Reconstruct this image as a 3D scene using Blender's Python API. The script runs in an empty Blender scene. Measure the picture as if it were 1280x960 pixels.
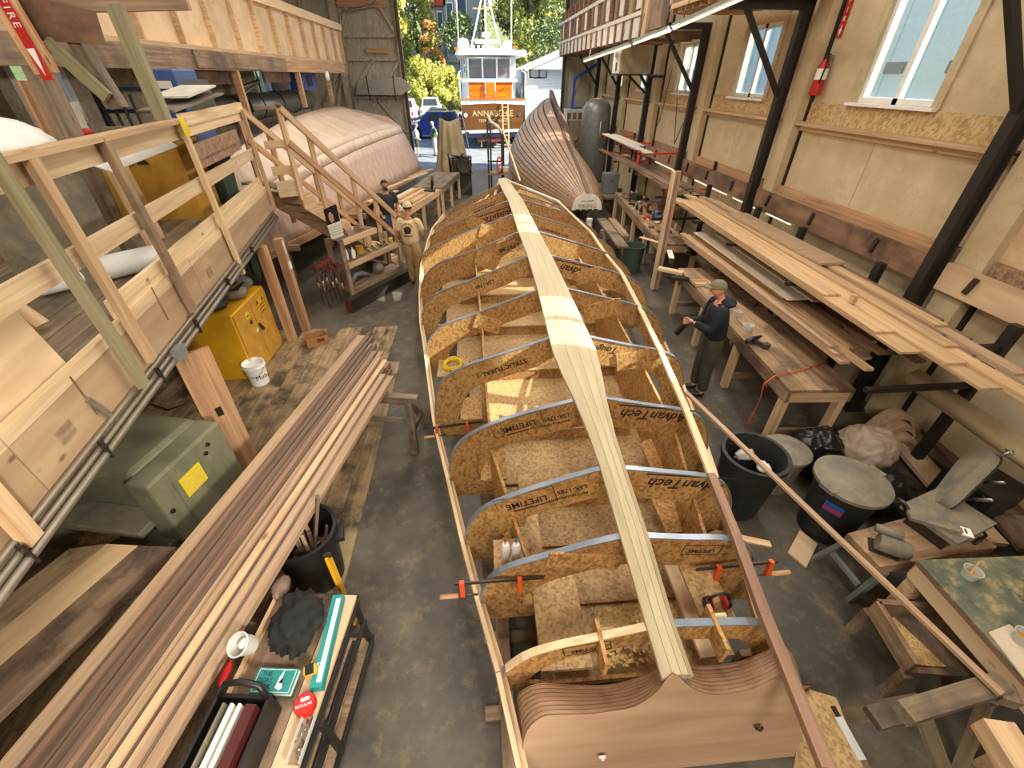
import bpy, bmesh, math, random
import numpy as np
from mathutils import Vector, Matrix, noise
random.seed(7)
S = bpy.context.scene
COL = S.collection

# ---------------------------------------------------------------- camera
CF, CPITCH, CYAW, CH = 535.6, math.atan(385/535.6), math.radians(4.335), 3.85
_c, _s = math.cos(CYAW), math.sin(CYAW)
CR = Vector((_c, -_s, 0))
CW = Vector((_s*math.cos(CPITCH), _c*math.cos(CPITCH), -math.sin(CPITCH)))
CU = Vector((_s*math.sin(CPITCH), _c*math.sin(CPITCH), math.cos(CPITCH)))
C0 = Vector((0, 0, CH))
cam_d = bpy.data.cameras.new('camera'); cam = bpy.data.objects.new('camera', cam_d); COL.objects.link(cam)
cam_d.sensor_width = 36; cam_d.lens = CF*36/1280; cam_d.clip_end = 600; cam_d.clip_start = 0.05
cam.matrix_world = Matrix(((CR.x, CU.x, -CW.x, 0), (CR.y, CU.y, -CW.y, 0), (CR.z, CU.z, -CW.z, CH), (0, 0, 0, 1)))
S.camera = cam

def ray(x, y): return CR*((x-640)/CF) - CU*((y-480)/CF) + CW
def PZ(x, y, z=0.0): d = ray(x, y); return C0 + d*((z-CH)/d.z)
def PX(x, y, X): d = ray(x, y); return C0 + d*(X/d.x)
def PY(x, y, Y): d = ray(x, y); return C0 + d*(Y/d.y)

# ---------------------------------------------------------------- world, sun, lamps, exposure
SUN_DIR = Vector((-1, 0.36, -0.68)).normalized()
W = bpy.data.worlds.new('sky'); S.world = W; W.use_nodes = True
nt = W.node_tree; nt.nodes.clear()
sky = nt.nodes.new('ShaderNodeTexSky'); sky.sky_type = 'NISHITA'; sky.sun_disc = False
sky.sun_elevation = math.asin(-SUN_DIR.z); sky.sun_rotation = math.atan2(-SUN_DIR.x, -SUN_DIR.y)
sky.air_density = 1.0; sky.dust_density = 1.5
bg = nt.nodes.new('ShaderNodeBackground'); bg.inputs['Strength'].default_value = 0.42
wo = nt.nodes.new('ShaderNodeOutputWorld')
nt.links.new(sky.outputs[0], bg.inputs[0]); nt.links.new(bg.outputs[0], wo.inputs[0])
sl = bpy.data.lights.new('sun', 'SUN'); sl.energy = 21.0; sl.angle = 0.009; sl.color = (1, .93, .8)
so = bpy.data.objects.new('sun', sl); COL.objects.link(so)
so.rotation_euler = SUN_DIR.to_track_quat('-Z', 'Y').to_euler()
def area(name, loc, sx, sy, power, col=(1, .935, .82), rot=(0, 0, 0)):
    l = bpy.data.lights.new(name, 'AREA'); l.shape = 'RECTANGLE'; l.size = sx; l.size_y = sy
    l.energy = power; l.color = col
    o = bpy.data.objects.new(name, l); COL.objects.link(o); o.location = loc; o.rotation_euler = rot
    return o
for i, (x, y, p) in enumerate([(-4.6, 3, 125), (-4.6, 11, 200), (0.2, 4.0, 190), (0.2, 12.5, 330), (0.6, 19, 300), (3.0, 8, 110)]):
    area('ceiling_lamp', (x, y, 7.55), 1.2, 5.0, p)
for x in (-1.4, 1.0):        # unseen fill lights added behind the camera, tilted down the hall
    area('rear_fill', (x, -2.9, 6.2), 1.6, 1.0, 230, rot=(math.radians(52), 0, 0))
for y, p in ((5.0, 120), (10.0, 150), (16.0, 120)):   # light of the fluorescent fittings under the right loft
    area('loft_tube_lamp', (3.75, y, 4.5), .25, 3.2, p, rot=(0, math.radians(52), 0))
sp_ = bpy.data.lights.new('fill_spot', 'SPOT'); sp_.energy = 2300; sp_.spot_size = math.radians(44); sp_.spot_blend = .8; sp_.shadow_soft_size = .35; sp_.color = (1, .93, .8)  # unseen spot added behind the camera to brighten the lower left
wl_ = bpy.data.objects.new('fill_spot', sp_); COL.objects.link(wl_); wl_.location = (2.6, -2.9, 4.6); wl_.rotation_euler = Vector((-6.0, 5.0, -4.3)).to_track_quat('-Z', 'Y').to_euler()
S.view_settings.view_transform = 'Standard'; S.view_settings.look = 'None'
S.view_settings.gamma = 1; S.view_settings.use_curve_mapping = False
S.view_settings.exposure = -0.16

# ---------------------------------------------------------------- materials
MATS = {}
def _new(name):
    m = bpy.data.materials.new(name); m.use_nodes = True
    n = m.node_tree; b = n.nodes['Principled BSDF']; MATS[name] = m
    return m, n, b
def lin(c):
    return tuple(((v/255)/12.92 if v/255 <= .04045 else ((v/255+.055)/1.055)**2.4) for v in c) + (1,)
def plain(name, rgb, rough=.6, metal=0, var=0.06, scale=6, bump=0.0, spec=None):
    m, n, b = _new(name); c = lin(rgb)
    tc = n.nodes.new('ShaderNodeTexCoord'); no = n.nodes.new('ShaderNodeTexNoise'); no.inputs['Scale'].default_value = scale
    no.inputs['Detail'].default_value = 5
    n.links.new(tc.outputs['Object'], no.inputs['Vector'])
    rp = n.nodes.new('ShaderNodeValToRGB')
    rp.color_ramp.elements[0].position = .3; rp.color_ramp.elements[1].position = .7
    rp.color_ramp.elements[0].color = tuple(v*(1-var*2) for v in c[:3])+(1,)
    rp.color_ramp.elements[1].color = tuple(min(1, v*(1+var)) for v in c[:3])+(1,)
    n.links.new(no.outputs['Fac'], rp.inputs[0]); n.links.new(rp.outputs[0], b.inputs['Base Color'])
    b.inputs['Roughness'].default_value = rough; b.inputs['Metallic'].default_value = metal
    if bump:
        bp = n.nodes.new('ShaderNodeBump'); bp.inputs['Strength'].default_value = bump; bp.inputs['Distance'].default_value = .02
        n.links.new(no.outputs['Fac'], bp.inputs['Height']); n.links.new(bp.outputs[0], b.inputs['Normal'])
    return m
def wood(name, c1, c2, grain=16, along=.7, rough=.62, rnd=.14, dirt=None, dirtscale=1.2, sat=.84, knots=None):
    """grain runs along the object's own X axis"""
    if knots is None: knots = .75 if name.startswith('fir') or name in ('ply', 'ply_loft') else 0
    m, n, b = _new(name); N = n.nodes.new; L = n.links.new
    tc = N('ShaderNodeTexCoord'); oi = N('ShaderNodeObjectInfo')
    ad = N('ShaderNodeVectorMath'); ad.operation = 'ADD'
    ml = N('ShaderNodeVectorMath'); ml.operation = 'SCALE'; ml.inputs[0].default_value = (13.1, 7.7, 5.3)
    L(oi.outputs['Random'], ml.inputs['Scale']); L(tc.outputs['Object'], ad.inputs[0]); L(ml.outputs[0], ad.inputs[1])
    mp = N('ShaderNodeMapping'); mp.inputs['Scale'].default_value = (along, grain, grain); L(ad.outputs[0], mp.inputs[0])
    no = N('ShaderNodeTexNoise'); no.inputs['Scale'].default_value = 1.6; no.inputs['Detail'].default_value = 5
    no.inputs['Distortion'].default_value = .6; L(mp.outputs[0], no.inputs['Vector'])
    rp = N('ShaderNodeValToRGB'); rp.color_ramp.elements[0].position = .3; rp.color_ramp.elements[1].position = .68
    rp.color_ramp.elements[0].color = lin(c2); rp.color_ramp.elements[1].color = lin(c1); L(no.outputs['Fac'], rp.inputs[0])
    col = rp.outputs[0]
    if dirt:
        n2 = N('ShaderNodeTexNoise'); n2.inputs['Scale'].default_value = dirtscale; n2.inputs['Detail'].default_value = 7
        n2.inputs['Roughness'].default_value = .68; L(ad.outputs[0], n2.inputs['Vector'])
        r2 = N('ShaderNodeValToRGB'); r2.color_ramp.elements[0].position = .46; r2.color_ramp.elements[1].position = .64; L(n2.outputs['Fac'], r2.inputs[0])
        mx = N('ShaderNodeMixRGB'); L(r2.outputs[0], mx.inputs[0]); L(col, mx.inputs[1]); mx.inputs[2].default_value = lin(dirt); col = mx.outputs[0]
    if knots:
        m3 = N('ShaderNodeMapping'); m3.inputs['Scale'].default_value = (2.2, 5.0, 5.0); L(ad.outputs[0], m3.inputs[0])
        vk = N('ShaderNodeTexVoronoi'); vk.inputs['Scale'].default_value = 1.0; L(m3.outputs[0], vk.inputs['Vector'])
        rk_ = N('ShaderNodeValToRGB'); rk_.color_ramp.elements[0].position = .045; rk_.color_ramp.elements[1].position = .11
        rk_.color_ramp.elements[0].color = (knots, knots, knots, 1); rk_.color_ramp.elements[1].color = (0, 0, 0, 1); L(vk.outputs['Distance'], rk_.inputs[0])
        mk_ = N('ShaderNodeMixRGB'); L(rk_.outputs[0], mk_.inputs[0]); L(col, mk_.inputs[1]); mk_.inputs[2].default_value = lin((84, 54, 32)); col = mk_.outputs[0]
    hs = N('ShaderNodeHueSaturation'); mr = N('ShaderNodeMapRange')
    mr.inputs['To Min'].default_value = 1-rnd; mr.inputs['To Max'].default_value = 1+rnd
    L(oi.outputs['Random'], mr.inputs['Value']); L(mr.outputs[0], hs.inputs['Value']); hs.inputs['Saturation'].default_value = sat; L(col, hs.inputs['Color'])
    L(hs.outputs[0], b.inputs['Base Color']); b.inputs['Roughness'].default_value = rough
    bp = N('ShaderNodeBump'); bp.inputs['Strength'].default_value = .12; bp.inputs['Distance'].default_value = .01
    L(no.outputs['Fac'], bp.inputs['Height']); L(bp.outputs[0], b.inputs['Normal'])
    return m
def osb(name, ca, cb, cc, scale=16):
    m, n, b = _new(name); N = n.nodes.new; L = n.links.new
    tc = N('ShaderNodeTexCoord'); oi = N('ShaderNodeObjectInfo')
    ml = N('ShaderNodeVectorMath'); ml.operation = 'SCALE'; ml.inputs[0].default_value = (3.1, 4.7, 2.3); L(oi.outputs['Random'], ml.inputs['Scale'])
    ad = N('ShaderNodeVectorMath'); ad.operation = 'ADD'; L(tc.outputs['Object'], ad.inputs[0]); L(ml.outputs[0], ad.inputs[1])
    cols = []
    for k, (rz, ry) in enumerate([(.95, .9), (-.75, -.95)]):
        mp = N('ShaderNodeMapping'); mp.vector_type = 'TEXTURE'; mp.inputs['Rotation'].default_value = (ry*.3, ry, rz); mp.inputs['Scale'].default_value = (2.1, .8, .8); L(ad.outputs[0], mp.inputs[0])
        vo = N('ShaderNodeTexVoronoi'); vo.inputs['Scale'].default_value = scale*.62; L(mp.outputs[0], vo.inputs['Vector'])
        cols.append(vo.outputs['Color'])
    vm = N('ShaderNodeTexVoronoi'); vm.inputs['Scale'].default_value = scale*.3; L(ad.outputs[0], vm.inputs['Vector']); sm_ = N('ShaderNodeSeparateColor'); L(vm.outputs['Color'], sm_.inputs[0]); gt_ = N('ShaderNodeMath'); gt_.operation = 'GREATER_THAN'; gt_.inputs[1].default_value = .5; L(sm_.outputs[1], gt_.inputs[0])
    mx = N('ShaderNodeMixRGB'); L(gt_.outputs[0], mx.inputs[0]); L(cols[0], mx.inputs[1]); L(cols[1], mx.inputs[2])
    sp = N('ShaderNodeSeparateColor'); L(mx.outputs[0], sp.inputs[0])
    rp = N('ShaderNodeValToRGB'); e = rp.color_ramp.elements
    e[0].position = .15; e[0].color = lin(cc); e[1].position = .85; e[1].color = lin(ca)
    k = e.new(.45); k.color = lin(cb); L(sp.outputs[0], rp.inputs[0])
    L(rp.outputs[0], b.inputs['Base Color']); b.inputs['Roughness'].default_value = .62
    bp = N('ShaderNodeBump'); bp.inputs['Strength'].default_value = .1; bp.inputs['Distance'].default_value = .01; L(sp.outputs[0], bp.inputs['Height']); L(bp.outputs[0], b.inputs['Normal'])
    return m
def mottled(name, ca, cb, cc, s1=1.1, s2=9, p=(.42, .6), rough=(.35, .75), sp2=(.45, .62), stretch=(1, 1, 1)):
    """base ca with cloudy cb, and scattered cc flecks"""
    m, n, b = _new(name); N = n.nodes.new; L = n.links.new
    tc = N('ShaderNodeTexCoord'); mp = N('ShaderNodeMapping'); mp.inputs['Scale'].default_value = stretch; L(tc.outputs['Object'], mp.inputs[0])
    a = N('ShaderNodeTexNoise'); a.inputs['Scale'].default_value = s1; a.inputs['Detail'].default_value = 8; a.inputs['Roughness'].default_value = .65; L(mp.outputs[0], a.inputs['Vector'])
    r = N('ShaderNodeValToRGB'); r.color_ramp.elements[0].position = p[0]; r.color_ramp.elements[1].position = p[1]
    r.color_ramp.elements[0].color = lin(ca); r.color_ramp.elements[1].color = lin(cb); L(a.outputs['Fac'], r.inputs[0])
    c = N('ShaderNodeTexNoise'); c.inputs['Scale'].default_value = s2; c.inputs['Detail'].default_value = 8; c.inputs['Roughness'].default_value = .75; L(mp.outputs[0], c.inputs['Vector'])
    r2 = N('ShaderNodeValToRGB'); r2.color_ramp.elements[0].position = sp2[0]; r2.color_ramp.elements[1].position = sp2[1]; L(c.outputs['Fac'], r2.inputs[0])
    mx = N('ShaderNodeMixRGB'); L(r2.outputs[0], mx.inputs[0]); L(r.outputs[0], mx.inputs[1]); mx.inputs[2].default_value = lin(cc)
    L(mx.outputs[0], b.inputs['Base Color'])
    mr = N('ShaderNodeMapRange'); mr.inputs['To Min'].default_value = rough[0]; mr.inputs['To Max'].default_value = rough[1]; L(a.outputs['Fac'], mr.inputs['Value']); L(mr.outputs[0], b.inputs['Roughness'])
    return m
def stripes(name, ca, cb, axis, scale, rough=.6):
    m, n, b = _new(name); N = n.nodes.new; L = n.links.new
    tc = N('ShaderNodeTexCoord'); w = N('ShaderNodeTexWave'); w.bands_direction = axis; w.inputs['Scale'].default_value = scale
    w.inputs['Distortion'].default_value = 1.5; w.inputs['Detail'].default_value = 2; w.inputs['Detail Scale'].default_value = .6
    L(tc.outputs['Object'], w.inputs['Vector']); r = N('ShaderNodeValToRGB'); r.color_ramp.elements[0].position = .25; r.color_ramp.elements[1].position = .75
    r.color_ramp.elements[0].color = lin(ca); r.color_ramp.elements[1].color = lin(cb); L(w.outputs['Fac'], r.inputs[0]); L(r.outputs[0], b.inputs['Base Color'])
    b.inputs['Roughness'].default_value = rough
    return m
def glassy(name, rgb, clear=.8, rough=.03):
    m = bpy.data.materials.new(name); m.use_nodes = True; MATS[name] = m; n = m.node_tree; n.nodes.clear(); N = n.nodes.new
    t = N('ShaderNodeBsdfTransparent'); t.inputs[0].default_value = lin(rgb); g = N('ShaderNodeBsdfPrincipled'); g.inputs['Base Color'].default_value = lin(rgb); g.inputs['Roughness'].default_value = rough
    x = N('ShaderNodeMixShader'); x.inputs[0].default_value = 1-clear; o = N('ShaderNodeOutputMaterial')
    n.links.new(t.outputs[0], x.inputs[1]); n.links.new(g.outputs[0], x.inputs[2]); n.links.new(x.outputs[0], o.inputs[0])
    return m
def emit(name, rgb, st):
    m, n, b = _new(name); b.inputs['Base Color'].default_value = lin(rgb); b.inputs['Emission Color'].default_value = lin(rgb); b.inputs['Emission Strength'].default_value = st
    return m

wood('fir', (214, 176, 124), (178, 134, 84))
wood('fir_pale', (226, 196, 148), (198, 160, 108))
wood('fir_orange', (205, 152, 92), (160, 104, 54))
wood('fir_old', (170, 138, 100), (120, 90, 60), dirt=(96, 72, 50))
wood('fir_grey', (150, 128, 98), (108, 88, 64), dirt=(80, 66, 50))
wood('fir_green', (150, 142, 100), (120, 108, 72))
wood('keel', (190, 172, 130), (174, 154, 112), grain=12, rnd=.04, rough=.5)
wood('mahogany', (156, 112, 82), (120, 82, 58))
wood('cedar', (186, 150, 110), (156, 118, 82), rnd=.12)
wood('cedar_dark', (124, 96, 74), (84, 63, 48), rnd=.2)
wood('lumber_gold', (206, 166, 110), (170, 124, 74), rnd=.14)
wood('lumber_brown', (150, 110, 80), (104, 72, 52), rnd=.2)
wood('ply', (216, 182, 134), (186, 148, 104), grain=3, along=.5, rnd=.06)
wood('ply_loft', (222, 188, 140), (202, 164, 116), grain=1.6, along=1.4, rnd=.12)
wood('ply_rim', (186, 152, 108), (160, 124, 84), grain=3, along=.5, rnd=.06, knots=.75)
wood('ply_dark', (146, 104, 68), (100, 66, 42), grain=4, dirt=(70, 48, 34))
wood('ply_pale', (222, 206, 178), (196, 178, 148), grain=2, rnd=.05)
wood('ply_pink', (210, 178, 158), (184, 146, 126), grain=2.4, along=6, rnd=.03, rough=.5)
wood('ply_pink_top', (222, 196, 170), (196, 164, 138), grain=1.2, along=3, rnd=.03, rough=.5)
wood('transom', (196, 154, 112), (172, 128, 88), grain=5, along=.8, rnd=.03, rough=.5)
wood('plank_floor', (176, 146, 96), (134, 104, 62), grain=10, rnd=.1, dirt=(74, 62, 46), dirtscale=2.2)
wood('deck_floor', (150, 128, 94), (112, 92, 66), grain=10, rnd=.08, dirt=(88, 74, 58))
wood('bench_top', (176, 138, 94), (124, 90, 58), grain=8, dirt=(92, 66, 44))
wood('table_brown', (150, 118, 84), (108, 80, 56), grain=9, dirt=(70, 54, 40), dirtscale=3)
wood('table_pale', (226, 188, 128), (200, 156, 98), grain=8, rnd=.03)
wood('varnish', (206, 112, 16), (172, 78, 6), grain=5, rough=.3, rnd=.04, sat=1.15)
wood('varnish_brown', (104, 66, 24), (82, 48, 16), grain=5, rough=.4, rnd=.04, sat=1.0)
wood('strake', (176, 138, 98), (130, 94, 64), grain=7, rnd=.14, rough=.45)
wood('strake_dark', (110, 74, 58), (78, 50, 40), grain=7, rnd=.1, rough=.45)
wood('bark', (110, 90, 70), (70, 56, 44), grain=8)
stripes('transom_ply', (120, 76, 58), (206, 164, 130), 'Y', 26)
osb('osb', (188, 146, 90), (172, 130, 76), (146, 104, 56), 62)
osb('osb_dark', (174, 132, 80), (158, 116, 66), (132, 92, 48), 62)
osb('osb_wall', (206, 178, 130), (194, 162, 112), (172, 138, 90), 44)
osb('osb_red', (168, 136, 110), (152, 118, 92), (130, 96, 74), 44)
osb('osb_floor', (186, 154, 108), (172, 140, 94), (150, 118, 76), 62)
mottled('concrete', (72, 67, 60), (98, 91, 80), (124, 109, 84), s1=1.1, s2=6.5, rough=(.28, .6), sp2=(.52, .72))
mottled('outdoor_concrete', (118, 124, 132), (138, 144, 150), (104, 110, 116), s1=.6, s2=4, rough=(.6, .9))
mottled('cream_panel', (192, 172, 138), (206, 188, 154), (156, 132, 100), s1=2, s2=15, rough=(.6, .8), sp2=(.6, .72))
mottled('cream', (188, 168, 132), (200, 182, 146), (168, 146, 112), s1=3, s2=9, rough=(.5, .7), sp2=(.56, .7))
mottled('grey_panel', (176, 162, 140), (194, 180, 156), (146, 132, 112), s1=2, s2=7, rough=(.6, .8))
mottled('door_panel', (172, 162, 144), (190, 180, 160), (148, 138, 120), s1=1.2, s2=5, rough=(.6, .8), stretch=(2, 1, .5))
mottled('planer_green', (100, 100, 80), (122, 120, 96), (158, 138, 104), s1=1.5, s2=3.5, rough=(.4, .6), sp2=(.6, .78), stretch=(1, 2.5, 1))
mottled('dusty_black', (30, 30, 30), (46, 44, 42), (96, 86, 72), s1=3, s2=8, rough=(.45, .7), sp2=(.6, .8))
mottled('dusty_grey', (106, 101, 90), (124, 117, 103), (138, 126, 104), s1=3, s2=8, rough=(.5, .75))
mottled('glass_table', (86, 94, 80), (122, 122, 100), (172, 152, 112), s1=3, s2=6, rough=(.12, .5), sp2=(.5, .66))
mottled('sawdust', (196, 160, 98), (216, 184, 124), (160, 122, 70), s1=20, s2=50, rough=(.8, .9))
plain('steel_black', (42, 38, 34), .5, .2); plain('steel', (150, 148, 144), .32, .9); plain('steel_dark', (78, 72, 66), .4, .75)
plain('steel_bright', (220, 222, 222), .28, .25); plain('conduit', (146, 136, 122), .4, .6); plain('galv', (164, 160, 150), .38, .7, var=.1)
plain('white', (238, 236, 230), .5); plain('white_gloss', (244, 244, 242), .25); plain('white_dull', (214, 208, 196), .7, var=.1)
plain('black', (22, 22, 23), .5); plain('black_plastic', (30, 30, 31), .42, var=.15); plain('rubber', (26, 26, 27), .8)
plain('tape_blue', (142, 152, 166), .35, .5, var=.1); plain('yellow', (226, 168, 32), .45); plain('yellow_dull', (196, 146, 52), .5, var=.1)
plain('sign_yellow', (226, 200, 30), .5, var=.03); plain('orange_red', (206, 78, 36), .45); plain('red', (190, 34, 30), .4); plain('red_brown', (120, 48, 36), .5)
plain('blue', (44, 84, 160), .4); plain('blue_machine', (62, 92, 150), .45, var=.1); plain('blue_tape', (52, 110, 190), .6)
plain('teal', (30, 134, 132), .5); plain('dark_green', (40, 62, 50), .5); plain('green_can', (58, 74, 66), .5)
plain('tarp', (164, 146, 112), .8, var=.15, scale=3, bump=.4); plain('cloth_white', (226, 226, 222), .8, var=.06, scale=3, bump=.3)
plain('bag_black', (20, 20, 21), .34, var=.2, scale=5, bump=.5); plain('bag_tan', (176, 156, 136), .6, var=.1, scale=3, bump=.4)
plain('cloth_black', (26, 26, 27), .9, var=.3, scale=9, bump=.6); plain('cardboard', (170, 124, 78), .8, var=.08)
plain('skin', (206, 150, 118), .55, var=.05); plain('skin_dark', (168, 116, 86), .55, var=.05)
plain('navy', (24, 28, 40), .9, var=.2); plain('charcoal', (44, 44, 50), .9, var=.15); plain('tan_shirt', (206, 184, 142), .9, var=.08); plain('khaki', (156, 128, 88), .9, var=.1)
plain('olive', (66, 62, 48), .9, var=.15); plain('olive_cap', (108, 104, 76), .9, var=.1); plain('jeans', (60, 76, 104), .9, var=.15); plain('hair', (44, 32, 26), .8, var=.2); plain('hair_grey', (200, 196, 190), .8)
plain('shirt_green', (60, 92, 80), .9); plain('shirt_print', (180, 186, 190), .9, var=.5, scale=22); plain('trouser_grey', (180, 172, 160), .9)
plain('ink', (44, 30, 20), .8, var=.0); plain('ink_gold', (226, 196, 130), .4, .3); plain('paper', (240, 238, 228), .8, var=.02); plain('maroon', (76, 26, 26), .5)
plain('grey_tank', (118, 120, 116), .4, .25, var=.12); plain('grey_paint', (120, 124, 122), .5, var=.08); plain('brass', (190, 170, 90), .35, .8)
plain('pickup_white', (236, 238, 240), .22); plain('car_blue', (30, 58, 140), .2); plain('car_red', (120, 44, 44), .22); plain('car_dark', (40, 56, 78), .22); plain('tail_red', (200, 30, 24), .3)
plain('clapboard', (212, 216, 218), .7); plain('shingle', (168, 170, 172), .8, var=.12); plain('roof_red', (168, 66, 52), .7); plain('roof_grey', (190, 192, 192), .6)
plain('hull_red', (110, 44, 40), .6); plain('hull_blue', (30, 40, 62), .4); plain('window_dark', (52, 58, 62), .12)
plain('leaf', (158, 168, 84), .6, var=.4, scale=1.1); plain('leaf_yellow', (196, 196, 84), .6, var=.35, scale=1.2); plain('leaf_dark', (112, 128, 76), .6, var=.45, scale=1); plain('leaf_orange', (196, 144, 74), .6, var=.3, scale=1)
plain('seam_black', (40, 28, 22), .7); plain('shed_blue', (176, 204, 220), .6, var=.05)
plain('grass', (112, 122, 74), .9, var=.3, scale=2)
plain('clear_plastic', (206, 204, 198), .25, var=.05)
glassy('glass', (236, 244, 246), .88); glassy('glass_frost', (214, 226, 230), .5, .3); glassy('plastic_clear', (220, 222, 220), .45, .2)
emit('tube_lit', (255, 240, 205), 1.7)

# ---------------------------------------------------------------- mesh helpers
WM = {}
def link(o, parent=None, M=None):
    COL.objects.link(o)
    M = M or Matrix.Identity(4)
    o.matrix_world = M
    if parent is not None:
        o.parent = parent; o.matrix_parent_inverse = WM[parent.name].inverted()
        o.matrix_basis = M
    WM[o.name] = M.copy()
    return o
def mk(name, verts, faces, mat, parent=None, M=None, smooth=False, mats=None, fm=None):
    me = bpy.data.meshes.new(name); me.from_pydata([tuple(v) for v in verts], [], faces); me.update()
    for k in ([mat] if mats is None else mats): me.materials.append(MATS[k])
    if fm: me.polygons.foreach_set('material_index', fm)
    if smooth: me.polygons.foreach_set('use_smooth', [True]*len(me.polygons))
    return link(bpy.data.objects.new(name, me), parent, M)
def tag(o, label=None, cat=None, group=None, kind=None):
    if label: o['label'] = label
    if cat: o['category'] = cat
    if group: o['group'] = group
    if kind: o['kind'] = kind
    return o
def T(name, label, cat, loc=(0, 0, 0), group=None):
    o = bpy.data.objects.new(name, None); o.empty_display_size = .1
    link(o, None, Matrix.Translation(Vector(loc))); return tag(o, label, cat, group)
def STR(o): o['kind'] = 'structure'; return o
BOXF = [(0, 3, 2, 1), (4, 5, 6, 7), (0, 1, 5, 4), (1, 2, 6, 5), (2, 3, 7, 6), (3, 0, 4, 7)]
def boxv(lx, ly, lz, c=(0, 0, 0)):
    x, y, z = lx/2, ly/2, lz/2
    return [(c[0]+a*x, c[1]+b*y, c[2]+d*z) for d in (-1, 1) for a, b in ((-1, -1), (1, -1), (1, 1), (-1, 1))]
def box(name, c, size, mat, parent=None, rz=0, bev=0.0, rx=0, ry=0):
    M = Matrix.Translation(Vector(c)) @ Matrix.Rotation(rz, 4, 'Z') @ Matrix.Rotation(ry, 4, 'Y') @ Matrix.Rotation(rx, 4, 'X')
    if not bev: return mk(name, boxv(*size), BOXF, mat, parent, M)
    bm = bmesh.new()
    vs = [bm.verts.new(v) for v in boxv(*size)]
    for f in BOXF: bm.faces.new([vs[i] for i in f])
    bmesh.ops.bevel(bm, geom=list(bm.edges), offset=bev, segments=2, affect='EDGES', profile=.5)
    return frombm(name, bm, mat, parent, M)
def frombm(name, bm, mat, parent=None, M=None, smooth=False):
    me = bpy.data.meshes.new(name); bm.normal_update(); bm.to_mesh(me); bm.free(); me.materials.append(MATS[mat])
    if smooth: me.polygons.foreach_set('use_smooth', [True]*len(me.polygons))
    return link(bpy.data.objects.new(name, me), parent, M)
def frame_to(p0, p1, up=(0, 0, 1)):
    p0, p1 = Vector(p0), Vector(p1); x = (p1-p0).normalized(); u = Vector(up)
    if abs(x.dot(u)) > .98: u = Vector((0, 1, 0)) if abs(x.y) < .9 else Vector((1, 0, 0))
    y = u.cross(x).normalized(); z = x.cross(y)
    return Matrix(((x.x, y.x, z.x, 0), (x.y, y.y, z.y, 0), (x.z, y.z, z.z, 0), (0, 0, 0, 1)))
def bar(name, p0, p1, w, h, mat, parent=None, up=(0, 0, 1), roll=0):
    """timber from p0 to p1: w across (horizontal), h along up; grain along local X"""
    p0, p1 = Vector(p0), Vector(p1)
    M = Matrix.Translation((p0+p1)/2) @ frame_to(p0, p1, up) @ Matrix.Rotation(roll, 4, 'X')
    return mk(name, boxv((p1-p0).length, w, h), BOXF, mat, parent, M)
def tubev(pts, r, seg=8, closed=False, caps=True):
    pts = [Vector(p) for p in pts]; n = len(pts); V = []; Fc = []
    prev = None
    for i, p in enumerate(pts):
        if closed: d = pts[(i+1) % n]-pts[i-1]
        else: d = pts[min(i+1, n-1)]-pts[max(i-1, 0)]
        d.normalize()
        if prev is None:
            a = Vector((0, 0, 1)) if abs(d.z) < .9 else Vector((1, 0, 0)); u = d.cross(a).normalized()
        else:
            u = (prev - d*prev.dot(d))
            u = u.normalized() if u.length > 1e-6 else d.cross(Vector((0, 0, 1))).normalized()
        prev = u; v = d.cross(u); rr = r[i] if isinstance(r, (list, tuple)) else r
        for k in range(seg):
            t = 2*math.pi*k/seg; V.append(p + (u*math.cos(t)+v*math.sin(t))*rr)
    m = n if closed else n-1
    for i in range(m):
        for k in range(seg):
            a = i*seg+k; b = i*seg+(k+1) % seg; c = ((i+1) % n)*seg+(k+1) % seg; d = ((i+1) % n)*seg+k
            Fc.append((a, b, c, d))
    if caps and not closed: Fc.append(tuple(range(seg))[::-1]); Fc.append(tuple((n-1)*seg+k for k in range(seg)))
    return V, Fc
def tube(name, pts, r, mat, parent=None, seg=8, closed=False, smooth=True):
    V, Fc = tubev(pts, r, seg, closed); return mk(name, V, Fc, mat, parent, None, smooth)
def lathe(name, prof, mat, loc, parent=None, seg=24, rot=None, smooth=True, sx=1, sy=1):
    V = []; Fc = []; n = len(prof)
    for r, z in prof:
        for k in range(seg):
            t = 2*math.pi*k/seg; V.append((r*math.cos(t)*sx, r*math.sin(t)*sy, z))
    for i in range(n-1):
        for k in range(seg): Fc.append((i*seg+k, i*seg+(k+1) % seg, (i+1)*seg+(k+1) % seg, (i+1)*seg+k))
    if prof[0][0] > 1e-4: Fc.append(tuple(range(seg))[::-1])
    if prof[-1][0] > 1e-4: Fc.append(tuple((n-1)*seg+k for k in range(seg)))
    M = Matrix.Translation(Vector(loc)) @ (rot or Matrix.Identity(4))
    o = mk(name, V, Fc, mat, parent, M, False)
    if smooth:
        o.data.polygons.foreach_set('use_smooth', [len(p.vertices) == 4 for p in o.data.polygons])
        try: o.data.set_sharp_from_angle(angle=.7)
        except Exception: pass
    return o
def prism(name, poly, t, mat, M, parent=None):
    """flat outline in local XY (counter-clockwise), thickness t along local Z (0..t)"""
    n = len(poly); V = [(p[0], p[1], 0) for p in poly]+[(p[0], p[1], t) for p in poly]
    Fc = [tuple(range(n))[::-1], tuple(range(n, 2*n))]+[(i, (i+1) % n, n+(i+1) % n, n+i) for i in range(n)]
    return mk(name, V, Fc, mat, parent, M)
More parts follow.
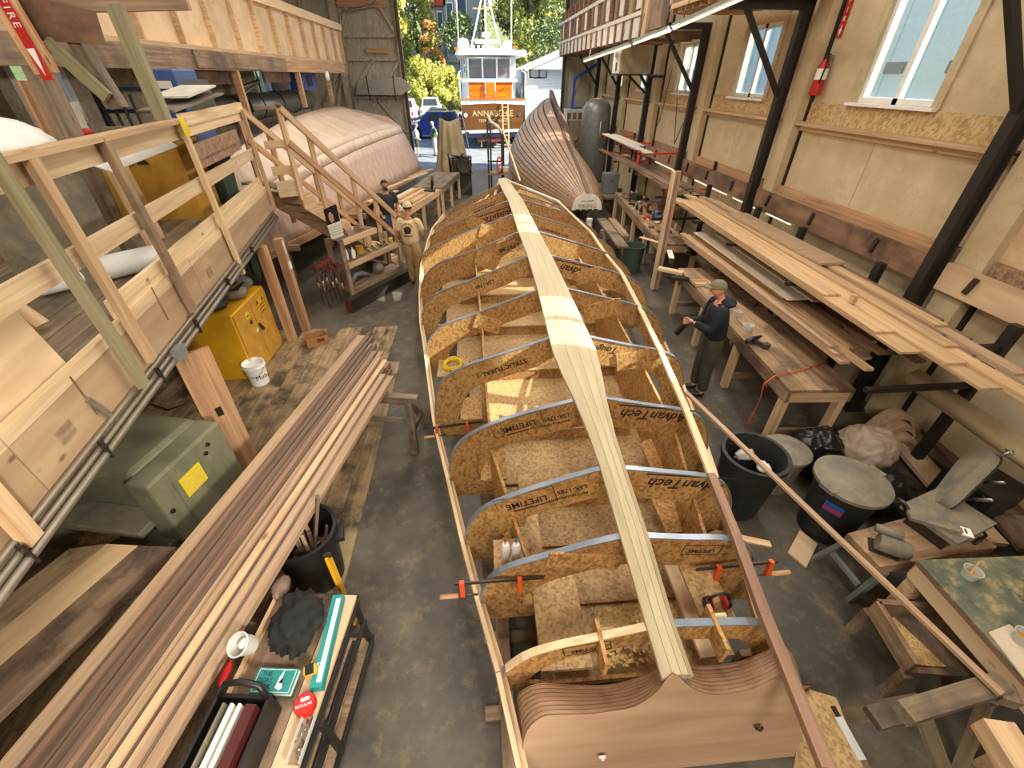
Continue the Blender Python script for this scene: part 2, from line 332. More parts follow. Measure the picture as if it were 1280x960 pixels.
def loft(name, rings, mat, parent=None, closed=True, caps=True, smooth=False):
    n = len(rings[0]); V = [v for r in rings for v in r]; Fc = []
    for i in range(len(rings)-1):
        for k in range(n if closed else n-1): Fc.append((i*n+k, i*n+(k+1) % n, (i+1)*n+(k+1) % n, (i+1)*n+k))
    if caps and closed: Fc += [tuple(range(n))[::-1], tuple((len(rings)-1)*n+k for k in range(n))]
    return mk(name, V, Fc, mat, parent, None, smooth)
def blob(name, c, size, mat, parent=None, amp=.2, freq=2.0, seed=0, sub=4, flat=.0, rz=0, crease=.0):
    bm = bmesh.new(); bmesh.ops.create_icosphere(bm, subdivisions=sub, radius=1)
    off = Vector((seed*3.7, seed*1.3, seed*5.1))
    for v in bm.verts:
        d = v.co.normalized(); f = 1+amp*noise.fractal(d*freq+off, .8, 2.1, 4)
        if crease: f += crease*(abs(noise.noise(d*freq*2.3+off*2))-.2)
        q = d*f; q = Vector((q.x*size[0], q.y*size[1], q.z*size[2]))
        if q.z < -size[2]*(1-flat): q.z = -size[2]*(1-flat)
        v.co = q
    return frombm(name, bm, mat, parent, Matrix.Translation(Vector(c)) @ Matrix.Rotation(rz, 4, 'Z'), True)
def text(name, s, size, mat, M, parent=None, ext=.001, shear=0, wide=1.0, bold=0.0):
    cu = bpy.data.curves.new('lettering', 'FONT'); cu.body = s; cu.size = size; cu.extrude = ext; cu.shear = shear; cu.offset = bold
    cu.align_x = 'CENTER'; cu.align_y = 'CENTER'; cu.resolution_u = 2; cu.space_character = wide
    o = bpy.data.objects.new('lettering', cu); COL.objects.link(o)
    bpy.context.view_layer.update()
    me = bpy.data.meshes.new_from_object(o.evaluated_get(bpy.context.evaluated_depsgraph_get())); bpy.data.objects.remove(o)
    me.materials.clear(); me.materials.append(MATS[mat]); me.name = name
    return link(bpy.data.objects.new(name, me), parent, M)
def MXY(origin, x, y):
    """matrix with local X along x, local Y along y, Z = x cross y"""
    x = Vector(x).normalized(); y = Vector(y); y = (y-x*y.dot(x)).normalized(); z = x.cross(y)
    return Matrix(((x.x, y.x, z.x, origin[0]), (x.y, y.y, z.y, origin[1]), (x.z, y.z, z.z, origin[2]), (0, 0, 0, 1)))
def sheet(name, quad, t, mat, parent=None):
    """thin panel from four corner points (p0->p1 is the grain direction), thickness t along its normal downwards"""
    p = [Vector(q) for q in quad]; M = MXY(p[0], p[1]-p[0], p[3]-p[0]); Mi = M.inverted()
    l = [Mi @ q for q in p]; V = [(q.x, q.y, 0) for q in l]+[(q.x, q.y, -t) for q in l]
    return mk(name, V, [(0, 1, 2, 3), (7, 6, 5, 4), (0, 4, 5, 1), (1, 5, 6, 2), (2, 6, 7, 3), (3, 7, 4, 0)], mat, parent, M)
# ================================================================ the setting
WX, LX, DY, RY, TOP = 5.5, -7.0, 24.0, -3.5, 8.0      # right wall, left wall, door wall, rear wall, ceiling
def wall_plane(name, axis, at, a0, a1, z0, z1, holes, t, mat, parent=None):
    """wall panel normal to X or Y with rectangular openings (a0,a1,z0,z1)"""
    As = sorted({a0, a1}|{h[0] for h in holes}|{h[1] for h in holes}); Zs = sorted({z0, z1}|{h[2] for h in holes}|{h[3] for h in holes})
    As = [a for a in As if a0 <= a <= a1]; Zs = [z for z in Zs if z0 <= z <= z1]
    V = []; Fc = []
    for i in range(len(As)-1):
        for j in range(len(Zs)-1):
            ca, cz = (As[i]+As[i+1])/2, (Zs[j]+Zs[j+1])/2
            if any(h[0] < ca < h[1] and h[2] < cz < h[3] for h in holes): continue
            la, lz = As[i+1]-As[i], Zs[j+1]-Zs[j]
            b = len(V)
            V += boxv(t, la, lz, (at+t/2, ca, cz)) if axis == 'X' else boxv(la, t, lz, (ca, at+t/2, cz))
            Fc += [tuple(b+k for k in f) for f in BOXF]
    return mk(name, V, Fc, mat, parent)

fl = STR(box('floor', (-.75, 10.25, -.1), (12.7, 27.6, .2), 'concrete'))
# plank floor on the left of the slab, plank by plank
x = -6.98
k = 0
while x < -1.42:
    w = .215
    y1 = 7.35 - max(0, (-1.9-x))*0.0 - (0.35 if k % 3 == 1 else 0) - (.9 if x > -1.75 else 0)
    cuts = [-3.4, 1.0+(k*1.37) % 2.4, 4.2+(k*.83) % 1.6, y1]
    for a, b in zip(cuts[:-1], cuts[1:]):
        bar('plank', (x+w/2, a+.002, .006), (x+w/2, b-.002, .006), w-.006, .022, 'plank_floor', fl)
    x += w; k += 1
STR(box('ceiling', (-.75, 10.25, TOP+.1), (12.9, 27.8, .2), 'grey_panel'))
STR(box('wall_rear', (-.75, RY-.1, 4), (12.7, .2, 8), 'grey_panel'))

# right wall with its windows
WINS = [(1.9, 3.2, 3.54, 5.4), (5.72, 7.0, 3.54, 5.4), (9.38, 10.6, 3.5, 4.64), (12.6, 13.7, 3.48, 4.52), (15.9, 16.9, 3.48, 4.5), (18.6, 19.5, 3.48, 4.5)]
wr = STR(wall_plane('wall_right', 'X', WX, RY, DY, 0, TOP, WINS, .18, 'cream_panel'))
POSTS = [.9, 4.45, 8.41, 11.9, 15.15, 18.4, 21.6]
for i, (a, b, z0, z1) in enumerate(WINS):
    wn = T('window_%d' % (i+1), 'white framed sliding window in the cream wall, bay %d' % (i+1), 'window', (WX, (a+b)/2, z0)); wn['kind'] = 'structure'
    for k in ('label', 'category'): del wn[k]
    for n, y0, y1, za, zb in (('casing', a-.12, a, z0-.02, z1+.12), ('casing', b, b+.12, z0-.02, z1+.12), ('casing', a, b, z1, z1+.12)):
        box(n, (WX-.012, (y0+y1)/2, (za+zb)/2), (.03, y1-y0, zb-za), 'fir_pale' if i > 1 else 'cream', wn)
    box('sill', (WX-.03, (a+b)/2, z0-.02), (.12, b-a+.2, .035), 'white', wn)
    for y0, y1 in ((a, a+.06), (b-.06, b), ((a+b)/2-.04, (a+b)/2+.04)):
        box('sash_stile', (WX+.07, (y0+y1)/2, (z0+z1)/2), (.07, y1-y0, z1-z0), 'white', wn)
    for z in (z0+.035, z1-.035): box('sash_rail', (WX+.07, (a+b)/2, z), (.07, b-a-.12, .07), 'white', wn)
    m = (a+b)/2
    for y0, y1 in ((a+.06, m-.04), (m+.04, b-.06)):
        box('pane', (WX+.09, (y0+y1)/2, (z0+z1)/2), (.008, y1-y0, z1-z0-.14), 'glass', wn)
for i, (y0, y1) in enumerate(zip(POSTS[:-1], POSTS[1:])):
    a, b = y0+.12, y1-.5
    # sheet panels below the ledge, with a seam
    m = a+(b-a)*.52
    for p, q in ((a, m-.006), (m+.006, b)):
        box('wall_panel', (WX-.008, (p+q)/2, 1.6), (.016, q-p, 3.1), 'cream_panel', wr)
    box('wall_panel', (WX-.011, (a+b)/2, 3.37), (.022, b-a, .28), 'osb_wall', wr)
    bar('ledge', (WX-.09, a-.08, 3.215), (WX-.09, b+.05, 3.215), .17, .05, 'fir', wr)
    bar('ledge_face', (WX-.03, a-.08, 3.16), (WX-.03, b+.05, 3.16), .05, .1, 'fir_pale', wr)
    # lower rub boards, standing off the wall
    bar('rub_board', (WX-.06, a-.1, 2.16), (WX-.06, b+.6, 2.16), .1, .2, 'fir_orange' if i in (1, 2) else 'osb_red', wr)
    bar('rub_board', (WX-.24, y0+.13, 2.0), (WX-.24, y1-.13, 2.0), .04, .3, ['ply', 'ply_dark', 'ply_dark', 'osb_red', 'osb_red', 'osb_red'][i], wr)
    for f in (.22, .55, .86):
        box('steel_hook', (WX-.275, y0+(y1-y0)*f, 2.02), (.03, .05, .18), 'steel_dark', wr, rx=.2)
box('wall_board', (WX-.04, 3.4, 2.45), (.05, 1.9, .42), 'ply', wr)
# columns, black steel posts with brackets
for i, y in enumerate(POSTS):
    t = T('steel_post', 'black steel post with knee brace at the cream column, %s' % ['beside the first window', 'right of the large window', 'left of the fire extinguisher', 'beside the shuttered window', 'behind the leaning rack', 'by the grey tank', 'next to the door wall'][i], 'post', (5.2, y, 0))
    box('post', (5.2, y, 2.4), (.12, .12, 4.8), 'steel_black', t)
    bar('bracket_arm', (5.2, y, 4.74), (3.94, y, 4.74), .1, .12, 'steel_black', t)
    bar('knee_brace', (5.18, y, 3.56), (4.25, y, 4.7), .07, .07, 'steel_black', t)
    box('flange', (5.27, y, 2.4), (.02, .2, 4.8), 'steel_black', t)
    box('base_plate', (5.2, y, .012), (.3, .3, .024), 'steel_black', t)
    STR(box('trim_%d' % (i+1), (WX-.09, y-.28, 3.2), (.18, .32, 6.4), 'cream'))
    STR(box('trim_%d' % (i+11), (WX-.02, y-.465, 3.2), (.04, .05, 6.4), 'steel_black'))

# left wall with windows
LWINS = [(8.6, 9.6, 3.2, 4.7), (13.0, 14.0, 3.2, 4.7), (17.6, 18.8, 3.1, 4.7), (21.2, 22.2, 3.1, 4.7)]
wl = STR(wall_plane('wall_left', 'X', LX-.18, RY, DY, 0, TOP, LWINS, .18, 'grey_panel'))
for i, (a, b, z0, z1) in enumerate(LWINS):
    wn = T('window_%d' % (i+11), 'x', 'x', (LX, (a+b)/2, z0)); wn['kind'] = 'structure'
    for k in ('label', 'category'): del wn[k]
    for y0, y1 in ((a-.08, a+.04), (b-.04, b+.08), ((a+b)/2-.03, (a+b)/2+.03)): box('sash_stile', (LX-.02, (y0+y1)/2, (z0+z1)/2), (.06, y1-y0, z1-z0), 'white', wn)
    for z in (z0, z1): box('sash_rail', (LX-.02, (a+b)/2, z), (.06, b-a+.1, .08), 'white', wn)
    box('pane', (LX-.05, (a+b)/2, (z0+z1)/2), (.008, b-a-.1, z1-z0-.1), 'glass', wn)
for y in (1, 4.6, 8.2, 11.8, 15.4, 19, 22.6): STR(box('trim_%d' % int(30+y), (LX+.08, y, 4), (.16, .22, 8), 'grey_panel'))

# door wall: right return, left leaf with truss members, header
STR(wall_plane('wall_door_right', 'Y', DY, 4.13, WX, 0, TOP, [], .12, 'door_panel'))
STR(box('trim_51', (4.16, DY-.06, 4), (.1, .2, 8), 'steel_dark')); STR(box('trim_52', (4.3, DY-.05, 4), (.08, .1, 8), 'galv'))
STR(box('wall_door_header', (.55, DY+.06, 7.75), (7.2, .12, .5), 'door_panel'))
leaf = T('door_1', 'x', 'x', (-5, DY, 0)); leaf['kind'] = 'structure'
for k in ('label', 'category'): del leaf[k]
for i, (a, b) in enumerate([(-7.0, -5.6), (-5.59, -4.3), (-4.29, -3.02)]):
    box('door_sheet', ((a+b)/2, DY+.03, 4), (b-a, .05, 8), 'door_panel', leaf)
box('door_edge', (-3.0, DY-.08, 4), (.07, .3, 8), 'steel_dark', leaf); box('door_edge', (-3.14, DY-.1, 4), (.09, .16, 8), 'fir_old', leaf)
box('door_edge', (-5.6, DY-.14, 4), (.3, .24, 8), 'grey_panel', leaf)
for a, b, c, d in [(-5.5, 1.6, -4.35, 3.0), (-3.15, 1.6, -4.35, 3.0), (-5.5, 3.05, -3.15, 3.05), (-5.5, 4.45, -3.15, 4.45), (-5.5, 3.1, -4.3, 4.4), (-3.15, 4.4, -4.3, 3.1),
                   (-5.5, 5.3, -4.4, 7.4), (-3.15, 5.3, -4.4, 7.4), (-5.5, 4.5, -6.9, 2.6), (-6.9, 4.5, -6.9, 7.5), (-6.6, 1.5, -5.7, 4.0), (-5.5, 1.5, -3.15, 1.5), (-5.5, 5.25, -3.15, 5.25)]:
    bar('truss_member', (a, DY-.09, b), (c, DY-.09, d), .12, .1, 'grey_panel', leaf, up=(0, 1, 0))
box('batten', (-4.0, DY-.17, 4.75), (1.0, .03, .18), 'fir_orange', leaf); box('batten', (-4.4, DY-.17, 6.3), (2.0, .03, .3), 'fir_orange', leaf)
# conduit on the door leaf and a duct box with a pointed end
tube('conduit', [(-3.75, DY-.28, 7.9), (-3.75, DY-.28, 6.35), (-3.9, DY-.28, 6.2), (-5.2, DY-.28, 6.0), (-5.35, DY-.28, 5.8), (-5.4, DY-.28, 3.0), (-5.5, DY-.28, 2.4)], .035, 'galv', leaf)
t = T('deflector_box', 'grey sheet metal box with a pointed end fixed to the door leaf', 'metal box', (-4.1, DY-.5, 3.45))
q = [PY(x, y, DY-.45) for x, y in ((447, 102), (447, 118), (503, 119), (515, 109), (501, 96))]
prism('shell', [(p.x, p.z) for p in q], .5, 'galv', Matrix(((1, 0, 0, 0), (0, 0, -1, DY-.2), (0, 1, 0, 0), (0, 0, 0, 1))), t)
box('strap', (PY(460, 110, DY-.7).x, DY-.71, 3.4), (.05, .02, .9), 'steel_dark', t); box('strap', (PY(493, 110, DY-.7).x, DY-.71, 3.4), (.05, .02, .9), 'steel_dark', t)

# ---------------------------------------------------------------- left loft (storage deck high on the left)
t = T('storage_loft', 'high plywood storage loft with studs above the left balcony', 'loft', (LX, 8, 3.95))
bar('beam', (-5.0, 4.5, 4.09), (-5.0, 13.0, 4.09), .14, .3, 'fir_old', t); bar('beam', (-5.0, 13.01, 4.09), (-5.0, 21.2, 4.09), .14, .3, 'fir_orange', t)
bar('beam_facing', (-4.91, 10.0, 4.1), (-4.91, 14.6, 4.1), .03, .26, 'fir_old', t)
bar('bottom_plate', (-5.0, 4.5, 4.27), (-5.0, 21.6, 4.27), .14, .06, 'fir', t); bar('top_plate', (-5.0, 6.5, 5.36), (-5.0, 21.8, 5.36), .14, .2, 'fir_pale', t)
for i in range(14):
    y = 5.29+i*1.17
    box('loft_panel', (-5.06, y+.585, 4.78), (.02, 1.155, .96), 'ply_loft', t)
for i in range(15):
    y = 5.29+i*1.17
    if y < 21.6: box('stud', (-5.0, y, 4.78), (.1, .045, .98), 'fir', t)
box('stud', (-5.0, 21.55, 4.6), (.14, .1, 1.4), 'fir', t)
for i in range(7): sheet('loft_deck', [(-6.98, 4.5+i*2.45, 4.24), (-5.06, 4.5+i*2.45, 4.24), (-5.06, 6.92+i*2.45, 4.24), (-6.98, 6.92+i*2.45, 4.24)], .03, 'ply_dark', t)
for (x, y, X) in ((255, 90, -5.3), (345, 90, -5.3)):
    p = PX(x, y, X); box('hanging_board', (X, p.y, 3.83), (.05, 1.9, .24), 'ply_dark', t)
for px in (300, 376, 412):   # posts carrying the loft
    p = PX(px, 110, -5.0); box('hanging_post', (-5.0, p.y, 3.52), (.13, .1, .85), 'fir_orange', t)
# dark ply flap, sign post and props in the top left corner
t = T('plywood_flap', 'brown plywood flap hanging under the loft with a diagonal board', 'plywood sheet', (-4.2, 4.9, 4.0))
q = [PY(x, y, 4.9) for x, y in ((18, 0), (36, 50), (133, 56), (120, 14), (62, 0))]
prism('sheet', [(p.x, p.z) for p in q], .03, 'ply_dark', Matrix(((1, 0, 0, 0), (0, 0, -1, 4.9), (0, 1, 0, 0), (0, 0, 0, 1))), t)
bar('cleat', PY(0, 8, 4.95), PY(235, 3, 5.05), .06, .1, 'fir_old', t)
tag(bar('green_post', PY(143, 6, 4.85), PY(205, 150, 4.85), .1, .1, 'fir_green', None, up=(0, 1, 0)), 'greenish treated timber post standing in front of the blue machine', 'post')
tag(bar('prop_timber', PY(58, 52, 4.84), PY(135, 122, 4.84), .1, .05, 'fir_green', None, up=(0, 1, 0)), 'diagonal green-tinted brace running under the plywood flap', 'timber')
tag(bar('prop_timber', PY(96, 50, 4.97), PY(150, 135, 4.97), .1, .12, 'fir_grey', None, up=(0, 1, 0)), 'weathered grey prop timber under the plywood flap', 'timber')
t = T('sign_post', 'brown post carrying a narrow red and white fire sign', 'post', PY(20, 90, 4.75))
bar('post', PY(-8, -20, 4.75), PY(60, 92, 4.75), .14, .1, 'fir_orange', t, up=(0, 1, 0))
a, b = PY(8, 8, 4.68), PY(40, 64, 4.68); d = (b-a).normalized()
M = MXY((a+b)/2, d, (-d.z, 0, d.x)); w = .075
mk('sign', [(-.33, -w/2, 0), (.33, -w/2, 0), (.33, w/2, 0), (-.33, w/2, 0), (-.33, -w/2, -.01), (.33, -w/2, -.01), (.33, w/2, -.01), (-.33, w/2, -.01)], [(0, 1, 2, 3), (7, 6, 5, 4), (0, 4, 5, 1), (1, 5, 6, 2), (2, 6, 7, 3), (3, 7, 4, 0)], 'red', t, M)
text('lettering', 'FIRE', .075, 'white', M @ Matrix.Translation((-.1, 0, .002)), t, wide=1.4); prism('arrow', [(.12, -.03), (.12, .03), (.3, 0)][::-1], .003, 'white', M @ Matrix.Translation((0, 0, .001)), t)

# ---------------------------------------------------------------- right loft
t = T('timber_loft', 'overhead timber loft with white clad studs along the right wall', 'loft', (4.6, 17, 4.45))
for y in (12.4, 13.2, 14, 14.8, 15.6, 16.4, 17.2, 18, 18.8, 19.6, 20.4, 21.2, 22, 22.8, 23.6):
    bar('joist', (3.9, y, 4.62+.0), (5.45, y, 4.62), .05, .16, 'ply_dark', t)
for i in range(16):
    y = 12.3+i*.71
    box('white_panel', (3.86, y+.35, 4.78), (.02, .56, .4), 'white_dull', t)
    box('stud', (3.86, y, 5.25), (.1, .07, 1.4), 'mahogany', t)
    if i % 2 == 0: box('white_panel', (3.87, y+.35, 5.35), (.02, .5, .5), 'white_dull', t)
bar('rail', (3.83, 12.3, 5.0), (3.83, 23.7, 5.0), .04, .08, 'white_dull', t); bar('rail', (3.83, 12.3, 5.62), (3.83, 23.7, 5.62), .04, .09, 'white_dull', t)
box('end_box', (4.1, 12.2, 5.0), (.5, .38, .9), 'ply', t); box('end_panel', (3.85, 11.2, 5.2), (.04, 1.1, 1.1), 'ply_dark', t)
t2 = T('plywood_bin', 'plywood storage bin on joists above the first light tube', 'storage bin', (4.2, 9.5, 4.8))
box('side', (3.82, 9.45, 5.15), (.03, 1.9, .5), 'ply_dark', t2); bar('frame', (3.8, 8.4, 4.9), (3.8, 10.5, 4.9), .04, .07, 'fir', t2); bar('frame', (3.8, 8.4, 5.42), (3.8, 10.5, 5.42), .04, .07, 'fir', t2)
box('stile', (3.8, 10.46, 5.15), (.04, .08, .6), 'fir', t2); box('stile', (3.8, 9.5, 5.15), (.04, .06, .45), 'fir', t2)
for i in range(9): bar('joist', (3.85, 8.0+i*.31, 4.86), (5.28, 8.0+i*.31, 4.86), .04, .12, 'fir', t2)
sheet('deck', [(3.85, 7.8, 4.95), (5.28, 7.8, 4.95), (5.28, 10.6, 4.95), (3.85, 10.6, 4.95)], .02, 'ply', t2)
# fluorescent tubes hung under the loft edge
for (a, b, la) in (((938, -6), (842, 36), 'long fluorescent light hung beneath the plywood bin'), ((838, 38), (792, 55), 'fluorescent light hung over the grey junction box'), ((788, 57), (730, 77), 'far fluorescent light tapering toward the door')):
    p, q = PX(a[0], a[1], 3.72), PX(b[0], b[1], 3.72)
    t = T('fluorescent_light', la, 'light', (p+q)/2, 'fluorescent lights under the right loft')
    bar('housing', p+Vector((0, 0, .05)), q+Vector((0, 0, .05)), .1, .05, 'galv', t); tube('tube', [p, q], .02, 'tube_lit', t)
    for f in (.15, .85):
        m = p.lerp(q, f); bar('hanger', m+Vector((0, 0, .08)), (3.775, m.y, 4.95), .01, .01, 'steel_dark', t)
for (y0, y1, la) in ((7.2, 9.3, 'lit tube lamp lying behind the long lumber rack'), (9.5, 11.2, 'lit tube lamp on the wall above the bench tools'), (12.4, 14.0, 'lit tube lamp behind the clamp rack')):
    t = T('wall_tube_light', la, 'light', (WX-.2, y0, 1.7)); z = 1.78
    bar('housing', (WX-.1, y0, z+.03), (WX-.1, y1, z+.03), .1, .05, 'white', t); tube('tube', [(WX-.12, y0+.05, z-.01), (WX-.12, y1-.05, z-.01)], .02, 'tube_lit', t)
# ================================================================ the boat under construction (upside-down moulds)
FR = {1: ([(629, 839), (657, 819.5), (696, 807), (735, 799), (774, 791), (806, 784)], [(841, 780), (899, 778), (950, 779), (972, 793)], 1.40),
2: ([(602, 748), (608, 729), (626, 713), (657, 701.5), (696, 691), (735, 680), (774, 671)], [(808, 670), (852, 672), (917, 674), (938, 688), (940, 700)], 1.46),
3: ([(582, 674), (587, 654), (605, 635), (631.5, 623), (684, 605), (750, 586)], [(779, 585), (832, 590), (886, 596), (907, 607), (912, 626)], 1.52),
4: ([(563, 595), (563, 574), (576, 552.5), (605, 534.5), (651, 518), (717, 501)], [(756, 498), (815, 507), (855, 513), (878, 525), (884, 544)], 1.57),
5: ([(545, 525), (546, 488.5), (559, 470.5), (586, 456), (618, 446), (691, 422)], [(730, 420), (776, 429.5), (822, 438), (845, 447.5), (853, 466)], 1.6),
6: ([(534, 442), (536.5, 425), (553, 407), (590, 394), (627, 380), (671.5, 363)], [(708, 361), (753, 371.5), (792.5, 381), (818, 394), (829, 414)], 1.6),
7: ([(527.5, 402.5), (529.5, 386), (542, 369), (584, 352), (627, 335), (659, 321)], [(688, 319.5), (725, 329), (776, 343), (801, 357.5), (808, 383)], 1.6),
8: ([(526, 369), (529.5, 349), (548, 329), (584, 317), (646, 291)], [(674, 290), (753, 314), (781, 332), (787, 343)], 1.6),
9: ([(528, 329), (531, 315), (551, 304), (638, 269)], [(664.5, 268), (733, 291), (764, 310), (769, 322)], 1.6),
10: ([(536.5, 298), (556, 284), (632, 252)], [(656, 250.6), (716.5, 270), (745, 290)], 1.6),
11: ([(542, 284), (570, 266), (626.5, 241)], [(647.6, 241), (697, 258), (722, 274)], 1.6),
12: ([(556, 266), (590, 248), (623, 231.5)], [(640, 231), (680, 246), (700, 258)], 1.6)}
FINFO = {}
for i, (l, r, zk) in FR.items():
    c = ((l[-1][0]+r[0][0])/2, (l[-1][1]+r[0][1])/2); P = PZ(c[0], c[1], zk); Y = P.y
    Lp = [(PY(x, y, Y).x, PY(x, y, Y).z) for x, y in l]; Rp = [(PY(x, y, Y).x, PY(x, y, Y).z) for x, y in r]
    FINFO[i] = dict(Y=Y, X=P.x, zk=zk, L=Lp, R=Rp)
moulds = T('boat_frame', 'upside-down boat under construction with oriented strand board moulds and pale keel', 'boat', (.85, 6, 0))
def smooth_path(pts, n=3):
    out = []
    P = [Vector((p[0], p[1])) for p in pts]
    for i in range(len(P)-1):
        p0, p1, p2, p3 = P[max(i-1, 0)], P[i], P[i+1], P[min(i+2, len(P)-1)]
        for k in range(n):
            t = k/n; out.append(.5*((2*p1)+(p2-p0)*t+(2*p0-5*p1+4*p2-p3)*t*t+(3*p1-p0-3*p2+p3)*t**3))
    out.append(P[-1]); return [(v.x, v.y) for v in out]
SHEER = {}
for i, f in FINFO.items():
    Y, X0, zk = f['Y'], f['X'], f['zk']; th = .022
    zb = max(.30, min(f['L'][0][1], f['R'][-1][1])-.28)
    # outline from the left foot over the keel to the right foot
    lx, lz = f['L'][0]; rx, rz = f['R'][-1]
    half = max(X0-lx, rx-X0)
    top = [(X0-half-.05, zb)]+smooth_path(f['L'], 3)+[(X0, zk+.005)]+smooth_path(f['R'], 3)+[(X0+half+.05, zb)]
    SHEER[i] = (top[0], top[-1])
    # opening: same shape drawn in, with rounded lower corners
    web = .30 if i < 8 else .42
    n = 26; inn = []
    wh = half-.26
    def topz(x, top=top, zk=zk):
        for (xa, za), (xb, zb_) in zip(top[:-1], top[1:]):
            if xa <= x <= xb and xb > xa: return za+(zb_-za)*(x-xa)/(xb-xa)
        return zk-.3
    zo = max(zb+.12, .44 if i > 2 else .5)
    if i == 1: zo, web, wh = zb+.06, .17, half-.13
    pts = []
    for k in range(n+1):
        x = X0-wh+2*wh*k/n; e = min(1, (wh-abs(x-X0))/.28+.02); z = topz(x)-web
        z = zo+(z-zo)*math.sqrt(max(0, 1-(1-e)**2)) if e < 1 else z
        pts.append((x, max(z, zo+.002)))
    bm = bmesh.new()
    # ring strip: sample outer by matching parameter
    m = 48
    def samp(path, m):
        d = [0]
        for a, b in zip(path[:-1], path[1:]): d.append(d[-1]+math.hypot(b[0]-a[0], b[1]-a[1]))
        out = []; j = 0
        for k in range(m+1):
            s = d[-1]*k/m
            while j < len(d)-2 and d[j+1] < s: j += 1
            u = 0 if d[j+1] == d[j] else (s-d[j])/(d[j+1]-d[j]); out.append((path[j][0]+(path[j+1][0]-path[j][0])*u, path[j][1]+(path[j+1][1]-path[j][1])*u))
        return out
    O = samp(top, m); I = samp(pts, m)
    Ob = [(X0+half+.05-(2*half+.1)*k/8, zb) for k in range(1, 8)]; Ib = [(X0+wh-2*wh*k/8, zo) for k in range(1, 8)]
    O += Ob; I += Ib; N = len(O)
    V = [(x-X0, -th/2, z) for x, z in O]+[(x-X0, -th/2, z) for x, z in I]+[(x-X0, th/2, z) for x, z in O]+[(x-X0, th/2, z) for x, z in I]
    Fc = []
    for k in range(N):
        j = (k+1) % N
        Fc += [(k, N+k, N+j, j), (2*N+k, 2*N+j, 3*N+j, 3*N+k), (k, j, 2*N+j, 2*N+k), (N+k, 3*N+k, 3*N+j, N+j)]
    fo = mk('mould', V, Fc, 'osb' if i % 2 else 'osb_dark', moulds, Matrix.Translation((X0, Y, 0)))
    # metallic tape along the hull edge
    a = [(x, z) for x, z in O[:m+1] if z > zb+.25]
    rings = [[(x, Y-.02, z+.001), (x, Y+.02, z+.001), (x, Y+.02, z+.006), (x, Y-.02, z+.006)] for x, z in a]
    # offset outwards
    rr = []
    for k, (x, z) in enumerate(a):
        p, q = a[max(k-1, 0)], a[min(k+1, len(a)-1)]; tx, tz = q[0]-p[0], q[1]-p[1]; L = math.hypot(tx, tz) or 1; nx, nz = -tz/L, tx/L
        rr.append([(x+nx*.001, Y-.021, z+nz*.001), (x+nx*.001, Y+.021, z+nz*.001), (x+nx*.012, Y+.021, z+nz*.012), (x+nx*.012, Y-.021, z+nz*.012)])
    lo = [r for r, (x, z) in zip(rr, a) if x < X0]; ro = [r for r, (x, z) in zip(rr, a) if x >= X0]
    if i == 1:
        cut = int(len(lo)*.4); loft('edge_strip', lo[:2], 'tape_blue', fo); loft('edge_strip', lo[1:], 'fir_pale', fo)
    else: loft('edge_tape', lo, 'tape_blue', fo)
    loft('edge_tape', ro, 'tape_blue', fo)
    # legs down to the strongback
    for sx in (-1, 1):
        x = X0+sx*min(half-.15, .95 if i < 12 else .5)
        box('leg', (x, Y+.04, (zb+.14)/2+.06), (.09, .04, zb+.02), 'fir_old', fo)
    # printed lettering (the sheets were stamped before the hull was turned: it reads upside down)
    Mt = Matrix(((-1, 0, 0, 0), (0, 0, -1, Y-th/2-.0012), (0, -1, 0, 0), (0, 0, 0, 1)))
    def stamp(s, x, z, size, tilt, shear=0.0, Y=Y, th=th, fo=fo):
        M = Matrix.Translation((x, Y-th/2-.0012, z)) @ Matrix.Rotation(tilt, 4, 'Y') @ Matrix(((-1, 0, 0, 0), (0, 0, -1, 0), (0, -1, 0, 0), (0, 0, 0, 1)))
        text('printed_text', s, size, 'ink', M, fo, ext=.0006, shear=shear, bold=size*.018)
        if s.startswith('Advan'): mk('printed_line', boxv(size*5.2, size*.1, .0012, (0, -size*.62, 0)), BOXF, 'ink', fo, M)
        if s == 'LIFETIME':
            for bx_ in ((size*5.4, .006, 0, size*.75), (size*5.4, .006, 0, -size*1.25), (.006, size*2, -size*2.7, -size*.25), (.006, size*2, size*2.7, -size*.25)): mk('printed_frame', boxv(bx_[0], bx_[1], .0012, (bx_[2], bx_[3], 0)), BOXF, 'ink', fo, M)
    f['stamp'] = stamp; f['top'] = topz; f['zo'] = zo; f['half'] = half; f['obj'] = fo; f['web'] = web; f['wh'] = wh; f['zb'] = zb
def st(i, s, dx, dz, size, tilt, shear=0):
    f = FINFO[i]; x = f['X']+dx; f['stamp'](s, x, f['top'](x)-dz, size, tilt, shear)
for i in (3, 4):
    st(i, 'AdvanTech', .62, .10, .14, .16, .3); st(i, 'LIFETIME', -.62, .12, .085, -.3); st(i, 'LSR-1785', -.28, .13, .06, -.25)
    st(i, 'MEETS REQUIREMENTS', -.30, .20, .03, -.25); st(i, 'limited warranty', -.62, .19, .03, -.3)
st(5, 'STRUCTURAL 1', -.72, .17, .085, -.33); st(5, 'Tough', .42, .1, .11, .2, .3)
st(7, 'Advan', .55, .13, .16, .25, .3); st(7, 'LSR-1785', -.85, .15, .08, -.35); st(8, 'LIFETIME', -.35, .2, .1, -.3); st(9, 'MEETS REQUIREMENTS', .7, .2, .06, .3)
st(10, 'AdvanTech', -.45, .22, .17, -.3, .3); st(2, 'LIFETIME', .5, .13, .05, .1); st(1, 'LIFETIME', -.38, .1, .05, -.2); st(11, 'AdvanTech', -.6, .2, .12, -.35, .3)
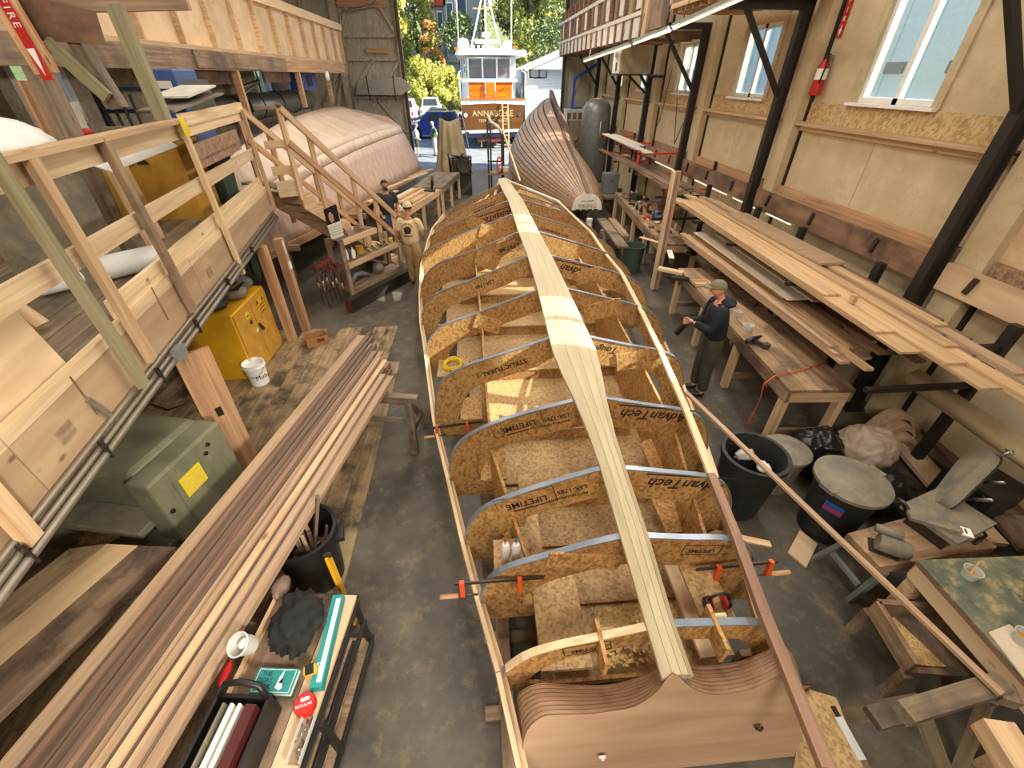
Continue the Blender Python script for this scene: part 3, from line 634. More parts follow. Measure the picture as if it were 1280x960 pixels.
# gusset plates doubling the moulds
for i, dx, dz, w, h, tl in ((5, .75, .16, .38, .22, .2), (6, -.85, .2, .36, .2, -.35), (7, .8, .16, .4, .22, .25), (8, -.75, .26, .42, .3, -.3), (9, -.55, .24, .6, .26, -.3), (10, -.9, .2, .4, .26, -.35), (3, -.78, .22, .32, .16, -.1), (2, -.3, .14, .5, .14, -.2), (6, .7, .17, .5, .24, .2)):
    f = FINFO[i]; x = f['X']+dx
    box('gusset', (x, f['Y']-.025, f['top'](x)-dz), (w, .022, h), 'osb', f['obj'], ry=-tl)
# decks, shelf flanges and fore-and-aft stringers between the moulds
HALFS = {1: .36, 2: .62, 3: .72, 4: .86, 5: .9, 6: .92, 7: .95, 8: .95, 9: .9, 10: .8, 11: .6, 12: .4}
for i in range(1, 11):
    a, b = FINFO[i], FINFO[i+1]; ya, yb = a['Y']+.013, b['Y']-.013
    zd = min(a['zo'], b['zo'])-.03
    hw = min(a['wh'], b['wh'])-.12
    xa, xb = a['X'], b['X']
    sheet('deck_sheet', [(xa-hw, ya, zd-.0), (xa+hw, ya, zd), (xb+hw, yb, zd), (xb-hw, yb, zd)], .02, 'osb_floor', moulds)
    if i >= 3:   # light shelf along the forward mould's lower web with its dark apron
        d = .30
        sheet('shelf', [(xb-hw*.85, yb-d, zd+.17), (xb+hw*.85, yb-d, zd+.17), (xb+hw*.85, yb, zd+.17), (xb-hw*.85, yb, zd+.17)], .022, 'osb_floor', moulds)
        box('apron', (xb, yb-d+.02, zd+.075), (hw*1.68, .02, .14), 'osb_dark', moulds)
    for s in (-1, 1):
        p0 = Vector((xa+s*HALFS[i], ya, 0)); p1 = Vector((xb+s*HALFS[i+1], yb, 0))
        z1 = min(a['top'](p0.x), b['top'](p1.x))-(.24 if i > 1 else .10); z0 = zd+.015
        if i >= 2: bar('stringer', p0+Vector((0, 0, (z0+z1)/2)), p1+Vector((0, 0, (z0+z1)/2)), .025, z1-z0, 'osb', moulds)
for s in (-1, 1):   # short keelsons at the stern
    f = FINFO[1]; x = f['X']+s*.32; z = f['top'](x)
    box('stern_stringer', (x, f['Y']-.03, z-.05), (.022, .24, .15), 'osb', moulds)
    box('cleat', (x+.05, f['Y']+.03, z-.05), (.1, .06, .05), 'fir_pale', moulds)
# cross braces with rounded ends at the sides, and sheer battens
def pads(i, sx, z, l):
    f = FINFO[i]; x = f['X']+sx*(f['wh']-.16)
    o = [(math.cos(t)*.13, -.0+math.sin(t)*.1) for t in [math.pi*k/6 for k in range(7)]]
    poly = [(-.13, -l)] + [(.13, -l)] + [(p[0], p[1]) for p in o]
    prism('side_bracket', poly, .022, 'osb', Matrix.Translation((x, f['Y']+.3, z)), f['obj'])
for i in (2, 3, 4, 5): pads(i, -1, FINFO[i]['zo']+.1, .34); pads(i, 1, FINFO[i]['zo']+.1, .34)
for (bi, x0, x1) in ((1, -.62, -.30), (2, -.66, -.5), (1, .4, .62)):   # loose planks laid fore and aft inside
    a, b = FINFO[bi], FINFO[bi+1]
    z = a['zo']+.06
    sheet('inner_plank', [(a['X']+x0, a['Y']+.03, z), (a['X']+x0, b['Y']+.3, z), (a['X']+x1, b['Y']+.3, z), (a['X']+x1, a['Y']+.03, z)], .03, 'osb_floor' if x0 < .1 else 'ply', moulds)
# sheer battens
for k, nm in ((0, 'sheer_batten'), (1, 'sheer_batten')):
    pts = []
    for i in range(1, 13):
        f = FINFO[i]; q = f['L'][0] if k == 0 else f['R'][-1]
        zz = {1: .02}.get(i, 0)
        pts.append(Vector((q[0]+(-.03 if k == 0 else .05), f['Y'], q[1]-.05 if k == 0 else max(f['zb']+.1, q[1]-.2))))
    if k == 0:
        pts = [Vector((pts[0].x+.1, .55, pts[0].z+.02))]+pts
    for a, b in zip(pts[:-1], pts[1:]):
        bar(nm, a, b, .03, .07, 'fir_pale', moulds); bar('batten_filler', a+Vector((.035 if k == 0 else -.035, 0, -.03)), b+Vector((.035 if k == 0 else -.035, 0, -.03)), .03, .05, 'fir', moulds)
# strongback rails on the floor
for sx in (-1, 1): bar('strongback', (.85+sx*.8, .8, .08), (.85+sx*.8, 11.6, .08), .1, .15, 'fir_old', moulds)
for i in range(1, 13): bar('cross_tie', (FINFO[i]['X']-1.0, FINFO[i]['Y']+.08, .03), (FINFO[i]['X']+1.0, FINFO[i]['Y']+.08, .03), .09, .05, 'fir_old', moulds)
# keel: laminated plank with bevelled edges, built as side strips and a raised middle
KW = [(12.95, .16, 1.50), (12.5, .26, 1.575), (11.81, .30, 1.605), (10.9, .31, 1.61), (10.0, .33, 1.61), (8.9, .34, 1.61), (7.7, .36, 1.61), (6.45, .37, 1.61), (5.17, .39, 1.61), (4.3, .42, 1.61), (3.6, .44, 1.605), (3.2, .37, 1.59), (2.85, .28, 1.575), (2.4, .205, 1.545), (2.1, .185, 1.525), (1.56, .18, 1.465), (1.08, .16, 1.405), (.82, .165, 1.375)]
def keelx(Y):
    fs = [(f['Y'], f['X']) for f in FINFO.values()]
    fs = [(.7, fs[0][1]+.01)]+fs+[(13.0, fs[-1][1]+.02)]
    for (a, xa), (b, xb) in zip(fs[:-1], fs[1:]):
        if a <= Y <= b: return xa+(xb-xa)*(Y-a)/(b-a)
    return .87
sects = [(-.5, .012), (-.5, .03), (-.2, .055), (.06, .062), (.3, .055), (.5, .03), (.5, .012)]
for k in range(len(sects)-1):
    if k == 0 or k == 5: continue
    (s0, h0), (s1, h1) = sects[k], sects[k+1]
    rings = []
    for Y, w, z in KW:
        x = keelx(Y); rings.append([(x+s0*w+.0012, Y, z+h0), (x+s1*w-.0012, Y, z+h1), (x+s1*w-.0012, Y, z+.004), (x+s0*w+.0012, Y, z+.004)])
    # long grain along Y: keep points local to a rotated frame
    M = Matrix.Rotation(math.pi/2, 4, 'Z'); Mi = M.inverted()
    rings = [[tuple(Mi @ Vector(p)) for p in r] for r in rings]
    n = 4; V = [v for r in rings for v in r]; Fc = []
    for i in range(len(rings)-1):
        for q in range(n): Fc.append((i*n+q, i*n+(q+1) % n, (i+1)*n+(q+1) % n, (i+1)*n+q))
    Fc += [(0, 1, 2, 3)[::-1], tuple((len(rings)-1)*n+q for q in range(n))]
    mk('keel_strip', V, Fc, 'keel', moulds, M)
# stem piece curving down at the bow
loft('stem', [[(x-.06, y, z), (x+.06, y, z), (x+.06, y-.14, z-.1), (x-.06, y-.14, z-.1)] for x, y, z in ((.66, 12.9, 1.55), (.66, 13.15, 1.3), (.66, 13.25, .9), (.66, 13.3, .4))], 'keel', moulds)
for s in (-1, 1):   # planked strips converging on the bow
    for j, (fr, z) in enumerate(((.25, .1), (.5, .1), (.75, .1))):
        f = FINFO[12]; x = f['X']+s*f['half']*fr*.8
        bar('bow_strip', (x, f['Y']-.9, f['top'](x)-.02), (.66+s*.05, 13.0, 1.5-.25*fr), .05, .03, 'fir_orange', moulds)
# ribband lying over the right bilge
RB = [(635, 227, 12, 0), (697, 253, 11, 0), (739, 293, 9, 0), (757, 320, 8, 0), (776, 343, 7, 0), (798, 386, 6, 0), (823, 439, 5, 0), (855, 513, 4, 0), (887, 597, 3, 0), (917, 672, 2, 0), (953, 772, 1, 0)]
pr = [PY(x, y, FINFO[i]['Y'])+Vector((0, 0, .03)) for x, y, i, _ in RB]
d = (pr[-1]-pr[-2]).normalized(); pr.append(PY(1034, 962, .42))
for j, (a, b) in enumerate(zip(pr[:-1], pr[1:])): bar('ribband', a, b, .05 if j < 8 else .06, .03 if j < 8 else .045, 'fir_pale' if j < 8 else 'mahogany', moulds)
for j, (a, b) in enumerate(zip(pr[4:8], pr[5:9])): bar('ribband_doubler', a+Vector((.05, 0, -.06)), b+Vector((.05, 0, -.06)), .03, .05, 'fir_pale', moulds)

# transom: thick laminated, raked face
TB = [(645, 900), (645, 873), (657, 860), (677, 854), (716, 856), (759, 856), (794, 848), (821, 838), (841, 826), (860, 831), (884, 832), (923, 827), (954, 815), (977.5, 807), (993, 823), (1004, 860)]
TF = [(654, 935), (660, 912), (677, 897), (697, 894), (735, 893), (765, 889), (794, 883), (821, 865), (841, 842), (864, 860), (891.5, 869), (931, 864), (960, 853), (982, 842), (998, 860), (1008, 900)]
yb, yf = .97, .80
B = [PY(x, y, yb) for x, y in TB]
Fp = []
for x, y in TF:
    d_ = ray(x, y); Fp.append(C0+d_*((yf-.22*(1.36-CH))/(d_.y-.22*d_.z)))
zlow = .62
B = [Vector((B[0].x-.0, yb, zlow))]+B+[Vector((B[-1].x+.04, yb, zlow))]
Fp = [Vector((Fp[0].x-.0, yf-.22*(1.36-zlow), zlow))]+Fp+[Vector((Fp[-1].x+.02, yf-.22*(1.36-zlow), zlow))]
Fp = [Vector((.0, 0, 0))+p for p in Fp]
def sm3(P):
    out = []
    for i in range(len(P)-1):
        p0, p1, p2, p3 = P[max(i-1, 0)], P[i], P[i+1], P[min(i+2, len(P)-1)]
        out += [.5*((2*p1)+(p2-p0)*t+(2*p0-5*p1+4*p2-p3)*t*t+(3*p1-p0-3*p2+p3)*t**3) for t in (0, .33, .67)]
    return out+[P[-1]]
B = sm3(B); Fp = sm3(Fp)
tr = T('transom', 'x', 'x', (.85, .8, .6))
for k in ('label', 'category'): del tr[k]
tr.parent = moulds; tr.matrix_parent_inverse = WM[moulds.name].inverted()
n = len(B); cF = Vector((.86, yf-.1, .62)); 
mk('transom_face', [tuple(p) for p in Fp], [tuple(range(n))[::-1]], 'transom', tr)
L = 15; V = []; Fc = []
for k in range(L+1):
    for a, b in zip(Fp, B):
        p = a.lerp(b, k/L); V.append(tuple(p))
for k in range(L):
    for j in range(n-1): Fc.append((k*n+j, (k+1)*n+j, (k+1)*n+j+1, k*n+j+1))
ring = mk('laminate_core', V, Fc, 'transom', tr)
# individual plies: proud strips on the edge, alternately dark
for k in range(L):
    rings = []
    for j in range(1, n-1):
        a, b = Fp[j].lerp(B[j], (k+.12)/L), Fp[j].lerp(B[j], (k+.62)/L)
        c = Vector((.86, a.y, .9)); na = (a-Vector((.86, a.y, .8))).normalized()*.002
        rings.append([tuple(a+na), tuple(b+na), tuple(b-na), tuple(a-na)])
    loft('ply_layer', rings, 'cedar' if k % 2 else 'mahogany', tr)
mk('transom_back', [tuple(p) for p in B], [tuple(range(n))], 'transom', tr)
for x, y, m in ((752, 941, 'white'), (947, 905, 'steel_dark')):
    d_ = ray(x, y); p = C0+d_*((yf-.22*(1.36-CH))/(d_.y-.22*d_.z)-.012); lathe('bolt_plug', [(.0, 0), (.022, 0), (.022, .012), (.008, .016), (.008, .022), (0, .022)], m, p+Vector((0, -.012, 0)), tr, 12, Matrix.Rotation(math.pi/2+.2, 4, 'X'))
# ================================================================ left side: balcony, stairs, machines
EDGE = lambda Y: -(2.305+.165*Y)                      # balcony edge runs slightly away from the boat
ED = Vector((-.163, .987, 0)).normalized(); EN = Vector((ED.y, -ED.x, 0))      # along, and outwards over the floor
def E_(Y, off=0.0, z=0.0): return Vector((EDGE(Y), Y, z))+EN*off
def PE(x, y, off=0.0):
    d = ray(x, y); o = off*1.0135; t = (-2.305+o)/(d.x+.165*d.y); return C0+d*t
DZ, RZ = 2.24, 3.45
CP = E_(8.42); Dp = Vector((-3.25, 8.68, 0)); Fp2 = Vector((-1.95, 10.86, 0))
bal = T('balcony', 'raised timber balcony with two-by-four railing, board deck and conduit along its edge', 'balcony', (-4, 3, 0))
for a, b in ((-3.4, -.6), (-.59, 1.9), (1.91, 4.7), (4.71, 8.4)):
    bar('rim_panel', E_(a, -.015, 2.02), E_(b, -.015, 2.02), .03, .36, 'ply_rim', bal); bar('rim_board', E_(a, -.03, 2.24), E_(b, -.03, 2.24), .06, .09, 'fir_pale', bal)
for i in range(16):
    bar('deck_board', E_(-2.6, -.16-.2*i, DZ-.02), E_(8.38 - (.0 if i % 2 else .02), -.16-.2*i, DZ-.02), .19, .035, 'deck_floor', bal)
for i in range(12): bar('joist', (-6.9, -3+i*.95, 2.09), (EDGE(-3+i*.95)-.05, -3+i*.95, 2.09), .045, .24, 'fir_old', bal)
for k, (x, y) in enumerate(((118, 512), (132, 522))): 
    p = PE(x, y, .012); bar('joist_bracket', p+Vector((0, 0, .09)), p-Vector((0, -.06, .09)), .03, .03, 'galv', bal)
for x, y in ((82, 540), (262, 340)): p = PE(x, y, .004); bar('wood_patch', p-ED*.07, p+ED*.07, .012, .1, 'fir_old', bal)
for x, y in ((8, 632), (105, 495), (200, 380)): p = PE(x, y, .002); bar('panel_seam', p+Vector((0, 0, .16)), p-Vector((0, 0, .16)), .006, .012, 'ply_dark', bal)
for k, (dz, r) in enumerate(((1.84, .02), (1.79, .02), (1.745, .026))):
    tube('conduit', [E_(-2, .03+.02*k, dz), E_(2.5, .03+.02*k, dz), E_(5.4, .03+.02*k, dz+.01), E_(8.3, .03+.02*k, dz+.04)], r, 'conduit', bal)
for y in (1.5, 2.3, 3.2, 4.1, 5.2, 6.4): bar('pipe_clip', E_(y, .085, 1.86), E_(y, .085, 1.71), .04, .012, 'steel_dark', bal)
p = PE(224, 440, .1); bar('junction_box', p-ED*.07, p+ED*.07, .07, .1, 'grey_paint', bal)
bar('ledger', E_(-3, .012, 1.79), E_(8.38, .012, 1.79), .022, .12, 'fir_old', bal)
# railing
rail = bal
def rpost(top, bot, off, mat, w=.09, d=.045):
    a, b = PE(top[0], top[1], off), PE(bot[0], bot[1], off)
    bar('rail_post', a, b, w, d, mat, rail, up=tuple(EN))
rpost((30, 186), (190, 450), .045, 'fir', .1); rpost((-14, 190), (180, 482), .09, 'fir_green', .09, .05); rpost((127, 172), (242, 388), .045, 'fir_old', .09, .05)
rpost((225, 152), (304, 342), .045, 'fir_pale', .085); rpost((302, 137), (344, 262), .03, 'fir')
rpost((-40, 585), (42, 676), .06, 'fir', .1)
yb_ = PE(225, 152).y
for a, b, m in ((-1.0, yb_, 'fir'), (yb_+.01, 8.42, 'fir_pale')):
    bar('top_rail', E_(a, 0, RZ), E_(b, 0, RZ), .14 if m == 'fir' else .04, .04 if m == 'fir' else .12, m, rail)
    bar('upper_rail', E_(a, -.03, RZ-.1), E_(b, -.03, RZ-.1), .04, .14, 'fir_pale', rail); bar('mid_rail', E_(a, -.03, 2.8), E_(b, -.03, 2.8), .04, .14, 'fir_pale', rail)
bar('toe_board', E_(3.3, -.05, 2.36), E_(8.38, -.05, 2.36), .04, .15, 'fir_pale', rail)
bar('shingle_board', E_(yb_+.15, -.07, 3.1), E_(8.0, -.07, 3.1), .03, .16, 'osb_red', rail); bar('shingle_board', E_(yb_+.4, -.11, 2.96), E_(8.1, -.11, 2.96), .03, .12, 'osb_red', rail)
p = PE(228, 158, .075); mk('caution_ribbon', [p+ED*u+Vector((0, 0, v))+EN*w for u, v, w in ((-.05, .08, .0), (.06, .09, .01), (.1, -.07, .03), (-.02, -.12, .01), (.02, 0, .03))], [(0, 4, 1), (1, 4, 2), (4, 3, 2), (0, 3, 4)], 'sign_yellow', rail)
# near pale ply sheet wall under the rail at the far left of the view
tag(sheet('plywood_sheet', [E_(-1, -.1, DZ+.01), E_(2.7, -.1, DZ+.01), E_(2.7, -.25, 3.25), E_(-1, -.25, 3.25)], .018, 'ply', None), 'pale plywood sheet leaning inside the near balcony railing', 'plywood sheet')
# things on the balcony
t = T('timber_stub', 'rough thick upright timber standing by the white sack on the balcony', 'timber', (-3.6, 3.7, DZ))
p = PY(48, 92, 5.1); bar('post', (p.x-.05, 5.1, DZ+.012), (p.x+.02, 5.1, p.z+.05), .15, .16, 'fir_grey', t, up=(0, 1, 0)); bar('side_board', (p.x-.3, 5.15, DZ+.02), (p.x-.2, 5.15, p.z-.05), .04, .14, 'fir_orange', t, up=(0, 1, 0))
t = tag(blob('white_sack', PY(10, 155, 4.2)-Vector((.2, 0, 0)), (.42, .32, .22), 'cloth_white', None, .08, 2, 3, 4, .3), 'white wrapped roll sitting on the balcony behind the near railing', 'sack')
t.location.z = 3.38
tag(box('storage_crate', (t.location.x-.05, t.location.y+.1, DZ+.47), (.62, .5, .94), 'dusty_grey'), 'dusty grey crate carrying the white wrapped roll on the balcony', 'box')
t = T('yellow_machine', 'long yellow sheet metal machine with a grey bench top on the balcony', 'machine', (-4.6, 6.0, DZ))
q0, q1 = PY(85, 132, 6.6), PY(178, 132, 6.6)
box('body', ((q0.x+q1.x)/2-.2, 6.75, DZ+.47), (1.7, .7, .94), 'yellow_dull', t, rz=.12); box('bench_top', ((q0.x+q1.x)/2-.2, 6.75, DZ+.965), (1.85, .8, .05), 'fir_grey', t, rz=.12)
ytop = DZ+.992; yc = Vector(((q0.x+q1.x)/2-.2, 6.75, ytop))
box('label_plate', (yc.x-.5, 6.33, DZ+.76), (.26, .012, .16), 'sign_yellow', t, rz=.12); 
for k in range(3): prism('warning_mark', [(-.07, -.05), (.07, -.05), (0, .07)], .004, 'ink', MXY((yc.x+.1+k*.17, 6.40-.004+k*.02, DZ+.74), (1, .12, 0), (0, 0, 1)), t)
o = tag(lathe('white_pail', [(.0, 0), (.16, 0), (.19, .34), (.2, .36), (.17, .35), (.15, .02), (0, .02)], 'white_dull', (yc.x-.4, 6.7, ytop)), 'white ribbed plastic pail on the grey bench top of the balcony', 'pail')
for k, (dx, dz) in enumerate(((.35, .0), (.45, .03), (.4, .06))):
    tag(bar('scrap_board', (yc.x-.1+dx*.2, 6.6+k*.06, ytop+.018+dz), (yc.x+.85, 6.75+k*.05, ytop+.018+dz), .09, .026, 'fir_green'), 'thin greenish scrap board stacked on the balcony machine top', 'board', 'scrap boards on the balcony machine')
tag(blob('rag', (yc.x-.1, 6.5, ytop+.05), (.08, .06, .05), 'red', None, .2, 3, 5, 2), 'crumpled pink-red rag beside the scrap boards', 'rag')
t = T('blue_cabinet', 'blue steel compressor cabinet with white label on the balcony', 'machine', (-4.6, 8.0, DZ))
a, b = PY(180, 108, 7.8), PY(236, 135, 7.8)
box('case', ((a.x+b.x)/2, 8.05, (DZ+a.z+.2)/2), (b.x-a.x, .6, a.z+.2-DZ), 'blue_machine', t, bev=.02)
box('vent', ((a.x+b.x)/2+.1, 7.74, a.z-.2), (.25, .02, .18), 'black', t); box('label', ((a.x+b.x)/2+.05, 7.74, a.z+.02), (.24, .012, .09), 'white', t); box('panel', ((a.x+b.x)/2+.5, 7.74, a.z-.12), (.34, .012, .4), 'grey_paint', t)
t = T('cable_rack', 'dark blue open frame with black cables beside the compressor cabinet', 'rack', (-5.2, 7.6, DZ))
c = PY(146, 120, 7.6)
for dx in (-.35, .35): box('upright', (c.x+dx, 7.7, DZ+.75), (.05, .05, 1.5), 'hull_blue', t)
for z in (.2, .7, 1.2, 1.46): box('crossbar', (c.x, 7.7, DZ+z), (.7, .05, .05), 'hull_blue', t)
for k in range(4): tube('cable', [(c.x-.3+.15*k, 7.64, DZ+1.4), (c.x-.2+.12*k, 7.6, DZ+.9), (c.x-.32+.17*k, 7.64, DZ+.4)], .02, 'black', t, 6)
o = tag(sheet('white_tarp', [PE(140, 214, -.2), PE(222, 182, -.2), PE(200, 150, -.35), PE(112, 205, -.35)], .01, 'cloth_white', None), 'white plastic sheet draped inside the balcony railing', 'tarp')
tag(lathe('plastic_roll', [(.0, 0), (.11, 0), (.11, 1.0), (.04, 1.0), (.04, .98), (0, .98)], 'cloth_white', PZ(205, 318, DZ+.12), None, 20, Matrix.Rotation(3.95, 4, 'Z') @ Matrix.Rotation(math.pi/2, 4, 'Y')), 'white plastic roll lying on the balcony deck boards', 'roll')
for (y0, sx, la) in ((5.1, -.45, 'timber upright behind the rail, in front of the yellow machine'), (5.6, -.6, 'timber upright by the grey bin on the balcony')):
    tag(bar('upright_board', E_(y0, sx, DZ+.02), E_(y0+.1, sx-.1, 3.25), .04, .14, 'fir', None, up=(0, 1, 0)), la, 'board')
tag(bar('brace_board', E_(3.3, -.55, DZ+.05), E_(3.4, -1.0, 3.0), .04, .12, 'fir', None, up=(0, 1, 0)), 'diagonal board propped against the rough timber on the balcony', 'board')
g = T('grey_bin', 'tall grey-green plastic bin standing behind the shingle boards', 'bin', (-3.96, 7.46, DZ))
loft('body', [[(-3.96+s*a, 7.46+s2*a, z) for s, s2 in ((-1, -1), (1, -1), (1, 1), (-1, 1))] for a, z in ((.17, DZ), (.22, DZ+.78))], 'green_can', g); box('lid', (-3.96, 7.46, DZ+.8), (.5, .5, .05), 'green_can', g)
for k, (x, y, l, rz) in enumerate(((-3.35, 6.4, 1.1, 1.5), (-3.4, 6.6, .8, 1.6))):
    tag(box('loose_sheet', (x-.1, y, RZ+.15+.1*k), (l, .42, .02), 'fir_grey' if k == 0 else 'white_dull', None, rz=rz, ry=-.12), ['grey board resting on the bent railing run', 'pale scrap sheet resting on the bent railing run'][k], 'board')
# landing and stairs
stt = T('staircase', 'timber staircase with open handrail going down from the balcony', 'staircase', (-2, 8.5, 0))
sd = (Fp2-Dp).normalized(); sn = Vector((-sd.y, sd.x, 0))
LP_ = CP.lerp(Dp, .32)+Vector((0, .03, 0))
bar('landing_rim', (LP_.x, LP_.y, 2.2), (Dp.x, Dp.y, 2.2), .05, .26, 'fir_pale', stt)
for k in range(6): 
    o = LP_+sn*(.12+.17*k); e = Dp+sn*(.12+.17*k); bar('landing_board', (o.x, o.y, DZ-.02), (e.x, e.y, DZ-.02), .16, .035, 'deck_floor', stt)
nst = 10
for s in (0.0, .95):
    a = Dp+sn*s; b = Fp2+sn*s
    # stringer with stepped top edge
    poly = []
    L = (Fp2-Dp).length
    for k in range(nst):
        x0, x1, z = L*k/nst, L*(k+1)/nst, DZ-(k+1)*DZ/(nst+.0)
        poly += [(x0, z+DZ/nst-.03 if k == 0 else poly[-1][1]), (x0, z+.0), (x1, z+.0)]
    poly = [(0, DZ-.03)]+[q for k in range(nst) for q in ((L*k/nst+.01, DZ*(1-(k+1)/nst)+.02), (L*(k+1)/nst+.01, DZ*(1-(k+1)/nst)+.02))]+[(L, 0), (L-.25, 0), (0, DZ-.4)]
    prism('stringer', poly[::-1], .045, 'fir', MXY(a, sd, (0, 0, 1)), stt)
for k in range(nst-1):
    c = Dp+sd*((Fp2-Dp).length*(k+.5)/nst); z = DZ*(1-(k+1)/nst)+.04
    p0, p1 = c+Vector((0, 0, z)), c+sn*.98+Vector((0, 0, z)); bar('tread', p0, p1, .26, .035, 'fir', stt)
    c2 = Dp+sd*((Fp2-Dp).length*(k+1)/nst-.02); bar('riser', c2+Vector((0, 0, z-.12)), c2+sn*.98+Vector((0, 0, z-.12)), .02, .2, 'ply', stt)
hz = lambda f: RZ-.03+(1.05-RZ+.03)*f
L = (Fp2-Dp).length
for s in (-.05, 1.0):
    for f, zb_ in ((0.0, 2.0), (.19, 1.35), (.52, .6), (.73, 0.25), (.93, 0)):
        c = Dp+sd*L*f+sn*s; ztop = hz(f); bar('rail_post', (c.x, c.y, zb_), (c.x, c.y, ztop), .045, .09, 'fir' if s < 0 else 'fir_orange', stt, up=tuple(sd))
    for dz, h in ((0, .1), (-.5, .1)):
        a, b = Dp+sn*(s-.04), Dp+sd*L*.95+sn*(s-.04); bar('handrail', (a.x, a.y, hz(0)+dz), (b.x, b.y, hz(.95)+dz), .04, h, 'fir_orange' if dz else 'fir', stt)
    a, b = Dp+sn*s, Dp+sd*L*.95+sn*s; bar('rail_cap', (a.x, a.y, hz(0)+.06), (b.x, b.y, hz(.95)+.06), .1, .03, 'fir_old', stt)
bar('landing_rail', (LP_.x, LP_.y, RZ), (Dp.x, Dp.y, RZ-.03), .1, .04, 'fir_old', stt); bar('landing_rail', (LP_.x, LP_.y, 2.9), (Dp.x, Dp.y, 2.9), .04, .12, 'fir', stt); bar('landing_rail', (LP_.x, LP_.y, 2.5), (Dp.x, Dp.y, 2.5), .04, .14, 'fir', stt)
c = Dp+sd*L*.19; box('tape_wrap', (c.x+.045*.9, c.y-.05*.4, 3.0), (.1, .07, .06), 'blue_tape', stt, rz=math.atan2(sd.y, sd.x))
for (px, py) in ((383, 412), (366, 425)):
    p = PZ(px, py, .01); tag(bar('support_post', (p.x, p.y, .02), (p.x, p.y, 1.69), .13, .13, 'fir_orange', None, up=(0, 1, 0)), 'thick orange-brown timber post under the balcony, %s' % ('with the light switch' if px == 383 else 'beside the cabinet'), 'post')
p = PZ(383, 412, .0); box('light_switch', (p.x+.082, p.y-.04, 1.25), (.03, .07, .12), 'white', None); tag(bpy.data.objects['light_switch'], 'small white switch box on the orange-brown support post', 'switch')
tag(tube('switch_conduit', [(p.x+.08, p.y-.04, 1.31), (p.x+.08, p.y-.04, 1.66)], .012, 'white_dull'), 'thin pale conduit running up from the switch box', 'conduit')
# calendar
c = Dp+sd*L*.30+sn*-.1
cal = T('calendar', 'wall calendar with dark photo page above a white month sheet', 'calendar', (c.x, c.y, 1.6))
px_ = lambda x, y: PY(x, y, c.y-.55)
for nm, q, m in (('photo_page', ((404, 262), (420, 255), (425, 276), (409, 282)), 'black'), ('month_page', ((409, 282), (425, 276), (430, 294), (415, 300)), 'paper')):
    w = [px_(*k) for k in q]; sheet(nm, [w[3], w[2], w[1], w[0]], .004, m, cal)
w = px_(414, 272); blob('printed_figure', w+Vector((0, -.008, 0)), (.05, .004, .1), 'skin', cal, .25, 2, 4, 2)
for k in range(4):
    a, b = px_(411+k*1.2, 286+k*3), px_(425+k*1.2, 281+k*3); bar('rule', a+Vector((0, -.004, 0)), b+Vector((0, -.004, 0)), .002, .006, 'grey_paint', cal)
# shelving under the stairs
sh = T('clamp_shelf', 'rough timber shelf unit under the stairs with a row of clamps', 'shelf', (-2.6, 8.9, 0))
o0 = Vector((-2.69, 8.60, 0)); e0 = Vector((-1.83, 10.05, 0)); d0 = (e0-o0).normalized(); n0 = Vector((-d0.y, d0.x, 0)); SL = (e0-o0).length
for f in (0, .98):
    for s in (0, .36): p = o0+d0*SL*f+n0*s; bar('upright', (p.x, p.y, 0), (p.x, p.y, (1.25 if f == 0 else .95)), .05, .1, 'fir_old', sh, up=tuple(d0))
for z, m in ((.16, 'fir_old'), (.72, 'fir'), (1.2, 'fir')):
    ln = .98 if z < 1 else .6
    a, b = o0, o0+d0*SL*ln; bar('shelf_edge', (a.x, a.y, z), (b.x, b.y, z), .045, .1, m, sh)
    for k in range(2):
        a, b = o0+n0*(.1+.15*k), o0+d0*SL*ln+n0*(.1+.15*k); bar('shelf_board', (a.x, a.y, z+.04), (b.x, b.y, z+.04), .145, .025, 'deck_floor', sh)
for k in range(9):
    c = o0-d0*(.12+.055*k)+n0*(.1+.07*(k % 4)); h = .75+.1*((k*7) % 3)
    t = T('bar_clamp', 'long black bar clamp with rust-red jaw hanging on the shelf end', 'clamp', (c.x, c.y, .05), 'bar clamps hanging by the stairs')
    box('bar', (c.x, c.y, .05+h/2), (.012, .03, h), 'steel_black', t, rz=.3); box('jaw', (c.x+.03, c.y-.03, h-.02), (.05, .12, .05), 'red_brown', t, rz=.3+k); tube('screw', [(c.x+.02, c.y-.06, h-.1), (c.x+.02, c.y-.06, h-.3)], .01, 'steel_dark', t, 6); tube('grip', [(c.x+.02, c.y-.06, h-.3), (c.x+.02, c.y-.06, h-.42)], .018, 'fir_orange', t, 6)
for k, (f, s, z, r, h, m, la) in enumerate(((.14, .2, .78, .05, .26, 'white', 'white spray bottle on the middle shelf under the stairs'), (.22, .13, .78, .035, .22, 'paper', 'slim white caulk tube on the middle shelf under the stairs'), (.38, .2, .78, .08, .16, 'yellow_dull', 'yellow plastic tub on the middle shelf under the stairs'), (.29, .24, .78, .045, .12, 'white_dull', 'squat white tub on the middle shelf under the stairs'), (.95, .17, .78, .045, .07, 'sign_yellow', 'small yellow tape roll on the middle shelf end'))):
    p = o0+d0*SL*f+n0*s; tag(lathe('bottle' if k < 2 else 'tub', [(0, 0), (r, 0), (r, h*.7), (r*(.4 if k < 2 else 1.05), h*.85), (r*.3 if k < 2 else r*1.05, h), (0, h)], m, (p.x, p.y, z), None, 14), la, 'bottle' if k < 2 else 'tub')
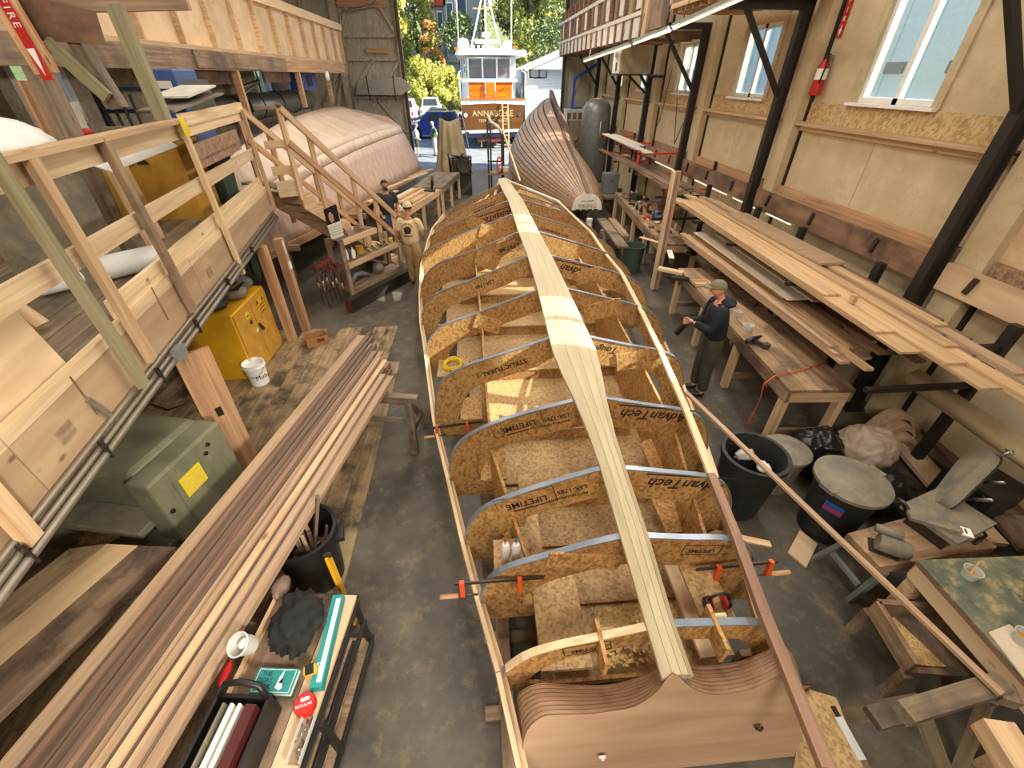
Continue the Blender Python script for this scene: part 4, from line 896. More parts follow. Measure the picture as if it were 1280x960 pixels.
for k in range(12):
    p = o0+d0*SL*(.48+.036*k)+n0*(.09+.09*(k % 3)); tag(blob('hardware_piece', (p.x, p.y, .812), (.04, .035, .026), ['brass', 'fir_orange', 'steel_dark', 'fir_old'][k % 4], None, .4, 3, k, 2), ['small brass fitting', 'small orange wood offcut', 'small dark steel fitting', 'small brown wood offcut'][k % 4]+' on the middle shelf under the stairs', 'hardware', 'odds and ends on the stair shelf')
p = o0+d0*.35+n0*.18; tag(tube('grey_hose', [p+d0*-.15+Vector((0, 0, .28)), p+Vector((0, 0, .42)), p+d0*.2+Vector((0, 0, .38)), p+d0*.36+Vector((0, 0, .28))], .055, 'grey_paint', None, 10), 'grey flexible hose bent on the bottom shelf under the stairs', 'hose')
p = o0+d0*1.05+n0*.18; tag(blob('tool_bag', (p.x, p.y, .33), (.12, .12, .12), 'dusty_grey', None, .25, 2, 8, 3, .2), 'dusty grey bag slumped on the bottom shelf under the stairs', 'bag')
for f in (.15, .42): 
    p = o0+d0*SL*f+n0*.18; tag(tube('rope_coil', [(p.x+.1*math.cos(a*.6)*(1-.02*a), p.y+.1*math.sin(a*.6), 1.27+.004*a) for a in range(30)], .012, 'steel_dark' if f < .2 else 'fir_old', None, 6), 'coiled %s cord on the top shelf under the stairs' % ('dark' if f < .2 else 'tan'), 'cord')
# steel channel on the floor
i0, i1 = PZ(437, 390, 0), PZ(517, 346, 0); u = (i1-i0).normalized(); nn = Vector((-u.y, u.x, 0)); i0, i1 = i0-nn*.12, i1-nn*.12
ib = T('steel_beam', 'rusty end steel I-beam lying on the floor in front of the stair shelf', 'steel beam', i0)
bar('web', i0+nn*.1+Vector((0, 0, .13)), i1+nn*.1+Vector((0, 0, .13)), .02, .22, 'steel_dark', ib)
for z in (.012, .248): bar('flange', i0+nn*.1+Vector((0, 0, z)), i1+nn*.1+Vector((0, 0, z)), .16, .022, 'steel_dark', ib)
bar('rusty_end', i0+nn*.1-u*.006+Vector((0, 0, .13)), i0+nn*.1-u*.001+Vector((0, 0, .13)), .15, .24, 'red_brown', ib)

# yellow flammables cabinet
cb = T('flammables_cabinet', 'yellow steel flammables cabinet with two doors on the plank floor', 'cabinet', (-3.9, 6.3, 0))
box('body', (-3.95, 6.3, .56), (.8, 1.1, 1.08), 'yellow', cb, bev=.012)
for s, y in ((-1, 6.03), (1, 6.57)):
    d = box('door', (-3.54, y, .57), (.025, .52, 1.0), 'yellow_dull', cb)
    if s > 0:
        box('handle', (-3.51, y-.22, .62), (.03, .04, .14), 'steel_dark', d, rx=.5); box('warning_label', (-3.525, y+.02, .9), (.006, .26, .2), 'yellow', d)
        for k, tx in enumerate(('FLAMMABLE', 'KEEP FIRE', 'AWAY')): text('lettering', tx, .045, 'red_brown', MXY((-3.52, y+.02, .89-.055*k), (0, 1, 0), (0, 0, 1)), d)
        for yy in (-.08, .1): prism('warning_triangle', [(-.04, -.03), (.04, -.03), (0, .04)], .003, 'ink', MXY((-3.523, y+yy, .965), (0, 1, 0), (0, 0, 1)), d)
        box('recess_plate', (-3.525, y+.02, .6), (.006, .22, .3), 'yellow_dull', d)
    else:
        box('sticker', (-3.525, y+.08, .93), (.006, .1, .1), 'sign_yellow', d); lathe('round_sticker', [(0, 0), (.035, 0), (.035, .004), (0, .004)], 'ink', (-3.525, y+.12, .8), d, 14, Matrix.Rotation(math.pi/2, 4, 'Y')); box('sticker', (-3.525, y+.2, .62), (.006, .08, .03), 'white', d, rx=.3)
        box('sticker_mark', (-3.5215, y+.08, .92), (.002, .06, .02), 'ink', d)
top = 1.105
o = tag(blob('printed_sack', (-3.85, 5.98, top+.075), (.18, .16, .09), 'dusty_black', None, .12, 2, 2, 3, .25), 'black sack lying on the yellow cabinet', 'sack')
sk = T('pellet_sack', 'clear grey sack with black and yellow lettering band on the yellow cabinet', 'sack', (-3.75, 6.38, top)); blob('bag', (-3.75, 6.38, top+.085), (.2, .18, .1), 'dusty_grey', sk, .12, 2, 6, 3, .25); box('band', (-3.68, 6.38, top+.182), (.16, .3, .008), 'black', sk, rz=.1); text('lettering', 'TRACTION', .06, 'sign_yellow', MXY((-3.68, 6.38, top+.189), (.1, 1, 0), (-1, .1, 0)), sk)
tag(blob('grey_pack', (-3.85, 6.74, top+.1), (.22, .13, .13), 'grey_paint', None, .15, 2, 9, 3, .25), 'grey hard plastic case on the far end of the yellow cabinet', 'case')
bk = T('white_bucket', 'white plastic bucket with wire handle beside the yellow cabinet', 'bucket', PZ(307, 468, 0))
b0 = Vector((PZ(309, 476, 0).x+.24, PZ(309, 476, 0).y-.08, .018))
lathe('pail', [(0, 0), (.125, 0), (.148, .34), (.155, .345), (.155, .365), (.142, .365), (.12, .02), (0, .02)], 'white', b0, bk, 28); lathe('rim_band', [(.150, .30), (.16, .3), (.16, .315), (.15, .315)], 'white', b0, bk, 28)
tube('handle', [b0+Vector((.15*math.cos(a)+.0, .15*math.sin(a)*.99-.02, .3-.13*math.sin(a+math.pi if a > 3.1 else a)*.9)) for a in [math.pi+math.pi*k/10 for k in range(11)]], .004, 'steel', bk, 6)
text('lettering', 'Mule', .1, 'ink', MXY(b0+Vector((.115, -.095, .16)), (.65, .76, -.02), (.05, -.05, 1)), bk)
bx = T('cardboard_box', 'small open cardboard box at the foot of the timber post', 'box', PZ(375, 420, 0))
c = PZ(384, 426, 0)+Vector((.22, -.12, 0))
for dx, dy, sx_, sy_ in ((0, -.12, .36, .012), (0, .12, .36, .012), (-.175, 0, .012, .24), (.175, 0, .012, .24)):
    cc = Matrix.Rotation(.5, 3, 'Z') @ Vector((dx, dy, 0)); box('side', (c.x+cc.x, c.y+cc.y, .02+.08), (sx_, sy_, .16), 'cardboard', bx, rz=.5)
box('bottom', (c.x, c.y, .026), (.35, .24, .01), 'cardboard', bx, rz=.5); cc = Matrix.Rotation(.5, 3, 'Z') @ Vector((.05, -.13, 0)); box('label', (c.x+cc.x, c.y+cc.y, .12), (.12, .006, .06), 'red_brown', bx, rz=.5)
tag(blob('green_jacket', PZ(366, 425, 0)+Vector((-.17, -.02, 1.5)), (.1, .15, .4), 'dark_green', None, .2, 2, 4, 3), 'dark green jacket hanging from the balcony support', 'jacket')

# planer
pl = T('thickness_planer', 'large olive green thickness planer with yellow warning plate', 'machine', (-3.4, 3.1, 0)); PR = -.22
def pb(n, c, s, m, b=.0, parent=None): 
    v = Matrix.Rotation(PR, 3, 'Z') @ Vector(c); return box(n, (-3.47+v.x, 3.16+v.y, v.z), s, m, parent or pl, rz=PR, bev=b)
pb('base', (-.1, -.02, .19), (1.5, .96, .34), 'planer_green', .03); pb('infeed_table', (-.1, -.1, .52), (1.15, .85, .08), 'dusty_grey', .01); pb('table_slot', (-.1, -.0, .42), (1.0, .7, .14), 'steel_dark')
pb('hood', (-.1, .06, .86), (1.25, .78, .5), 'planer_green', .07); pb('gearbox', (.62, .02, .62), (.24, .86, .92), 'planer_green', .025)
s = pb('service_panel', (.745, .0, .64), (.012, .46, .6), 'planer_green'); pb('warning_plate', (.754, -.06, .8), (.006, .24, .22), 'sign_yellow', 0, s)
for k in range(6): pb('print_line', (.758, -.06, .88-.033*k), (.002, .2, .008), 'ink_gold', 0, s)
for y, z in ((.22, .98), (.16, .92), (-.36, .72)):
    v = Matrix.Rotation(PR, 3, 'Z') @ Vector((.748, y, z)); lathe('knob', [(0, 0), (.022, 0), (.018, .02), (0, .02)], 'black', (-3.47+v.x, 3.16+v.y, z), pl, 12, Matrix.Rotation(math.pi/2, 4, 'Y'))
v = Matrix.Rotation(PR, 3, 'Z') @ Vector((.25, -.502, .19)); text('lettering', 'SCM', .08, 'dusty_grey', MXY((-3.47+v.x-.3, 3.16+v.y+.032, .2), (math.cos(PR), math.sin(PR), 0), (0, 0, 1)), pl); text('lettering', 'SCMI', .1, 'dusty_grey', MXY((-3.47+v.x+.2, 3.16+v.y-.028, .2), (math.cos(PR), math.sin(PR), 0), (0, 0, 1)), pl)
v = Matrix.Rotation(PR, 3, 'Z') @ Vector((.23, -.503, .19)); prism('badge', [(-.03, 0), (0, -.03), (.03, 0), (0, .03)], .003, 'red', MXY((-3.47+v.x, 3.16+v.y-.003, .2), (math.cos(PR), math.sin(PR), 0), (0, 0, 1)), pl)
o = tag(blob('shavings_heap', (-3.62, 2.68, .39), (.16, .1, .035), 'sawdust', None, .5, 4, 3, 3, .3), 'small heap of golden shavings on the planer table', 'shavings', None, 'stuff')
# leaning plank beside it
a, b = PZ(310, 590, .03), PZ(238, 440, 1.62)
lp = T('leaning_plank', 'thick orange-brown plank leaning against the balcony edge', 'plank', a); bar('plank', a, b, .32, .05, 'fir_orange', lp, up=(.62, -.62, .45)); 
m = a.lerp(b, .55)+Vector((.02, -.02, .015)); box('knot_patch', m, (.06, .03, .1), 'steel_dark', lp, rz=.7)
tag(tube('air_hose', [PZ(x, y, .03) for x, y in ((190, 505), (210, 512), (232, 505), (246, 490), (255, 480))], .012, 'red_brown'), 'dark red air hose curving on the plank floor behind the planer', 'hose')
for k, (x, y, r) in enumerate(((245, 425, .16), (250, 432, .2))): pass
tag(blob('cable_heap', PZ(250, 430, .15), (.3, .25, .13), 'black_plastic', None, .4, 3, 2, 3, .2), 'heap of black cable and bags behind the yellow cabinet', 'cable heap')

# low plank table at the near left
pt = T('plank_table', 'low plank table with one pale board and paint streaks', 'table', (-3.4, 1.5, 0))
d = Vector((-.44, -1.1, 0)).normalized()
cs = [PZ(225, 690, .62), PZ(178, 688, .62), PZ(138, 686, .62), PZ(92, 692, .62)]
for k, (a, b, m) in enumerate(((cs[0], cs[1], 'table_brown'), (cs[1], cs[2], 'table_pale'), (cs[2], cs[3], 'plank_floor'))):
    g = (b-a)*.02; sheet('table_plank', [a+g, a+g+d*2.6, b-g+d*2.6, b-g], .07, m, pt)
for f in (.3, 2.2):
    c = cs[1]+d*f; bar('bearer', c+Vector((-.5, .1, -.12)), c+Vector((.3, -.1, -.12)), .09, .1, 'fir_old', pt)
    for s in (-.4, .2): box('leg', (c.x+s, c.y-s*.2, .235), (.09, .09, .44), 'fir_old', pt)

# sawhorses and the long stack of boards
LA, LB = Vector((-2.2, .9, 0)), Vector((-1.4, 4.95, 0)); ld = (LB-LA).normalized(); ln = Vector((-ld.y, ld.x, 0))
def sawhorse(c, u, h, l, mat, label, name='sawhorse', group=None):
    u = Vector(u).normalized(); n = Vector((-u.y, u.x, 0)); c = Vector(c); t = T(name, label, 'sawhorse', c, group)
    bar('beam', c-u*l/2+Vector((0, 0, h-.05)), c+u*l/2+Vector((0, 0, h-.05)), .1, .1, mat, t)
    for s in (-1, 1):
        for q in (-1, 1):
            bar('leg', c+u*s*(l/2-.1)+n*q*.05+Vector((0, 0, h-.06)), c+u*s*(l/2-.04)+n*q*.26, .045, .09, mat, t, up=tuple(u))
        bar('tie', c+u*s*(l/2-.06)+n*.2+Vector((0, 0, .28)), c+u*s*(l/2-.06)-n*.2+Vector((0, 0, .28)), .03, .08, mat, t)
    bar('stretcher', c-u*(l/2-.1)+Vector((0, 0, .3)), c+u*(l/2-.1)+Vector((0, 0, .3)), .03, .08, mat, t)
    return t
for f, la in ((3.45, 'grey timber sawhorse carrying the far end of the long board stack'), (.75, 'grey timber sawhorse under the near end of the long board stack')):
    c = LA+ld*f+ln*(-.02); sawhorse((c.x+(.12 if f > 1 else -.03), c.y, .015), ln, .70, 1.15 if f > 1 else .74, 'fir_grey', la)
rnd = random.Random(3); z0 = .722
def stack(layer_z, specs):
    off = -.47
    for w, h, m, e in specs:
        g = 'boards on the long stack'
        lab = {'cedar': 'pale reddish planed board in the long stack on sawhorses', 'cedar_dark': 'dark weathered board in the long stack on sawhorses', 'mahogany': 'reddish-brown board in the long stack on sawhorses', 'fir': 'pale yellow board in the long stack on sawhorses'}[m]
        a = LA+ld*(-1.2)-ln*(off+w/2); b = LA+ld*(4.15+e)-ln*(off+w/2)
        tag(bar('board', (a.x, a.y, layer_z+h/2), (b.x, b.y, layer_z+h/2), w-.004, h, m), lab, 'board', {'cedar': 'pale reddish boards', 'cedar_dark': 'dark boards', 'mahogany': 'reddish-brown boards', 'fir': 'pale boards'}[m]+' on the long stack'); off += w
spec1, spec2 = [], []
for k in range(14):
    spec1.append((.055, .055+.045*((k*7) % 3)/2, ['cedar', 'cedar_dark', 'cedar_dark', 'mahogany', 'cedar'][(k*3) % 5], .2-.055*k+.1*((k*5) % 4)))
ws = [(.12, 'cedar', .05), (.028, 'cedar_dark', .06), (.03, 'mahogany', .072), (.028, 'cedar_dark', .055), (.035, 'cedar_dark', .07), (.03, 'mahogany', .05), (.035, 'cedar_dark', .078), (.03, 'cedar_dark', .06), (.06, 'mahogany', .05), (.03, 'cedar_dark', .07), (.055, 'cedar', .055), (.03, 'cedar', .075), (.025, 'cedar_dark', .045), (.055, 'fir', .055), (.03, 'cedar_dark', .04), (.06, 'cedar', .055), (.025, 'cedar_dark', .04), (.075, 'cedar', .05)]
for k, (w, m, h) in enumerate(ws): spec2.append((w+.004, h, m, .42-.06*k+.2*((k*5) % 3)/2))
stack(z0, spec1); stack(z0+.102, spec2)

# big black bin full of offcuts
p = PZ(396, 733, .015); p.y += .12
bn = T('offcut_bin', 'black plastic barrel full of wood offcuts beside the tool cart', 'bin', p)
lathe('barrel', [(0, .0), (.22, 0), (.27, .62), (.295, .63), (.295, .67), (.265, .67), (.21, .03), (0, .03)], 'black_plastic', p+Vector((0, 0, .006)), bn, 32)
for s in (-1, 1): box('handle', (p.x+s*.3, p.y+.02*s, .6), (.08, .16, .05), 'black_plastic', bn, rz=.3)
for k in range(12):
    a = rnd.uniform(0, 6.28); r = rnd.uniform(0, .15); a = k*.5236; r = .05+.1*(k % 2); c = p+Vector((r*math.cos(a), r*math.sin(a), .43)); e = p+Vector((r*1.35*math.cos(a), r*1.35*math.sin(a), rnd.uniform(.58, .74)))
    tag(bar('offcut', c, e, rnd.uniform(.02, .035), .015, ['fir_old', 'cedar_dark', 'fir', 'steel_dark'][k % 4]), ['weathered brown', 'dark reddish', 'pale', 'black metal'][k % 4]+' strip sticking up in the black barrel', 'offcut', 'offcuts in the black barrel')
tag(bar('offcut', p+Vector((.05, .02, .42)), p+Vector((.2, .1, .98)), .05, .025, 'cedar_dark'), 'long dark lath rising out of the black barrel', 'offcut')
tag(blob('shavings', p+Vector((0, 0, .34)), (.17, .17, .05), 'fir_old', None, .5, 5, 2, 3), 'brown shavings filling the black barrel', 'shavings', None, 'stuff')
o = T('spirit_level', 'yellow level standing upright between the barrel and the cart', 'level', PZ(418, 742, .02)); a = PZ(422, 742, .6); bar('body', (a.x, a.y+.06, .02), (a.x-.03, a.y+.12, .92), .025, .06, 'yellow', o, up=(0, 1, 0)); box('end_cap', (a.x-.031, a.y+.121, .925), (.064, .03, .02), 'black', o)

# tool cart
c0, c1, c2, c3 = PZ(446, 744, .75), PZ(352, 742, .75), PZ(222, 962, .75), PZ(372, 962, .75)
dd = (c3-c0).normalized(); c2 = c1+dd*1.5; c3 = c0+dd*1.5
ct = T('tool_cart', 'low black steel cart with plywood top and racks of rods', 'cart', ((c0+c3)/2).to_2d().to_3d())
tn = (c0-c1).normalized()
sheet('top_panel', [c0-tn*.15, c3-tn*.15, c3, c0], .025, 'ply', ct); sheet('top_tray', [c1, c2, c3-tn*.155, c0-tn*.155], .02, 'table_brown', ct)
bar('edge_strip', c1+Vector((0, 0, .02)), c2+Vector((0, 0, .02)), .03, .06, 'fir', ct)
for q in (c0, c1, c2, c3): 
    qq = q+(-dd*.03 if q in (c2, c3) else dd*.03)+(tn*.02 if q in (c1, c2) else -tn*.02); box('leg', (qq.x, qq.y, .37), (.035, .035, .7), 'steel_black', ct)
for z in (.1, .42, .69): bar('side_rail', c0+dd*.02+Vector((0, 0, z-.75)), c3+Vector((0, 0, z-.75)), .03, .03, 'steel_black', ct); bar('side_rail', c1+dd*.02+Vector((0, 0, z-.75)), c2+Vector((0, 0, z-.75)), .03, .03, 'steel_black', ct)
bar('end_rail', c0+Vector((0, 0, -.03)), c1+Vector((0, 0, -.03)), .03, .04, 'steel_black', ct); bar('end_rail', c0+Vector((0, 0, -.65)), c1+Vector((0, 0, -.65)), .03, .04, 'steel_black', ct)
bar('divider', c0+dd*.75+tn*.02+Vector((0, 0, -.06)), c0+dd*.75+tn*.02+Vector((0, 0, -.62)), .04, .03, 'steel_black', ct, up=tuple(tn))
sheet('bottom_shelf', [c0+Vector((0, 0, -.64)), c1+Vector((0, 0, -.64)), c2+Vector((0, 0, -.64)), c3+Vector((0, 0, -.64))], .02, 'fir_old', ct)
for k in range(7):
    z = .64-.075*k; s = .025+.004*k
    tag(tube('metal_rod', [c0+dd*(.06+.02*k)-tn*.03*(k % 2)-tn*.06+Vector((0, 0, z-.75)), c3-tn*.03*(k % 2)-tn*.06+Vector((0, 0, z-.75))], .016, ['steel_dark', 'steel_black', 'steel', 'steel_dark', 'steel', 'steel', 'fir_old'][k], None, 8), ['dark', 'black', 'bright', 'grey', 'shiny', 'silver', 'brown'][k]+' rod lying in the side rack of the tool cart', 'rod')
def on(px, py, z=.752): return PZ(px, py, z)
# things on the cart
o = on(377, 785); jk = tag(blob('black_shirt', (o.x, o.y, .855), (.155, .2, .1), 'cloth_black', None, .3, 2.4, 5, 4, .1, 0, .25), 'crumpled black shirt heaped on the tool cart', 'shirt')
tb = T('clear_tub', 'open clear plastic tub with hardware tipped against the black shirt', 'tub', on(320, 815)); o = on(318, 818)
lathe('cup', [(0, 0), (.055, 0), (.07, .12), (.075, .12), (.07, .125), (.064, .12), (.05, .008), (0, .008)], 'clear_plastic', o+Vector((0, .02, .085)), tb, 24, Matrix.Rotation(.35, 4, 'X') @ Matrix.Rotation(-.25, 4, 'Y')); blob('paper_scrap', o+Vector((0, 0, .16)), (.04, .035, .03), 'paper', tb, .3, 3, 2, 2)
bkx = T('teal_book', 'teal paperback with white boat drawing titled dory book', 'book', on(335, 850))
q = [on(310, 866, .80), on(362, 868, .80), on(373, 828, .80), on(328, 832, .80)]
M = MXY(q[0], q[1]-q[0], q[3]-q[0]); w, h = (q[1]-q[0]).length, (q[3]-q[0]).length*.93
for nm, z, tk, m, ins in (('cover', 0, .004, 'teal', 0), ('pages', -.004, .03, 'paper', .006), ('back_cover', -.034, .004, 'teal', 0)):
    mk(nm, boxv(w-ins, h-ins, tk, (w/2, h/2, z-tk/2)), BOXF, m, bkx, M)
for nm, sx_, sy_, cx, cy in (('frame_line', w*.9, .003, w/2, h*.06), ('frame_line', w*.9, .003, w/2, h*.94), ('frame_line', .003, h*.88, w*.05, h/2), ('frame_line', .003, h*.88, w*.95, h/2)): mk(nm, boxv(sx_, sy_, .001, (cx, cy, .0006)), BOXF, 'paper', bkx, M)
text('lettering', 'THE\nDORY\nBOOK', .034, 'ink', M @ Matrix.Translation((w*.27, h*.5, .001)) @ Matrix.Rotation(.0, 4, 'Z'), bkx, .0004)
prism('boat_drawing', [(0, 0), (.03, -.012), (.045, .0), (.025, .05), (.02, .1), (.005, .06)], .001, 'paper', M @ Matrix.Translation((w*.58, h*.22, .0004)), bkx); prism('boat_outline', [(0, 0), (.025, -.004), (.02, .035)], .001, 'ink', M @ Matrix.Translation((w*.62, h*.42, .0012)), bkx)
rl = T('foil_box', 'long teal and white aluminum foil carton on the cart edge', 'carton', on(400, 800)); a, b = on(424, 746, .785), on(396, 862, .785); Mb = MXY((a+b)/2, b-a, Vector((0, 0, 1)).cross(b-a)); ll = (b-a).length
mk('carton', boxv(ll, .075, .06), BOXF, 'teal', rl, Mb); mk('white_band', boxv(ll*.9, .03, .002, (0, .01, .031)), BOXF, 'paper', rl, Mb); mk('side_band', boxv(ll*.96, .004, .03, (0, -.038, 0)), BOXF, 'paper', rl, Mb)
text('lettering', 'HEAVY DUTY ALUMINUM FOIL', .025, 'teal', Mb @ Matrix.Translation((0, .01, .0325)), rl, .0003); text('lettering', '500', .035, 'paper', Mb @ Matrix.Translation((ll*.3, -.018, .0325)), rl, .0003)
tm = T('tape_measure', 'yellow and black tape measure on the foil carton', 'tape measure', on(388, 838)); o = on(388, 838, .84); box('case', o, (.075, .05, .05), 'yellow', tm, rz=.3, bev=.008); box('grip', o+Vector((0, 0, .02)), (.05, .054, .016), 'black', tm, rz=.3)
o = on(383, 883, .76); rt = T('red_tin', 'round red tin with white label on the tool cart', 'tin', o); lathe('tin', [(0, 0), (.062, 0), (.062, .045), (.058, .05), (0, .05)], 'red', o+Vector((0, 0, 0)), rt, 28); text('lettering', 'REGULAR', .022, 'paper', MXY(o+Vector((0, -.01, .051)), (.9, .25, 0), (-.25, .9, 0)), rt, .0004); box('white_band', o+Vector((0, .022, .0512)), (.05, .02, .001), 'paper', rt, rz=.27)
tb = T('bolt_tray', 'clear tray of loose bolts and drill bits on the cart', 'tray', on(376, 930)); o = on(378, 925, .76); rz = math.atan2(dd.y, dd.x)
box('base', o, (.22, .075, .006), 'fir_old', tb, rz=rz)
for s in (-1, 1): v = Matrix.Rotation(rz, 3, 'Z') @ Vector((0, s*.036, .02)); box('side', o+v, (.22, .003, .04), 'clear_plastic', tb, rz=rz)
for k in range(11):
    c = o+Vector((rnd.uniform(-.025, .025), rnd.uniform(-.09, .08), .012+.004*(k % 3))); a = rz+rnd.uniform(-.4, .4); tag(tube('drill_bit', [c-Vector((math.cos(a), math.sin(a), 0))*.03, c+Vector((math.cos(a), math.sin(a), 0))*.03], .004, 'steel', None, 6), 'loose steel drill bit in the clear tray', 'drill bit', 'drill bits in the clear tray')
wb = T('tool_tote', 'black rubber tote with loop handle holding folders on the cart', 'tote', on(290, 930)); o = on(294, 945, .75)
for off, s_ in (((0, -.0), 0),):
    R_ = Matrix.Rotation(rz+math.pi, 3, 'Z')
    def tp(x, y, z): v = R_ @ Vector((x, y, 0)); return Vector((o.x+v.x, o.y+v.y, .755+z))
    for x, y, sx_, sy_ in ((-.3, 0, .02, .3), (.22, 0, .02, .3)): v = tp(x, y, .1); box('end_wall', v, (sx_, sy_, .2), 'black_plastic', wb, rz=rz)
    for y in (-.15, .15): v = tp(-.04, y, .1); box('side_wall', v, (.54, .02, .2), 'black_plastic', wb, rz=rz)
    box('bottom', tp(-.04, 0, .006), (.52, .3, .012), 'black_plastic', wb, rz=rz)
    tube('loop_handle', [tp(.22, -.14, .2), tp(.25, -.1, .27), tp(.26, 0, .29), tp(.25, .1, .27), tp(.22, .14, .2)], .018, 'black_plastic', wb, 8)
    for k, (m, la) in enumerate((('maroon', 'dark red folder standing in the rubber tote'), ('paper', 'white paper pad standing in the rubber tote'), ('paper', 'second white paper pad next to the red folder'), ('dusty_grey', 'grey sleeve standing in the rubber tote'))):
        v = tp(-.04, -.07+.045*k if k else -.09, .132); tag(box('folder', v, (.42, .06 if k == 0 else .014, .23), m, None, rz=rz), la, 'folder')
tag(blob('power_cord', on(285, 850)+Vector((-.02, .03, .02)), (.03, .08, .02), 'red', None, .2, 3, 2, 2), 'short bundle of red cord along the cart edge', 'cord')
tag(blob('leather_pouch', on(356, 744)+Vector((-.02, .03, .055)), (.06, .09, .05), 'cedar_dark', None, .2, 3, 5, 3, .2), 'small brown ribbed pouch behind the black shirt', 'pouch')
# ================================================================ right side: benches, racks, bins
rq = random.Random(11)
def wbench(name, label, f0, f1, width, z, mat, nlegs, side=1, apron='fir_old', lower=True, nb=4):
    f0, f1 = Vector(f0), Vector(f1); u = (f1-f0).normalized(); n = Vector((u.y, -u.x, 0))*side; t = T(name, label, 'workbench', (f0.x, f0.y, 0)); L = (f1-f0).length
    w = width/nb
    for k in range(nb): bar('top_board', (*(f0+n*(w*(k+.5))).to_2d(), z-.02), (*(f1+n*(w*(k+.5))).to_2d(), z-.02), w-.005, .04, mat, t)
    for s in (.02, width-.02): bar('apron', (*(f0+n*s).to_2d(), z-.11), (*(f1+n*s).to_2d(), z-.11), .04, .14, apron, t)
    for e in (f0+u*.02, f1-u*.02): bar('end_apron', (*e.to_2d(), z-.11), (*(e+n*width).to_2d(), z-.11), .04, .14, 'fir', t)
    for k in range(nlegs):
        c = f0+u*(.08+(L-.16)*k/(nlegs-1))
        for s in (.05, width-.05): p = c+n*s; bar('leg', (p.x, p.y, 0), (p.x, p.y, z-.04), .09, .09, 'fir', t, up=(0, 1, 0))
        bar('leg_tie', (*(c+n*.05).to_2d(), .2), (*(c+n*(width-.05)).to_2d(), .2), .04, .09, 'fir_old', t)
    return t
B0, B1 = Vector((3.50, 3.72, 0)), Vector((3.72, 7.6, 0))
wbench('workbench', 'long timber workbench with dark apron in front of the lumber rack', B0, B1, .78, .9, 'bench_top', 4)
wbench('tool_bench', 'cluttered timber bench under the wall tubes with many hand tools', (3.9, 9.0, 0), (4.3, 14.1, 0), .85, .9, 'bench_top', 5)
def bz(px, py, z=.902): return PZ(px, py, z)
# on the near bench
o = bz(940, 428); dr = T('cordless_drill', 'black cordless drill lying on the near workbench', 'drill', o)
d = Vector((.75, .35, 0)).normalized(); n = Vector((-d.y, d.x, 0))
tube('motor_body', [o+Vector((0, 0, .05))-d*.13, o+Vector((0, 0, .05))-d*.02, o+Vector((0, 0, .05))+d*.1], [.03, .036, .03], 'black_plastic', dr, 10); tube('chuck', [o+Vector((0, 0, .05))+d*.1, o+Vector((0, 0, .05))+d*.17], [.024, .016], 'steel_dark', dr, 10)
bar('grip', o+Vector((0, 0, .04))-d*.03, o-n*.16+Vector((0, 0, .035))+d*.02, .04, .035, 'black_plastic', dr); box('battery', o-n*.18+d*.02+Vector((0, 0, .035)), (.1, .07, .06), 'olive', dr, rz=.4, bev=.006)
for (px, py, m, la) in ((921, 395, 'white_dull', 'square clear tub of brown fasteners on the near bench'), (934, 412, 'plastic_clear', 'round clear tub beside the square tub on the near bench')):
    o = bz(px, py); t = T('fastener_tub', la, 'tub', o); lathe('tub', [(0, 0), (.06, 0), (.07, .075), (.074, .078), (.066, .078), (.056, .006), (0, .006)], 'clear_plastic', o, t, 4 if m == 'white_dull' else 20, Matrix.Rotation(.9, 4, 'Z')); blob('fasteners', o+Vector((0, 0, .03)), (.045, .045, .02), 'red_brown', t, .3, 4, 3, 2)
a, b = bz(915, 375, .93), bz(957, 408, .93); tag(bar('batten', a, b, .05, .05, 'fir'), 'square pale batten lying along the near bench', 'batten')
tag(tube('power_cord', [bz(x, y, z) for x, y, z in ((1035, 452, .92), (1000, 463, .92), (968, 470, .93), (955, 480, .88), (950, 500, .5), (940, 520, .2), (930, 535, .02))], .008, 'orange_red'), 'orange power cord hanging off the near workbench corner', 'cord')
o = bz(947, 383, .93); tag(tube('power_cord', [o+Vector((.08*math.cos(a), .05*math.sin(a*1.3), .02+.02*math.sin(a*2))) for a in [k*.45 for k in range(12)]], .009, 'black'), 'looped black cord on the back of the near bench', 'cord')
o = bz(876, 356); sb = T('wooden_tray', 'shallow wooden tray on the bench beside the standing man', 'tray', o)
for dx, dy, sx, sy in ((0, -.09, .3, .02), (0, .09, .3, .02), (-.14, 0, .02, .18), (.14, 0, .02, .18)): box('side', o+Vector((dx, dy, .03)), (sx, sy, .06), 'fir', sb)
box('base', o+Vector((0, 0, .006)), (.3, .2, .012), 'fir_pale', sb)
